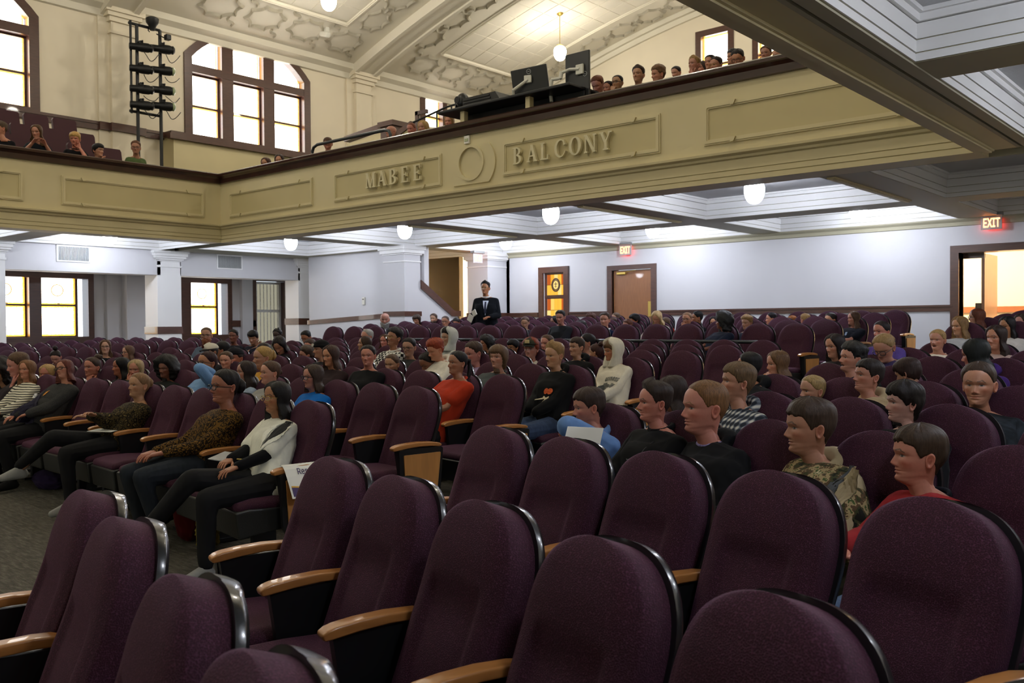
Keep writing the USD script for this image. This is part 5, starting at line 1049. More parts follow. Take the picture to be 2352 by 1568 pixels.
    if hairst in ('hoodup', 'hoodcurls'):
        addhair(H2('curlytop' if hairst == 'hoodup' else 'shaggy'))
        z_ = np.concatenate([.2246-.05*(1-np.cos(np.linspace(.05, np.pi/2, 8))), np.linspace(.165, -.07, 12)]); t_ = np.linspace(-np.pi, np.pi, 48, endpoint=False); Z_, P_ = np.meshgrid(z_, t_, indexing='ij'); zz = np.clip(Z_, .03, .2249); x_, y_ = head_base(zz, P_); A_ = np.abs(P_)
        d_ = np.stack([x_, y_, np.clip(Z_-.11, 0, 1)], -1); d_ /= np.linalg.norm(d_, axis=-1, keepdims=True); m_ = sstep((A_-np.interp(Z_, [-.07, .05, .16, .21], [.5, 1.05, 1.05, .4]))/.22)
        h_ = (.050+.012*(meshkit.noise(np.stack([P_*2, Z_*14, 0*Z_], -1), 3)-.5))*m_-.012*(1-m_); v_ = np.stack([x_, y_, Z_], -1)+d_*h_[..., None]; cm = loft(v_); obj('hood', (put(cm.vertices), cm.faces), 'cloth', t, color=cols(cm.vertices, topcol))
    if beard and ex.get('fullbeard'): bm = beard_mesh(beard, length=ex['fullbeard']); obj('beard', (put(bm[0]), bm[1]), 'curls', t, color=bm[2])
    # ---- glasses
    if glasses:
        gc = 'dark_plastic' if glasses == 1 else 'brass'; r_ = .0028 if glasses == 1 else .0016; ng = 16; rims = []; g_ = None
        for s_ in (-1, 1):
            q = np.linspace(0, 2*np.pi, ng+1); e_ = .75 if glasses == 1 else 1.0; cc_, ss_ = np.cos(q), np.sin(q); xx = s_*.0325+.0235*np.sign(cc_)*np.abs(cc_)**e_; zz = .1085+.0185*np.sign(ss_)*np.abs(ss_)**e_; yy = -.1075+.35*np.clip(np.abs(xx)-.02, 0, 1)**1.15
            rims.append(tube(np.stack([xx, yy, zz], 1), r_, 6, caps=False)); rims.append(tube([(s_*.056, yy[0]+.0, .114), (s_*.072, -.06, .114), (s_*.078, .01, .110)], r_*.9, 6))
        rims.append(tube([(-.010, -.1085, .112), (0, -.112, .114), (.010, -.1085, .112)], r_*.9, 6)); G_ = cat(rims); g_ = obj('glasses', (put(G_.vertices), G_.faces), gc, t)
        if mid:
            for s_ in (-1, 1):
                q = np.linspace(0, 2*np.pi, 14)[:-1]; xx = s_*.0325+.0225*np.cos(q); v_ = np.stack([xx, -.1075+.35*np.clip(np.abs(xx)-.02, 0, 1)**1.15, .1085+.0175*np.sin(q)], 1); v_ = np.vstack([v_, v_.mean(0)]); f_ = [[13, i, (i+1) % 13] for i in range(13)]; obj('lens', (put(v_), np.array(f_)), 'lens', g_)
    return t
PEOPLE = [
 (('C', 2, 11), None, 0.115, (-10.809, 3.798, 1.075), 0.273, 0.087, 0.0, 1.14, 'curly', '1c1514', 'f', 'tee', '121214', 'lap', 'dark curly-haired person in black cut off by the picture edge', 72, {}),
 (('C', 2, 10), None, -0.05, (-10.312, 3.817, 1.162), -0.267, 0.175, 0.0, 1.072, 'short', '55402f', 'p', 'tee', '2a2528', 'chin', 'short brown-haired person resting chin on hand, behind the striped sweater', 57, {}),
 (('C', 2, 9), None, 0.144, (-10.088, 3.823, 1.116), 0.476, -0.087, 0.0, 0.847, 'long', '6f4c30', 'f', 'stripes', 'd8d4c4', 'lap', 'young woman with long straight hair in black and white striped sweater', 45, {'len': 0.3}),
 (('C', 3, 12), None, 0.214, (-11.727, 4.683, 0.982), 0.58, 0.0, 0.0, 1.001, 'long', 'a88a5c', 'f', 'sweater', 'c39c8c', 'lap', 'blonde young woman in pale pink sweater between the stripes and the blazer', 45, {'len': 0.26}),
 (('C', 2, 8), None, 0.131, (-9.185, 3.829, 1.14), 0.478, -0.244, -0.209, 0.84, 'bob', '5a2a20', 'f', 'cardigan', '3a3a3a', 'lap', 'woman with auburn bob and black glasses in charcoal knit blazer with badge', 45, {'glasses': 1, 'bust': 1}),
 (('C', 4, 15), None, 0.347, (-13.376, 5.458, 1.135), 0.922, 0.524, 0.0, 0.84, 'bun', '1f1718', 'p', 'tee', '3a2c30', 'lap', 'person with high dark topknot looking down by the left window', 28, {'bunhigh': 1}),
 (('C', 3, 10), None, 0.112, (-10.638, 4.746, 1.092), 0.313, -0.035, 0.0, 0.979, 'messybun', '3b2a22', 'f', 'sweater', '2c2030', 'chin', 'woman with messy dark bun in dark top, fist under her chin', 51, {'armcol': '0c0c0e'}),
 (('C', 5, 16), None, 0.393, (-13.772, 6.354, 1.256), 1.051, -0.087, 0.0, 0.931, 'shoulder', '4c3526', 'p', 'tee', '14161e', 'lap', 'long-haired youth in glasses and navy tee sitting tall before the wall', 34, {'glasses': 1}),
 (('C', 5, 15), None, 0.106, (-13.198, 6.427, 1.183), 0.07, 0.0, 0.0, 0.856, 'bob', '5a4232', 'p', 'tee', '3a3436', 'lap', 'brown-haired girl in glasses in profile below the white left column', 32, {'glasses': 1}),
 (('C', 3, 9), None, -0.026, (-9.965, 4.766, 1.114), -0.132, 0.0, 0.0, 0.863, 'long', '0d0b0d', 't', 'tee', '131316', 'lap', 'girl in profile with straight black hair beside the hand-over-mouth blonde', 43, {'len': 0.22}),
 (('C', 3, 8), None, 0.186, (-9.619, 4.77, 1.091), 0.674, 0.0, 0.0, 0.903, 'shoulder', '9c8560', 'f', 'jacket', '3a4038', 'mouth', 'blonde woman covering her mouth with her hand', 46, {}),
 (('C', 2, 5), None, -0.003, (-7.556, 3.768, 1.052), 0.148, -0.105, 0.0, 0.896, 'updo', '7b5c3e', 'f', 'leopard', '5a4526', 'crossed', 'young woman with light brown hair in dark leopard-print top, arms folded', 57, {'mat': 'leopard_dark', 'knees': [((-0.06, -0.45, 0.63), (-0.34, -0.6, 0.36)), ((0.12, -0.42, 0.51), (0.1, -0.38, 0.09))]}),
 (('C', 3, 7), None, 0.091, (-8.957, 4.766, 1.118), 0.384, 0.0, 0.0, 0.84, 'afro', '100d0d', 'b', 'tee', '171a18', 'lap', 'person with very large dark curly hair in black tee', 53, {'bust': 1}),
 (('C', 3, 6), None, -0.007, (-8.106, 4.74, 1.199), 0.082, -0.07, 0.0, 0.94, 'tied', '2a1012', 't', 'shirt', '6f93bd', 'neck', 'smiling young woman in glasses and light blue shirt, hand behind her neck', 52, {'glasses': 1}),
 (('C', 2, 2), None, -0.102, (-5.943, 3.616, 1.115), -0.058, -0.035, 0.0, 1.037, 'lowbun', '191414', 't', 'leopard', '6d4a22', 'lap', 'woman in black glasses and brown leopard-print sweater in the front row', 77, {'glasses': 1, 'big': 1.12, 'bust': 1, 'legs': '23282f'}),
 (('C', 3, 5), None, -0.114, (-7.361, 4.697, 1.132), -0.254, -0.052, 0.0, 0.84, 'long', '2a1e1a', 'f', 'sweater', '93a3b8', 'lap', 'girl with long dark brown hair in pale blue-grey sweater', 47, {'len': 0.22}),
 (('C', 3, 4), None, -0.105, (-6.92, 4.662, 1.139), -0.174, -0.035, 0.0, 0.884, 'tied', '4a3527', 'p', 'sweater', '8f8f8c', 'lap', 'pale young woman with tied-back brown hair in grey sweater', 54, {}),
 (('C', 2, 0), None, -0.111, (-5.13, 3.504, 1.079), 0.012, -0.052, 0.0, 0.882, 'shoulder', '15110f', 't', 'whiteshirt', 'd6d6c8', 'lap', 'young woman in round gold glasses and white short-sleeved shirt over black sleeves', 74, {'glasses': 2, 'knees': [((-0.05, -0.45, 0.61), (-0.26, -0.66, 0.25)), ((0.1, -0.42, 0.51), (0.08, -0.42, 0.09))]}),
 (('C', 3, 2), None, -0.091, (-6.202, 4.592, 1.129), -0.026, 0.0, 0.0, 0.851, 'bob', '3a2c24', 'f', 'turtleneck', '0d5fae', 'lap', 'woman with brown bob and glasses in bright blue turtleneck', 57, {'glasses': 1}),
 (('C', 6, 14), None, 0.304, (-12.705, 7.427, 1.426), 0.832, 0.0, 0.0, 1.019, 'crop', '5a4636', 'f', 'shirt', '4c5a6c', 'lap', 'man with full ginger beard and glasses in denim shirt by the window', 36, {'beard': '7a4526', 'glasses': 1, 'fullbeard': 0.03}),
 (('C', 7, 15), None, 0.243, (-13.359, 8.301, 1.398), 0.578, 0.0, 0.0, 0.908, 'short', '14110f', 'b', 'tee', '1a1c26', 'lap', 'smiling dark-haired youth right of the red-bearded man', 31, {}),
 (('C', 7, 14), None, 0.25, (-12.868, 8.355, 1.375), 0.646, 0.262, 0.0, 0.933, 'bowl', '131113', 'f', 'tee', '1c1d2b', 'cheek', 'youth with black bowl-cut hair resting face on his hand by the glass door', 33, {}),
 (('C', 7, 13), None, 0.182, (-12.268, 8.411, 1.412), 0.446, 0.087, 0.0, 0.853, 'twists', '0e0c0c', 'd', 'jacket', '5b5a54', 'lap', 'dark-skinned youth with short twists in grey patterned jacket', 32, {}),
 (('C', 8, 14), None, 0.16, (-12.746, 9.312, 1.36), 0.329, 0.349, 0.0, 0.959, 'short', '121012', 't', 'tee', '1b2440', 'lap', 'youth in glasses and navy top in front of the white square column', 32, {'glasses': 1}),
 (('C', 6, 11), None, 0.183, (-10.969, 7.555, 1.284), 0.531, 0.611, 0.0, 1.047, 'shoulder', '1c1517', 'f', 'tee', '262227', 'lap', 'dark-haired girl looking down, below the youth with twists', 41, {}),
 (('C', 4, 9), None, 0.008, (-9.675, 5.709, 1.256), -0.01, 0.087, 0.0, 0.84, 'cap', '2a211c', 'f', 'tee', '2a2a30', 'lap', 'youth in pale grey baseball cap with dark visor and badge', 39, {'capcol': 'b9b4a6', 'brim': '191617'}),
 (('C', 5, 11), None, -0.166, (-10.936, 6.615, 1.235), -0.719, 0.0, 0.0, 0.996, 'short', '151113', 't', 'tee', '1a2036', 'lap', 'dark-haired youth half hidden behind the grey baseball cap', 42, {}),
 (('C', 5, 10), None, 0.111, (-10.631, 6.628, 1.138), 0.315, 0.0, 0.0, 1.107, 'backcap', '2c211b', 'f', 'tee', '16171d', 'lap', 'youth with goatee wearing a dark cap back to front', 48, {'capcol': '16151a', 'beard': '4a3426'}),
 (('C', 4, 8), None, 0.162, (-9.35, 5.71, 1.164), 0.586, 0.0, 0.0, 0.84, 'short', '4a3727', 'p', 'tee', '2b2527', 'lap', 'brown-haired youth peeping out behind the back-to-front cap', 40, {}),
 (('C', 4, 7), None, -0.082, (-8.595, 5.698, 1.21), -0.236, 0.0, 0.0, 1.041, 'updo', '9c7c48', 'f', 'hoodie', 'b8862c', 'lap', 'blonde girl with loosely pinned hair in mustard yellow hoodie', 52, {}),
 (('C', 5, 9), None, 0.139, (-9.993, 6.645, 1.218), 0.46, 0.0, 0.0, 0.992, 'short', '241a1a', 't', 'tee', '251e26', 'lap', 'dark-haired youth mostly hidden behind the mustard hoodie', 44, {}),
 (('C', 6, 10), None, -0.106, (-10.376, 7.577, 1.15), -0.456, 0.0, 0.0, 0.96, 'curlytop', '3c2b20', 'f', 'jacket', '3a302a', 'lap', 'brown curly-topped youth in profile in brown jacket', 43, {}),
 (('C', 7, 12), None, 0.112, (-11.494, 8.468, 1.239), 0.238, 0.175, 0.0, 0.95, 'short', '3f2e28', 'f', 'tee', '2a262c', 'lap', 'brown-haired youth half hidden left of the black beanie', 35, {}),
 (('C', 5, 7), None, -0.098, (-8.804, 6.643, 1.275), -0.297, 0.0, 0.0, 0.903, 'beanie', '201a18', 'f', 'tee', '1d1b1f', 'lap', 'youth in black beanie with pale patch', 44, {'capcol': '101012'}),
 (('C', 4, 4), None, -0.019, (-7.314, 5.636, 1.254), 0.129, 0.07, 0.0, 0.879, 'long', '3c2820', 'f', 'sweater', '2c2022', 'lap', 'girl with long brown hair and dark brown top behind the blue turtleneck', 49, {'len': 0.2}),
 (('C', 4, 3), None, 0.089, (-6.676, 5.585, 1.267), 0.56, 0.0, 0.0, 0.84, 'bun', '1c1516', 'f', 'sweater', '0d0d10', 'lap', 'girl with dark hair pulled into a bun, black top, facing us', 46, {}),
 (('C', 7, 10), None, -0.133, (-10.261, 8.52, 1.29), -0.553, -0.14, 0.0, 0.912, 'longback', '3b2a20', 'f', 'tee', '3c4034', 'lap', 'long-haired youth in profile looking up beside the checked shirt', 35, {'len': 0.2}),
 (('C', 9, 13), None, 0.006, (-12.324, 10.293, 1.362), -0.172, 0.0, 0.0, 1.126, 'crop', '8b8780', 'f', 'tee', '33333c', 'lap', 'grey-haired man partly hidden in the middle rows', 35, {}),
 (('C', 6, 7), None, -0.022, (-8.552, 7.578, 1.396), -0.027, -0.209, 0.0, 0.949, 'curlytop', '161213', 't', 'checks', 'd9d7d0', 'lap', 'large young man in glasses and black and white checked shirt looking up', 47, {'glasses': 2, 'big': 1.1}),
 (('C', 8, 11), None, 0.126, (-10.871, 9.441, 1.311), 0.332, 0.0, 0.0, 0.903, 'shoulder', '4a3327', 'f', 'tee', '3a3034', 'lap', 'brown-haired woman just behind the checked shirt', 32, {}),
 (('C', 6, 6), None, 0.069, (-8.271, 7.569, 1.282), 0.341, 0.07, 0.0, 0.955, 'short', '161214', 'f', 'jacket', '2b2b2c', 'lap', 'black-haired youth in glasses and dark grey jacket', 44, {'glasses': 1}),
 (('C', 5, 3), None, -0.135, (-6.736, 6.533, 1.295), -0.247, 0.314, 0.0, 0.867, 'curlytop', '8a3516', 'f', 'hoodie', 'cfcabd', 'lap', 'youth with curly red hair in white hoodie, head bowed', 52, {}),
 (('C', 6, 5), None, -0.088, (-7.555, 7.535, 1.402), -0.173, -0.035, 0.0, 0.857, 'hoodup', '171314', 'f', 'hoodie', 'b4b6b0', 'lap', 'curly-haired youth with pale grey hood up', 46, {}),
 (('C', 5, 5), None, 0.026, (-7.476, 6.588, 1.13), 0.238, 0.07, 0.0, 0.903, 'ponytail', '4c3828', 'f', 'sweater', '33383a', 'mouth', 'girl with brown ponytail pressing her fist to her mouth', 45, {}),
 (('C', 5, 4), None, -0.096, (-6.852, 6.543, 1.159), -0.151, 0.489, 0.0, 0.977, 'tied', '191212', 'b', 'sweater', '161418', 'lap', 'dark-haired girl with tied hair looking down', 51, {}),
 (('C', 4, 1), None, -0.16, (-5.342, 5.434, 1.233), -0.235, -0.07, 0.0, 0.84, 'ponytail', '171214', 't', 'tee', 'a8341c', 'lap', 'girl with sleek dark ponytail in orange-red top', 51, {}),
 (('C', 6, 4), None, -0.108, (-7.121, 7.507, 1.229), -0.201, 0.14, 0.0, 1.088, 'short', '3a2b22', 'f', 'shirt', '8f7c98', 'mouth', 'brown-haired youth in lilac shirt with hand at his mouth', 54, {}),
 (('C', 8, 7), None, -0.172, (-8.719, 9.462, 1.292), -0.564, 0.087, 0.0, 0.855, 'curly', '151113', 't', 'tee', '232028', 'lap', 'youth with loose black curls, face in profile', 38, {}),
 (('C', 5, 2), None, -0.03, (-5.779, 6.436, 1.24), 0.173, -0.07, 0.0, 0.921, 'shaggy', '5e4732', 'f', 'tee', '464c4c', 'lap', 'youth with shaggy light brown hair in grey tee', 56, {}),
 (('C', 8, 6), None, -0.07, (-8.207, 9.448, 1.245), -0.157, 0.07, 0.0, 0.864, 'bowl', '131013', 't', 'tee', '1e1b20', 'lap', 'black-haired youth in glasses beside the green and white cap', 36, {'glasses': 1}),
 (('C', 7, 4), None, 0.037, (-7.047, 8.444, 1.259), 0.312, 0.0, 0.0, 1.038, 'truckercap', '7a3018', 'f', 'hoodie', 'c9c4b2', 'lap', 'smiling youth in olive and white cap and cream hoodie', 50, {'capcol': '33352a', 'brim': '23261f'}),
 (('C', 8, 5), None, -0.043, (-7.581, 9.419, 1.298), -0.02, 0.0, 0.0, 0.981, 'tied', '4a3527', 'f', 'tee', '4a4448', 'lap', 'brown-haired girl behind the boy with the orange hoodie print', 40, {}),
 (('C', 5, 0), None, -0.151, (-5.017, 6.338, 1.275), -0.168, 0.035, 0.0, 0.924, 'quiff', '8a6a42', 'f', 'hoodie', '0c0c0d', 'pocket', 'blond youth in black hoodie with an orange and cream chest print', 63, {'emblem': 1, 'legs': '33415a'}),
 (('C', 6, 1), None, -0.152, (-5.534, 7.354, 1.319), -0.228, -0.035, 0.0, 0.84, 'fringe', '2e211a', 'f', 'hoodie', '0d0d0f', 'lap', 'brown-haired youth in plain black hoodie beside the cream hood', 46, {}),
 (('C', 8, 4), None, -0.287, (-6.887, 9.375, 1.313), -0.85, 0.0, 0.0, 1.012, 'ponytail', '191416', 'f', 'sweater', '55585c', 'lap', 'dark-haired person in grey top behind the plain black hoodie', 43, {}),
 (('C', 6, 0), None, -0.224, (-5.053, 7.292, 1.29), -0.441, 0.07, 0.0, 0.84, 'hoodcurls', '5c4024', 't', 'hoodie', 'c8c1ae', 'pocket', 'youth with curls over the eyes, cream hood up with grey print', 50, {'print': 1}),
 (('R', 3, 0), None, -0.373, (-2.97, 4.056, 1.093), -0.764, 0.105, 0.0, 0.875, 'fringe', '33251e', 'f', 'hoodie', '5f7fae', 'overarm', 'youth in light blue hoodie hiding his mouth behind his raised arm', 91, {'legs': '3a4d6a'}),
 (('C', 11, 16), None, 0.299, (-13.847, 12.03, 1.68), 0.768, 0.14, 0.0, 1.126, 'bald', '8a4a40', 'f', 'suit', '14151a', 'armsfront', 'bald man with long grey beard in dark suit leaning on the seat in front', 29, {'beard': '7d7a76', 'fullbeard': 0.05}),
 (('C', 12, 16), None, 0.19, (-13.923, 12.967, 1.673), 0.385, 0.262, 0.0, 0.863, 'shaggy', '33261f', 'f', 'tee', '131316', 'lap', 'brown-haired youth in black looking down at the rear left', 24, {}),
 (('C', 13, 17), None, 0.193, (-14.341, 13.863, 1.698), 0.366, 0.0, 0.0, 0.929, 'short', '45342a', 'f', 'suit', '1b2338', 'lap', 'bearded young man in navy jacket at the rear left', 24, {'beard': '3f2c22', 'fullbeard': 0.015}),
 (('C', 12, 15), None, 0.195, (-13.156, 13.05, 1.632), 0.44, 0.087, 0.0, 0.938, 'crop', '4a3a34', 'f', 'shirt', '777a84', 'lap', 'man with receding hair and glasses at the rear left', 25, {'glasses': 1}),
 (('C', 13, 16), None, 0.2, (-13.718, 13.937, 1.603), 0.428, 0.436, 0.0, 0.874, 'short', '14110f', 't', 'tee', '222028', 'lap', 'dark-haired youth, eyes down, next to the man with receding hair', 23, {}),
 (('C', 11, 10), None, 0.167, (-10.375, 12.279, 1.588), 0.527, 0.262, 0.0, 0.881, 'tied', '4a362c', 'p', 'tee', '222026', 'lap', 'girl with hair pulled back, to the right of the standing man', 27, {}),
 (('C', 12, 10), None, -0.087, (-10.437, 13.217, 1.603), -0.379, 0.087, 0.0, 0.932, 'long', '121012', 'f', 'jacket', '3d5a82', 'lap', 'girl with straight black hair in blue denim jacket', 28, {'len': 0.15}),
 (('C', 10, 7), None, 0.075, (-8.853, 11.345, 1.668), 0.314, 0.175, 0.0, 0.895, 'short', '161214', 'f', 'jacket', '15171d', 'lap', 'dark-haired youth in black jacket below the stained glass', 32, {}),
 (('C', 12, 9), None, -0.081, (-9.852, 13.228, 1.498), -0.32, 0.175, 0.0, 0.84, 'curly', '171213', 't', 'tee', '17151a', 'lap', 'girl with loose black curls looking down, left of the navy suit', 28, {}),
 (('C', 14, 11), None, 0.082, (-10.976, 15.081, 1.666), 0.193, 0.087, 0.0, 0.877, 'curly', '4a2a20', 'f', 'jacket', '2d2a2e', 'lap', 'girl with curly auburn hair and glasses at the rear', 27, {'glasses': 1}),
 (('C', 11, 7), None, 0.071, (-8.655, 12.282, 1.623), 0.3, 0.0, 0.0, 0.99, 'short', '3a2a22', 'f', 'suit', '162038', 'lap', 'youth in navy suit, white shirt and dark tie', 34, {'tie': 1}),
 (('C', 13, 9), None, 0.08, (-9.795, 14.168, 1.574), 0.256, 0.0, 0.0, 0.84, 'short', '4a342a', 'f', 'tee', '2b2528', 'lap', 'half hidden youth just right of the navy suit', 23, {}),
 (('C', 14, 10), None, -0.106, (-10.374, 15.099, 1.677), -0.445, 0.0, 0.0, 0.851, 'short', '59473a', 'f', 'tee', '4a3a30', 'lap', 'brown-haired man below the wooden door', 24, {}),
 (('C', 12, 7), None, -0.216, (-8.694, 13.223, 1.611), -0.727, 0.0, 0.0, 0.932, 'bowl', '0f0d0e', 't', 'tee', '231c20', 'lap', 'youth with thick black hair in front of the wooden door', 31, {}),
 (('C', 11, 6), None, -0.127, (-8.193, 12.269, 1.526), -0.371, 0.175, 0.0, 0.84, 'short', '5a3527', 'f', 'tee', '2a2024', 'lap', 'reddish-haired youth almost hidden beside the thick black hair', 27, {}),
 (('C', 7, 2), None, -0.453, (-6.009, 8.353, 1.229), -1.471, 0.0, 0.0, 0.84, 'messybun', '3a1f1a', 'f', 'tee', '2a2228', 'lap', 'person with dark auburn hair seen from behind the plain black hoodie', 39, {}),
 (('C', 11, 5), None, -0.0, (-7.629, 12.246, 1.644), 0.121, 0.436, 0.0, 0.902, 'shoulder', 'b59a70', 'f', 'sweater', 'a8a29a', 'lap', 'blonde-haired woman looking down right of the wooden door', 32, {}),
 (('C', 12, 6), None, -0.382, (-8.065, 13.205, 1.561), -1.721, 0.0, 0.0, 0.84, 'crop', '5a4636', 'f', 'hoodie', 'a02018', 'lap', 'short-haired man in red top turned away from us', 27, {}),
 (('C', 11, 4), None, 0.004, (-7.075, 12.214, 1.617), 0.176, 0.0, 0.0, 0.872, 'tied', '7a5c44', 'f', 'tee', '4a4440', 'mouth', 'girl in glasses with hand over her face at the rear', 31, {'glasses': 1}),
 (('C', 12, 5), None, -0.28, (-7.446, 13.177, 1.645), -0.882, 0.0, 0.0, 0.895, 'short', '100e10', 't', 'tee', '0e0f12', 'lap', 'black-haired youth in black sweatshirt with small white lettering', 31, {'text': 1}),
 (('C', 12, 4), None, 0.022, (-7.128, 13.159, 1.563), 0.235, 0.087, 0.0, 0.84, 'shoulder', '231a1a', 'f', 'tee', '1a1a22', 'lap', 'girl peering out beside the huge black afro', 28, {}),
 (('C', 10, 2), None, -0.42, (-5.93, 11.179, 1.574), -1.258, 0.0, 0.0, 0.855, 'afro', '0b0a0b', 'b', 'tee', '161c2e', 'lap', 'person with huge black hair in navy top', 44, {}),
 (('C', 11, 2), None, -0.108, (-6.047, 12.134, 1.552), -0.149, 0.0, 0.0, 0.842, 'curlytop', '8a6a40', 'f', 'tee', '171b2b', 'lap', 'curly blond youth in navy behind the pipe railing', 36, {}),
 (('C', 13, 3), None, -0.331, (-6.574, 14.064, 1.619), -0.994, 0.0, 0.0, 0.84, 'short', '161216', 'f', 'jacket', '4e5656', 'lap', 'dark-haired youth in grey-green jacket in profile', 28, {}),
 (('C', 14, 3), None, -0.204, (-6.633, 15.011, 1.58), -0.544, 0.087, 0.0, 0.84, 'crop', '8a5226', 'f', 'tee', '2a2230', 'lap', 'ginger-haired boy, only the head showing over a seat', 26, {}),
 (('C', 13, 2), None, -0.438, (-5.974, 14.015, 1.596), -2.041, 0.0, 0.0, 0.84, 'short', '86683f', 'f', 'tee', '19223a', 'lap', 'light-haired boy in navy turned away, left of the neon jacket', 29, {}),
 (('C', 13, 1), None, -0.212, (-5.548, 13.975, 1.591), -0.495, 0.0, 0.0, 0.911, 'short', '221a16', 'f', 'neon', '22252a', 'lap', 'dark-haired boy in black jacket with neon yellow straps', 33, {}),
 (('C', 12, 0), None, -0.28, (-4.805, 12.947, 1.608), -0.692, -0.035, 0.0, 0.84, 'long', '4a3424', 'f', 'tee', '12141c', 'lap', 'girl with long brown hair in black sweatshirt with chest badge', 32, {'len': 0.2, 'emblem': 2}),
 (('R', 5, 0), None, -0.509, (-2.963, 5.978, 1.239), -1.285, 0.0, 0.0, 0.84, 'short', '121012', 't', 'hoodie', '0f0f11', 'lap', 'black-haired youth in black hoodie behind the plaid shirt', 61, {}),
 (('R', 4, 1), None, -0.406, (-2.509, 4.915, 1.201), -0.854, -0.105, 0.0, 0.966, 'fringe', '5a4630', 'f', 'plaid', '6b7078', 'lap', 'brown-haired youth in plaid flannel shirt with grey hood', 94, {}),
 (('R', 6, 0), None, -0.342, (-3.214, 6.988, 1.218), -0.703, 0.07, 0.0, 0.877, 'long', '5a4028', 'f', 'sweater', 'c8c2b0', 'mouth', 'girl with long brown hair in cream sweater, knuckles at her mouth', 60, {'len': 0.18}),
 (('R', 3, 1), None, -0.367, (-2.473, 3.941, 1.15), -0.696, -0.035, 0.0, 0.84, 'quiff', '2c211b', 'f', 'polo', '0c0c0e', 'lap', 'dark-haired youth in black quarter-zip top with small purple emblem', 98, {'emblem': 3, 'legs': '2f4260'}),
 (('R', 4, 0), None, -0.393, (-3.03, 5.031, 1.105), -0.854, 0.175, 0.0, 0.906, 'shoulder', '2a1e19', 'f', 'jacket', '131214', 'lap', 'brown-haired person in black jacket hidden behind the quarter-zip youth', 79, {}),
 (('R', 3, 2), None, -0.376, (-2.143, 3.859, 1.148), -0.68, -0.035, 0.0, 1.088, 'crop', '6a4a2c', 'f', 'hoodie', '0e0e10', 'lap', 'youth with cropped ginger-brown hair in black hoodie and lilac collar', 124, {'collar': '8f84b4', 'text': 2, 'legs': '34456a'}),
 (('R', 7, 0), None, -0.256, (-3.107, 7.925, 1.341), -0.412, 0.087, 0.0, 0.889, 'long', '1d1516', 'f', 'jacket', '17161b', 'lap', 'girl with dark hair and curtain fringe in black leather jacket', 56, {'len': 0.2, 'leather': 1}),
 (('R', 6, 1), None, -0.36, (-2.557, 6.853, 1.278), -0.725, -0.14, 0.0, 0.903, 'curlytop', '0f0d0e', 'f', 'jacket', '18181a', 'lap', 'youth with black curls staring open-mouthed', 74, {'mouth': 1}),
 (('R', 8, 0), None, -0.241, (-3.024, 8.866, 1.46), -0.369, 0.0, 0.0, 0.84, 'tied', '1d1517', 'f', 'tee', '4a3a7a', 'lap', 'dark-haired girl in purple behind the blonde with black glasses', 37, {}),
 (('R', 7, 1), None, -0.184, (-2.65, 7.833, 1.334), -0.11, 0.436, 0.0, 0.986, 'updo', '8a6f48', 'f', 'sweater', '3a2f52', 'lap', 'streaky blonde in black glasses looking down', 64, {'glasses': 1}),
 (('R', 9, 0), None, -0.178, (-2.776, 9.775, 1.364), -0.16, -0.035, 0.0, 0.896, 'tied', '9a7c50', 'f', 'sweater', 'd3cec0', 'lap', 'blonde girl in cream sweater with her mouth open', 48, {'mouth': 1}),
 (('R', 10, 0), None, -0.278, (-2.82, 10.74, 1.5), -0.529, 0.035, 0.0, 0.887, 'shoulder', '7a5e3c', 'f', 'hoodie', '9da0a6', 'lap', 'smiling girl in pale grey hoodie left of the open doorway', 45, {}),
 (('R', 11, 0), None, -0.45, (-2.888, 11.708, 1.602), -1.154, 0.0, 0.0, 0.84, 'long', '5a2f1e', 'p', 'sweater', '6d717a', 'lap', 'girl in glasses with long reddish hair in front of the open doorway', 36, {'len': 0.2, 'glasses': 1}),
 (('R', 10, 1), None, -0.252, (-2.331, 10.646, 1.501), -0.395, 0.087, 0.0, 0.84, 'long', '161214', 't', 'sweater', 'b8b4b0', 'lap', 'girl with long black hair in pale top behind the pink sweater', 42, {'len': 0.2}),
 (('R', 11, 1), None, -0.227, (-2.392, 11.616, 1.529), -0.321, 0.0, 0.0, 0.879, 'long', '33251d', 'f', 'tee', '2a2528', 'lap', 'brown-haired person at the right edge of the picture', 43, {'len': 0.15}),
 (('R', 9, 1), None, -0.253, (-2.21, 9.662, 1.393), -0.386, 0.0, 0.0, 0.986, 'long', '2a1d19', 'f', 'sweater', 'b39b94', 'lap', 'girl with long dark hair in dusty pink sweater', 57, {'len': 0.22}),
 (('R', 7, 2), None, -0.579, (-1.901, 7.669, 1.296), -1.59, 0.175, 0.0, 0.975, 'bob', '151817', 'f', 'hoodie', '3a2060', 'lap', 'person with green-tinged black hair in purple hoodie, face hidden', 70, {}),
 (('R', 6, 2), None, -0.586, (-2.118, 6.754, 1.177), -1.791, 0.262, 0.0, 0.908, 'bowl', '2c1c18', 'f', 'olive', '23281f', 'lap', 'youth in dark olive hooded jacket turned away with head bowed', 73, {'leather': 0}),
 (('R', 5, 2), None, -0.382, (-2.05, 5.773, 1.211), -0.741, -0.14, 0.0, 0.886, 'fringe', '221a17', 'f', 'hoodie', 'a08c6c', 'lap', 'dark-haired youth in beige hoodie', 81, {}),
 (('R', 5, 1), None, -0.32, (-2.453, 5.867, 1.097), -0.564, 0.0, 0.0, 0.846, 'ponytail', '8c744a', 'f', 'hoodie', '4a4f55', 'lap', 'blonde girl in grey jacket, face half hidden by the camouflage vest', 69, {}),
 (('R', 4, 3), None, -0.439, (-1.479, 4.657, 1.15), -0.879, -0.035, 0.0, 0.84, 'shaggyshort', '1c1614', 'p', 'tee', '111114', 'lap', 'youth with tousled black hair and faint moustache in black', 88, {}),
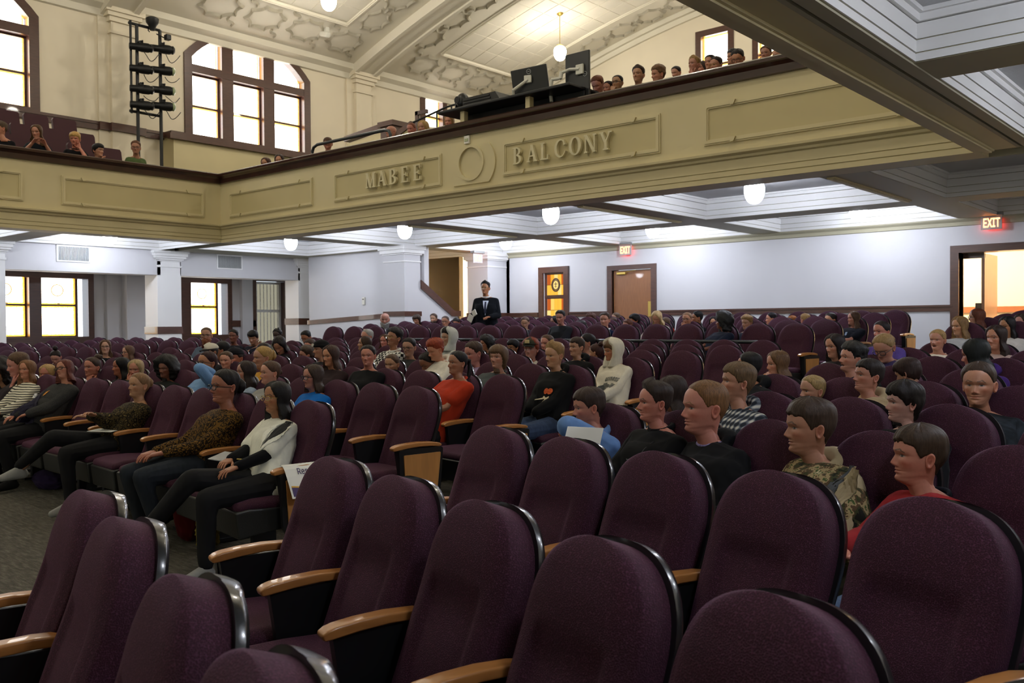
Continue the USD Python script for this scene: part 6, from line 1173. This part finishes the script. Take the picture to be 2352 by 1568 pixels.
 (('R', 5, 3), None, -0.179, (-1.37, 5.601, 1.193), 0.03, 0.0, 0.0, 1.052, 'ponytail', '3a2c22', 'f', 'tiedye', '1d2124', 'lap', 'girl with tied-back hair in black tie-dyed tee with white letters', 101, {'big': 1.1, 'text': 3, 'bust': 1}),
 (('R', 3, 3), None, -0.449, (-1.561, 3.706, 1.109), -0.893, 0.0, 0.0, 0.998, 'fringe', '3a2c22', 'f', 'camo', 'a09070', 'lap', 'youth in beige hoodie with camouflage vest panels', 136, {'legs': '3a3524'}),
 (('R', 3, 4), None, -0.482, (-1.081, 3.569, 1.048), -0.963, -0.035, 0.0, 0.941, 'fringe', '3a2c20', 'f', 'crew', '8a2224', 'armrest', 'youth with short brown hair in red crew-neck sweatshirt', 144, {'legs': '4f6078'}),
 (None, (-18.37, 6.523, 4.22), 1.221, (-18.25, 6.523, 5.268), 0.006, 0.0, 0.0, 1.14, 'short', '4a3a2c', 'f', 'tee', '101014', 'lap', 'brown-haired youth at the far left end of the side balcony', 36, {}),
 (None, (-18.37, 7.162, 4.22), 1.368, (-18.25, 7.162, 5.305), 0.848, 0.175, 0.0, 1.14, 'long', '4e3822', 'f', 'tee', '0e1116', 'railhand', 'long-haired youth in black with hands on the side balcony rail', 40, {'len': 0.22}),
 (None, (-18.37, 7.879, 4.22), 1.383, (-18.25, 7.879, 5.276), 0.901, 0.087, 0.0, 1.14, 'bowl', 'b08c52', 'f', 'tee', '0e0e11', 'cheek', 'youth with blond bowl cut, knuckles on his cheek, on the side balcony', 44, {}),
 (None, (-18.37, 8.34, 4.22), 1.671, (-18.25, 8.34, 5.114), 1.928, 0.0, 0.0, 1.14, 'bowl', '120f10', 'f', 'tee', '141417', 'lap', 'black-haired youth looking to the right on the side balcony', 39, {}),
 (None, (-18.37, 9.119, 4.22), 1.417, (-18.25, 9.119, 5.288), 1.02, 0.14, 0.0, 1.14, 'short', '5a3a26', 'f', 'polo', '4a5a36', 'lap', 'man in glasses and green polo shirt on the side balcony', 41, {'glasses': 1}),
 (None, (-16.973, 11.52, 3.948), 0.128, (-16.973, 11.4, 5.087), 0.456, 0.087, 0.0, 1.14, 'shoulder', '4a3026', 'f', 'tee', '3a2a28', 'lap', 'brown-haired girl, left of two low heads at the balcony corner', 31, {}),
 (None, (-16.472, 11.52, 3.951), 0.197, (-16.472, 11.4, 5.091), 0.704, 0.087, 0.0, 1.14, 'shoulder', '33231f', 'f', 'tee', '2a2224', 'lap', 'dark-haired girl, right of two low heads at the balcony corner', 31, {}),
 (None, (-14.806, 11.52, 4.05), 0.232, (-14.806, 11.4, 5.224), 0.827, 0.524, 0.0, 1.111, 'crop', '4a3226', 'f', 'tee', '15161c', 'lap', 'man in black with head bowed behind the curved balcony handrail', 30, {}),
 (None, (-12.897, 11.52, 4.04), -0.056, (-12.897, 11.4, 5.19), -0.2, -0.087, 0.0, 1.018, 'bald', '7a5040', 'f', 'tee', '2a2428', 'lap', 'balding red-faced man by the balcony newel post', 28, {}),
 (None, (-12.333, 11.52, 4.011), 0.06, (-12.333, 11.4, 5.155), 0.214, 0.14, 0.0, 0.979, 'crop', '6a3a26', 'f', 'tee', '2a262c', 'lap', 'man with short red hair and beard looking down from the balcony', 29, {'beard': '7a4226'}),
 (None, (-12.02, 11.52, 3.992), 0.056, (-12.02, 11.4, 5.132), 0.201, 0.0, 0.0, 1.105, 'shoulder', '9a7c4a', 'f', 'tee', '6a5a4a', 'lap', 'blonde woman next to the red-bearded man on the balcony', 34, {}),
 (None, (-11.352, 11.52, 3.997), 0.097, (-11.352, 11.4, 5.138), 0.347, 0.0, 0.0, 0.981, 'shoulder', '8a6a42', 'f', 'tee', '4a4248', 'lap', 'fair-haired girl left of the balcony control desk', 31, {}),
 (None, (-10.812, 11.52, 3.884), 0.09, (-10.812, 11.4, 5.028), 0.323, 0.0, 0.0, 1.047, 'crop', '8a5a3a', 'f', 'tee', '3a3434', 'lap', 'person peeping from under the left end of the control desk', 33, {}),
 (None, (-9.177, 11.52, 4.05), -0.103, (-9.177, 11.4, 5.266), -0.369, 0.0, 0.0, 1.064, 'crop', '7a5a3c', 'f', 'tee', '3a3030', 'lap', 'operator half hidden behind the tilted monitor', 36, {}),
 (None, (-8.14, 11.52, 4.05), 0.027, (-8.14, 11.4, 5.213), 0.096, 0.489, 0.0, 1.14, 'short', '6a3c24', 'f', 'tee', '14141a', 'lap', 'youth with reddish-brown hair looking down right of the upright monitor', 50, {'fullbeard': 0.012}),
 (None, (-7.946, 11.52, 3.985), -0.025, (-7.946, 11.4, 5.125), -0.089, 0.0, 0.0, 0.937, 'short', '2a1d1a', 'f', 'tee', '2a2228', 'lap', 'dark-haired youth squeezed behind the reddish-brown head', 35, {}),
 (None, (-7.779, 11.52, 4.037), 0.021, (-7.779, 11.4, 5.181), 0.075, 0.0, 0.0, 0.997, 'crop', '1c1516', 'f', 'tee', '131318', 'mouth', 'youth in glasses holding his hand to his mouth on the balcony', 36, {'glasses': 1}),
 (None, (-7.406, 11.52, 4.05), 0.039, (-7.406, 11.4, 5.231), 0.14, -0.052, 0.0, 1.045, 'quiff', '33241c', 'f', 'hoodie', '101014', 'lap', 'dark-haired youth in black zip top looking up from the balcony', 43, {}),
 (None, (-7.069, 11.52, 4.045), -0.138, (-7.069, 11.4, 5.172), -0.492, 0.087, 0.0, 1.009, 'curlytop', '6a4c30', 'f', 'hoodie', '15171d', 'lap', 'youth with curly light brown mop on the balcony', 43, {}),
 (None, (-7.329, 12.47, 4.277), -0.021, (-7.329, 12.35, 5.442), -0.075, 0.262, 0.0, 0.856, 'tied', '241a18', 'p', 'tee', '15151a', 'lap', 'small girl with dark tied hair on the balcony', 30, {}),
 (None, (-6.476, 11.52, 4.05), -0.051, (-6.476, 11.4, 5.203), -0.182, -0.105, 0.0, 0.928, 'quiff', '8c6c40', 'f', 'sweater', '8a7a5e', 'chin', 'blond youth in tan sweater resting chin on fist', 40, {}),
 (None, (-6.852, 12.47, 4.264), -0.151, (-6.852, 12.35, 5.426), -0.541, 0.0, 0.0, 0.898, 'shoulder', '3a2a24', 'f', 'tee', '4a3030', 'lap', 'brown-haired girl just behind the tan sweater', 33, {}),
 (None, (-6.223, 11.52, 4.038), -0.007, (-6.223, 11.4, 5.178), -0.024, 0.0, 0.0, 0.909, 'short', '1f1717', 'f', 'tee', '2a2630', 'lap', 'dark-haired youth between tan sweater and wire glasses', 37, {}),
 (None, (-6.135, 11.52, 3.988), -0.033, (-6.135, 11.4, 5.127), -0.117, 0.087, 0.0, 0.979, 'short', '2a201b', 'f', 'tee', '3a3a40', 'lap', 'youth with wire glasses in front of the balcony window', 40, {'glasses': 2}),
 (None, (-5.878, 11.52, 4.05), -0.16, (-5.878, 11.4, 5.185), -0.571, 0.0, 0.0, 0.84, 'curlytop', '1a1618', 'f', 'jacket', '23252a', 'lap', 'curly dark-haired youth behind the bowed head with glasses', 37, {}),
 (None, (-5.8, 11.52, 4.017), 0.034, (-5.8, 11.4, 5.156), 0.122, 0.436, 0.0, 1.009, 'short', '1e1716', 'f', 'hoodie', '2b2e2c', 'lap', 'youth in glasses with head bowed in dark hooded top', 42, {'glasses': 1}),
 (None, (-5.395, 11.52, 4.001), 0.026, (-5.395, 11.4, 5.142), 0.093, 0.087, 0.0, 0.847, 'short', '4a3024', 'f', 'tee', '121216', 'mouth', 'brown-haired youth with hand at mouth under the sloping soffit', 36, {}),
 (None, (-5.665, 12.47, 4.201), -0.026, (-5.665, 12.35, 5.366), -0.094, 0.087, 0.0, 0.895, 'crop', '6a3a2c', 'f', 'tee', '6a2a24', 'lap', 'last face on the balcony before the sloping soffit hides it', 34, {}),
]
OWNER = {}
def place_people():
    for i, (seat, root, by, head, fy, pitch, roll, hs, hair, hc, sk, topk, tc, pose, lab, px, kw) in enumerate(PEOPLE):
        if seat:
            a = SEATS[seat]; q = seat_pos(seat); OWNER[seat] = lab
            root = q+np.array([-math.sin(a), -math.cos(a), 0])*.40
            root[2] = floor_at(root[0], root[1]) if seat[1] < 10 else q[2]
        person(root, by, head, fy, pitch, roll, hs, hair, hc, sk, topk, tc, pose, lab, None, px, seed=i+1, **kw)
import time as _t
_t0 = _t.time(); place_people(); print('people', _t.time()-_t0)
# ================================================================== the standing man
person((-11.55, 12.55, .585), math.radians(32), (-11.55, 12.52, 2.245), math.radians(22), -.06, 0, 1.0, 'quiff', '161214', 't', 'suit', '0d1016', 'stand', 'standing man in glasses, black suit and dark tie holding papers at the back', None, 48, 901, stand=True, glasses=2, big=1.18, legs='0d0f14')
t = thing('booklet', 'white booklets in the hand of the standing man', 'papers', (-11.58, 12.20, 1.66)); b1 = rbox(-.10, .02, -.04, -.02, -.06, .07, .004); b1.apply_transform(trimesh.transformations.rotation_matrix(.5, [0, 1, 0])); obj('booklet', b1, 'white_plastic', t)
b2 = rbox(.06, .16, -.03, -.012, .02, .13, .004); b2.apply_transform(trimesh.transformations.rotation_matrix(-.5, [0, 1, 0])); obj('booklet', b2, 'white_plastic', t)
# a lap with a patterned sleeve at the right edge of the picture
person((-.66, 5.35, .15), math.radians(-17), (-.62, 5.30, 1.26), math.radians(-17), 0, 0, 1.0, 'short', '3a2c22', 'f', 'sweater', '8aa6bd', 'armsfront', 'person cut off by the right edge, only a blue patterned sleeve showing', None, 60, 902)
OWNER['R', 5, 4] = 'person with the blue patterned sleeve'
# ================================================================== exit signs
emit('exit_red', (1.0, .06, .04), 5.0); emit('exit_letters', (1.0, .30, .10), 7.0); plain('clear_grey', 'b5b0b0', .2)
def exit_sign(loc, rz, label):
    t = thing('exit_sign', label, 'sign', loc, rz)
    obj('housing', rbox(-.19, .19, -.07, .07, .10, .16, .01), 'grey_metal', t); obj('panel', box(-.165, .165, -.012, .012, -.13, .10), 'clear_grey', t)
    obj('glow_strip', box(-.15, .15, .013, .018, -.11, .09), 'exit_red', t)
    T_ = meshkit.text_mesh('EXIT', .15, depth=.004, bold=True); w_ = T_.bounds[1][0]; obj('letters', amap(trimesh.Trimesh(T_.vertices*[.27/w_, 1, 1]-[.135, .09, 0], T_.faces, process=False), (1, 3, -2), (0, -.013, 0)), 'exit_letters', t)
exit_sign((-11.57, YW-.09, 3.25), 0, 'glowing red EXIT sign above the wooden door'); exit_sign((-4.02, YW-.09, 3.27), 0, 'glowing red EXIT sign above the open doorway'); exit_sign((-15.12, 16.12, 3.20), math.pi/2, 'glowing red EXIT sign beside the stair opening, seen from the side')
# ================================================================== pipe railing between front and rear seating blocks
t = thing('pipe_railing', 'dark pipe railing between the front and the rear seating block', 'railing'); aa = np.radians(np.linspace(-4.5, 6.75, 40)); RR = 36.0
P_ = [[C0[0]+RR*math.sin(a), C0[1]+RR*math.cos(a), 1.31] for a in aa]; e = P_[-1]; P_ += [[e[0]+.09, e[1], 1.29], [e[0]+.14, e[1], 1.22], [e[0]+.15, e[1], .3]]
obj('rail', tube(P_, .024, 10), 'pipe_metal', t, smooth=40)
for a in aa[::8]: obj('post', tube([[C0[0]+RR*math.sin(a), C0[1]+RR*math.cos(a), .3], [C0[0]+RR*math.sin(a), C0[1]+RR*math.cos(a), 1.31]], .02, 8), 'pipe_metal', t)
# ================================================================== things on and beside the seats
k = ('C', 2, 0); q, a = seat_pos(k), SEATS[k]
t = thing('reserved_sign', 'white sheet lettered Reserved with purple and gold foot, draped over the aisle armrest', 'sign', q, -a)
cv = np.array([[.245, .662], [.275, .668], [.30, .664], [.325, .645], [.355, .605], [.385, .56], [.41, .52], [.43, .485]]); y0, y1 = -.415, -.095
vv = np.array([[x, y, z] for x, z in cv for y in (y0, y1)]); ff = []
for i in range(len(cv)-1): ff += [[2*i, 2*i+1, 2*i+3], [2*i, 2*i+3, 2*i+2]]
dn = np.array([[-.0012, 0, -.0012]]); sheet = trimesh.Trimesh(np.vstack([vv, vv+dn]), ff+[[i+len(vv), c+len(vv), b+len(vv)] for i, b, c in ff], process=False); plain('paper', 'dcdcd4', .7); obj('sheet', sheet, 'paper', t)
L_ = np.concatenate([[0], np.cumsum(np.linalg.norm(np.diff(cv, axis=0), axis=1))])
def on_sheet(s, lift): x = np.interp(s, L_, cv[:, 0]); z = np.interp(s, L_, cv[:, 1]); return x+lift, z+lift*.8
T_ = meshkit.text_mesh('Reserved', .042, depth=.0005); v = T_.vertices; w_ = T_.bounds[1][0]; s_ = L_[-1]*.46-v[:, 1]; X_, Z_ = on_sheet(s_, .0022+v[:, 2]); plain('purple_ink', '3c2a5c', .6); plain('gold_ink', 'c79a34', .6)
obj('lettering', trimesh.Trimesh(np.column_stack([X_, y0+.075+v[:, 0]*.185/w_, Z_]), T_.faces, process=False), 'purple_ink', t)
def wave(off, h, mat, nm, lift):
    ys = np.linspace(y0+.012, y1-.012, 16); tp = L_[-1]-.052+off+.022*np.sin((ys-y0)/(y1-y0)*3.2-1.2)*1.0; V_ = []; F_ = []
    for i, y in enumerate(ys):
        for s in (tp[i], min(tp[i]+h, L_[-1]-.010)): x, z = on_sheet(s, lift); V_.append([x, y, z])
    for i in range(15): F_ += [[2*i, 2*i+1, 2*i+3], [2*i, 2*i+3, 2*i+2]]
    obj(nm, trimesh.Trimesh(V_, F_, process=False), mat, t)
wave(0, .08, 'purple_ink', 'purple_band', .0016); wave(-.008, .010, 'gold_ink', 'gold_band', .0024)
def sheet_obj(name, label, cat_, c, u, v, w, h, mat, th=.004):
    u, v = unit(u), unit(v); n = np.cross(u, v); m = rbox(-w/2, w/2, -h/2, h/2, -th/2, th/2, th*.4); m.apply_transform(np.vstack([np.column_stack([u, v, n, c]), [0, 0, 0, 1]])); t = thing(name, label, cat_); obj('sheet', m, mat, t); return t
sheet_obj('paper_sheet', 'white paper in a clear sleeve before the light blue hoodie', 'paper', (-2.82, 3.80, .955), (.75, .62, -.05), (-.1, .5, .85), .19, .13, 'paper')
t = sheet_obj('clipboard', 'silver clipboard lying on the lap of the woman in the white shirt', 'clipboard', (-5.16, 3.22, .705), (.9, .45, -.1), (-.45, .88, .1), .30, .20, 'grey_metal', .008)
obj('pen', tube([[-5.08, 3.16, .715], [-5.00, 3.21, .71]], .005, 6), 'brass', t)
sheet_obj('paper_sheet', 'white paper on the armrest beside the dark leopard-print top', 'paper', (-7.62, 3.50, .685), (.9, .45, 0), (-.45, .9, .05), .24, .15, 'paper')
def cloth_lump(name, label, cat_, c, sc, col, mat='cloth', amp=.5, sd=3):
    m = trimesh.creation.icosphere(4); v = m.vertices*(1+amp*(meshkit.fbm(m.vertices*2.6+sd, 4, sd)-.5))[:, None]*np.array(sc); v[:, 2] -= v[:, 2].min(); t = thing(name, label, cat_, c); obj('fabric', (v, m.faces), mat, t, color=cols(v, col))
cloth_lump('scarf', 'crumpled mustard yellow scarf on the floor by the front row', 'scarf', (-5.62, 3.28, 0.0), (.09, .08, .14), '77692a', amp=1.3)
cloth_lump('bag', 'purple bag on the carpet below the front row at the left', 'bag', (-9.05, 3.62, 0.0), (.24, .13, .10), '2a2040', amp=.3, sd=8)
cloth_lump('bag', 'dark red bag standing between the front-row legs', 'bag', (-6.02, 3.36, 0.0), (.13, .10, .24), '571418', amp=.25, sd=5)
cloth_lump('coat', 'black coat heaped over the left lap of the front row', 'coat', (-6.55, 3.42, .05), (.20, .25, .24), '0c0c0e', amp=.5, sd=11)
# ================================================================== wall and balcony fittings
t = thing('wall_socket', 'small white socket box on the balcony front above the medallion', 'socket', (-10.18, YF-.02, 4.55)); obj('plate', rbox(-.055, .055, -.02, .02, -.065, .065, .008), 'white_plastic', t)
plain('green_button', '9aa67a', .5); [obj('outlet', rbox(x-.015, x+.015, -.026, -.018, -.03, .02, .003), 'green_button', t) for x in (-.022, .022)]
t = thing('wall_thermostat', 'small thermostat on the white wall at the rear left', 'thermostat', (-17.45, 14.48, 2.17)); obj('plate', rbox(-.05, .05, -.02, .02, -.09, .09, .006), 'white_plastic', t); obj('display', rbox(-.025, .025, -.026, -.018, .03, .055, .003), 'dark_plastic', t)
t = thing('ceiling_spotlight', 'small white spotlight on the ceiling ornament near the rib', 'spotlight', (-21.55, 16.6, float(zv(-21.55))-.02)); obj('mount', rbox(-.06, .06, -.06, .06, -.10, .05, .02), 'white_plastic', t); b = rbox(-.22, .14, -.08, .08, -.24, -.08, .04); b.apply_transform(trimesh.transformations.rotation_matrix(.3, [0, 1, 0])); obj('lamp_head', b, 'white_plastic', t)
# lighting ladder
t = thing('lighting_ladder', 'black pipe ladder carrying stage spotlights on the left balcony', 'lighting stand')
for y in (11.06, 11.67): obj('upright', tube([[-22.0, y, 4.22], [-22.0, y, 9.13]], .042, 10), 'black_metal', t)
obj('upright', tube([[-22.0, 10.9, 6.9], [-22.0, 10.9, 9.2]], .03, 8), 'black_metal', t)
for z in (6.95, 9.13): obj('rung', tube([[-22.0, 10.85, z], [-22.0, 11.67, z]], .035, 10), 'black_metal', t)
plain('lamp_green', '8f9c78', .3); n_ = 0
for z in (8.62, 8.08, 7.58, 7.18):
    for y in (11.05, 11.62):
        zz = z-(.08 if y < 11.3 else 0); n_ += 1; dy = .12
        L = thing('stage_spotlight', 'black stage spotlight on the lighting ladder, %s of the %s column' % (('topmost', 'second from top', 'third from top', 'lowest')[(8.62, 8.08, 7.58, 7.18).index(z)], 'left' if y < 11.3 else 'right'), 'stage light', (-21.85, y, zz), math.radians(-20), 'stage spotlights on the ladder')
        pr = [(0, -.24), (.075, -.24), (.085, -.20), (.085, -.06), (.10, -.04), (.115, .06), (.115, .20), (.09, .27), (0, .28)]; m = lathe(pr, 18); m.apply_transform(trimesh.transformations.rotation_matrix(-np.pi/2, [1, 0, 0])); obj('barrel', m, 'black_metal', L, smooth=40)
        m = lathe([(0, .26), (.105, .255), (.105, .29), (.06, .33), (0, .335)], 16); m.apply_transform(trimesh.transformations.rotation_matrix(-np.pi/2, [1, 0, 0])); obj('rear_cap', m, 'lamp_green' if (y > 11.3 and z < 8.2) else 'dark_plastic', L, smooth=40)
        m = lathe([(.0, -.245), (.066, -.246)], 16); 
        obj('yoke', tube([[-.02, .06, .0], [-.13, .06, .02], [-.15, .06, .13], [0, .06, .17], [.15, .06, .13], [.13, .06, .02]], .013, 6), 'black_metal', L); obj('clamp', rbox(-.2, -.06, .0, .10, .10, .19, .015), 'black_metal', L)
        s = np.linspace(0, 1, 14); obj('cable', tube(np.stack([-.05+.1*np.sin(s*6+n_), .1+.35*s, -.12-.16*np.sin(s*np.pi)], 1), .010, 5), 'dark_plastic', L)
L = thing('stage_spotlight', 'black lamp with dome on top of the lighting ladder', 'stage light', (-21.9, 11.42, 9.22), group='stage spotlights on the ladder'); obj('barrel', lathe([(0, -.18), (.06, -.17), (.10, -.05), (.15, .02), (.16, .12), (.10, .16), (0, .17)], 18), 'black_metal', L, smooth=40); obj('yoke', tube([[-.1, .0, .0], [-.12, -.05, -.15], [0, -.08, -.22]], .014, 6), 'black_metal', L)
L = thing('stage_spotlight', 'small black clip lamp below the top of the lighting ladder', 'stage light', (-21.85, 11.80, 8.95), group='stage spotlights on the ladder'); obj('barrel', rbox(-.07, .07, -.07, .07, -.07, .07, .02), 'black_metal', L); obj('arm', tube([[0, 0, -.05], [0, -.3, .02]], .014, 6), 'black_metal', L)
# rear balcony hand rails and stair parapet
t = thing('hand_rail', 'dark curved handrail on top of the rear balcony front', 'railing'); P_ = [[-14.78, 11.0, 4.80], [-14.78, 11.0, 5.02], [-14.74, 11.0, 5.09], [-14.62, 11.0, 5.13], [-12.62, 11.0, 5.12], [-12.50, 11.0, 5.09], [-12.46, 11.0, 5.02], [-12.46, 11.0, 4.80]]; obj('rail', tube(P_, .030, 10), 'pipe_metal', t, smooth=50)
t = thing('hand_rail', 'thin metal handrail climbing left of the control desk', 'railing'); obj('rail', tube([[-14.0, 13, 5.80], [-13.0, 13, 5.96], [-12.75, 13, 5.97], [-12.55, 13, 5.88]], .022, 8), 'pipe_metal', t)
for x, z in ((-14.0, 5.80), (-12.88, 5.96), (-13.3, 5.90)): obj('post', tube([[x, 13, 4.3], [x, 13, z]], .018, 8), 'pipe_metal', t)
t = thing('stair_parapet', 'cream stair parapet with brown cap and newel post on the balcony', 'parapet'); w_ = extrude(Polygon([(-19.95, 4), (-18.3, 4), (-18.3, 6.72), (-19.95, 6.60)]), .12); obj('panel', amap(w_, (1, 3, 2), (0, 16.0, 0)), 'cream_paint', t)
obj('cap', amap(extrude(Polygon([(-20.0, 6.66), (-18.3, 6.80), (-18.3, 6.94), (-20.0, 6.80)]), .2), (1, 3, 2), (0, 15.95, 0)), 'brown_wood', t); obj('newel', cat([box(-18.40, -17.92, 15.9, 16.35, 4, 6.80), box(-18.46, -17.86, 15.84, 16.41, 6.80, 6.93)]), 'brown_wood', t)
obj('cap', amap(extrude(Polygon([(-17.92, 6.45), (-17.3, 6.68), (-17.3, 6.82), (-17.92, 6.60)]), .2), (1, 3, 2), (0, 15.95, 0)), 'brown_wood', t); obj('panel', amap(extrude(Polygon([(-17.92, 4), (-16.2, 4), (-16.2, 6.5), (-17.3, 6.68), (-17.92, 6.45)]), .1), (1, 3, 2), (0, 16.0, 0)), 'cream_paint', t)
t = thing('stair_gate', 'brown wooden gate frame at the head of the balcony stair', 'gate'); obj('frame', cat([box(-14.06, -13.98, 13.1, 13.16, 5.0, 6.05), box(-14.06, -13.72, 13.1, 13.16, 5.97, 6.05)]), 'brown_wood', t); obj('low_rail', box(-16.5, -12.5, 12.6, 12.7, 4.9, 5.04), 'brown_wood', t)
# control desk with its equipment
t = thing('control_desk', 'long black control desk on short cream posts over the balcony rail', 'desk'); obj('top', cat([rbox(-10.86, -8.1, 10.62, 11.5, 5.06, 5.11, .015), rbox(-10.7, -8.1, 11.0, 11.06, 4.86, 5.06, .01)]), 'black_metal', t)
for x in (-10.38, -8.98): obj('post', rbox(x-.045, x+.045, 10.72, 10.82, 4.83, 5.06, .008), 'cream_paint', t)
def monitor(name, label, c, rz, tilt, w, h, roll=0.0):
    t = thing(name, label, 'monitor', c, rz); M4 = trimesh.transformations.rotation_matrix(tilt, [1, 0, 0])@trimesh.transformations.rotation_matrix(roll, [0, 1, 0])
    def P(m, nm, mt, par=t): m.apply_transform(M4); return obj(nm, m, mt, par)
    P(rbox(-w/2, w/2, -.018, .022, -h/2, h/2, .01), 'housing', 'dark_plastic'); emit('screen_light', (.5, .6, .8), .6); P(box(-w/2+.01, w/2-.01, .023, .025, -h/2+.01, h/2-.01), 'screen', 'screen_light')
    tr = trimesh.creation.torus(.034, .005, 20, 6); tr.apply_transform(trimesh.transformations.rotation_matrix(np.pi/2, [1, 0, 0])); tr.apply_translation([0 if h < w else w*.33, -.019, h*.32 if h < w else 0]); P(cat([tr, box(tr.centroid[0]-.018, tr.centroid[0]+.018, -.024, -.018, tr.centroid[2]-.004, tr.centroid[2]+.004)]), 'emblem', 'grey_metal')
    return t
plain('arm_white', 'c9c8bd', .4)
m1 = monitor('monitor', 'black monitor on a white arm, tilted, seen from behind', (-9.20, 11.05, 5.43), math.radians(22), .12, .60, .37, -.10)
obj('arm', cat([tube([[-.02, -.06, -.02], [-.24, -.12, -.18], [-.26, -.05, -.34]], .026, 8), rbox(-.32, -.20, -.1, .0, -.36, -.31, .01), rbox(-.08, .04, -.07, -.02, -.07, .05, .01)]), 'arm_white', m1)
m2 = monitor('monitor', 'tall black monitor turned upright on a white arm', (-8.26, 11.05, 5.31), 0.0, .0, .45, .70)
obj('arm', cat([tube([[.07, -.05, .08], [-.10, -.07, .10], [-.24, -.09, .07]], .024, 8), tube([[-.24, -.09, .09], [-.25, -.1, -.02]], .03, 8), tube([[-.25, -.1, -.01], [-.42, -.1, .0]], .025, 8), tube([[-.42, -.1, .0], [-.45, -.1, -.16], [-.43, -.1, -.34]], .028, 8), rbox(.0, .14, -.06, -.02, .0, .15, .01)]), 'arm_white', m2)
t = thing('moving_head', 'black moving-head lamp at the left end of the control desk', 'stage light', (-10.58, 10.95, 5.11)); obj('base', lathe([(0, 0), (.16, 0), (.17, .03), (.10, .05), (0, .05)], 20), 'dark_plastic', t, smooth=40); b = trimesh.creation.icosphere(3); b.apply_scale([.11, .12, .14]); b.apply_translation([0, 0, .18]); obj('head', b, 'dark_plastic', t, smooth=True)
obj('side_arm', cat([rbox(-.135, -.105, -.06, .06, .04, .22, .012), rbox(.105, .135, -.06, .06, .04, .22, .012)]), 'dark_plastic', t); m = lathe([(0, 0), (.055, 0), (.06, .02), (0, .02)], 16); m.apply_transform(trimesh.transformations.rotation_matrix(np.pi/2, [1, 0, 0])); m.apply_translation([-.02, -.105, .19]); obj('lens_ring', m, 'black_metal', t)
t = thing('mixing_console', 'flat black mixing console with slots on the control desk', 'console', (-10.0, 11.0, 5.11)); b = extrude(Polygon([(-.42, 0), (.42, 0), (.30, .17), (-.42, .17)]), .45); obj('case', amap(b, (1, 3, 2), (0, -.22, 0)), 'dark_plastic', t)
for k in range(3): obj('slot', rbox(-.40, .22-.02*k, -.232, -.215, .03+.045*k, .055+.045*k, .004), 'black_metal', t)
# lobby stand
t = thing('music_stand', 'black music stand in the bright lobby behind the doorway', 'stand', (-4.45, 18.6, .8)); b = rbox(-.16, .16, -.01, .01, .85, 1.10, .006); obj('desk', b, 'black_metal', t); obj('stem', tube([[0, 0, 0], [0, 0, .95]], .014, 8), 'black_metal', t); obj('foot', cat([tube([[0, 0, .1], [.2*math.cos(q), .2*math.sin(q), .0]], .012, 6) for q in (0, 2.1, 4.2)]), 'black_metal', t)
# ================================================================== balcony seats on the left
plain('balcony_fabric', '3a1a22', .9, var=.15, scale=60, sheen=.15)
def balcony_seat_mesh():
    b = extrude(Polygon([(-.255, .42), (.255, .42), (.255, 1.0), (.23, 1.05), (-.23, 1.05), (-.255, 1.0)]), .09); b = amap(b, (1, 3, 2), (0, 0, 0)); m = b.vertices; m[:, 1] += (m[:, 2]-.42)*.22; b = trimesh.Trimesh(m, b.faces, process=False)
    return b
def make_bseat(loc, rz, label):
    t = thing('balcony_seat', label, 'seat', loc, rz, 'maroon seats of the left balcony'); b = balcony_seat_mesh(); obj('backrest', b, 'balcony_fabric', t)
    obj('seat_cushion', rbox(-.24, .24, -.45, .0, .36, .46, .03), 'balcony_fabric', t); s_ = b.copy(); s_.apply_scale([1.02, 1, 1.0]); s_.apply_translation([0, .092, 0]); obj('back_shell', rbox(-.25, .25, .05, .12, .30, .60, .02), 'grey_metal', t)
    for x in (-.285, .285): obj('arm_standard', cat([rbox(x-.02, x+.02, -.40, .05, .60, .64, .01), box(x-.015, x+.015, -.25, .02, 0, .60)]), 'dark_plastic', t)
    return t
bp = None; rows_ = (('front', -18.78, 4.28), ('second', -19.68, 4.70), ('third', -20.58, 5.14))
for nm, x, z in rows_:
    for k in range(4):
        y = 8.72-k*.6+(0.0 if nm != 'front' else .15); lb = 'maroon balcony seat, %s from the window-pier end of the %s row' % (('first', 'second', 'third', 'fourth')[k], nm)
        if bp is None: bp = make_bseat((x, y, z), math.pi/2, lb)
        else: copy(bp, (x, y, z), math.pi/2, lb)
# ================================================================== what each seat is called
NUM = ['first', 'second', 'third', 'fourth', 'fifth', 'sixth', 'seventh', 'eighth', 'ninth', 'tenth', 'eleventh', 'twelfth', 'thirteenth', 'fourteenth', 'fifteenth', 'sixteenth', 'seventeenth', 'eighteenth', 'nineteenth', 'twentieth']
def name_chairs():
    for key, p in CHAIR_PRIM.items():
        s, k, n = key
        if key in OWNER:
            w_ = OWNER[key].split()[:12]
            while w_[-1] in ('the', 'and', 'in', 'a', 'with', 'of', 'at', 'his', 'her', 'black', 'white', 'by', 'on', 'to', 'left', 'right', 'behind', 'below'): w_.pop()
            lab, grp = 'purple seat of the '+' '.join(w_).replace(',', ''), 'occupied purple seats'
        else:
            blk = {'R': 'right-hand block', 'C': 'middle block', 'L': 'far left block'}[s] if k < 10 else {'R': 'rear right block', 'C': 'rear middle block'}[s]
            row = NUM[k if s == 'R' and k < 10 else k-10 if k >= 10 else k-2]
            lab, grp = 'empty purple seat, %s from the aisle, %s row of the %s' % (NUM[n], row, blk), 'empty purple seats'
        tag(p, lab, 'chair', grp)
name_chairs()
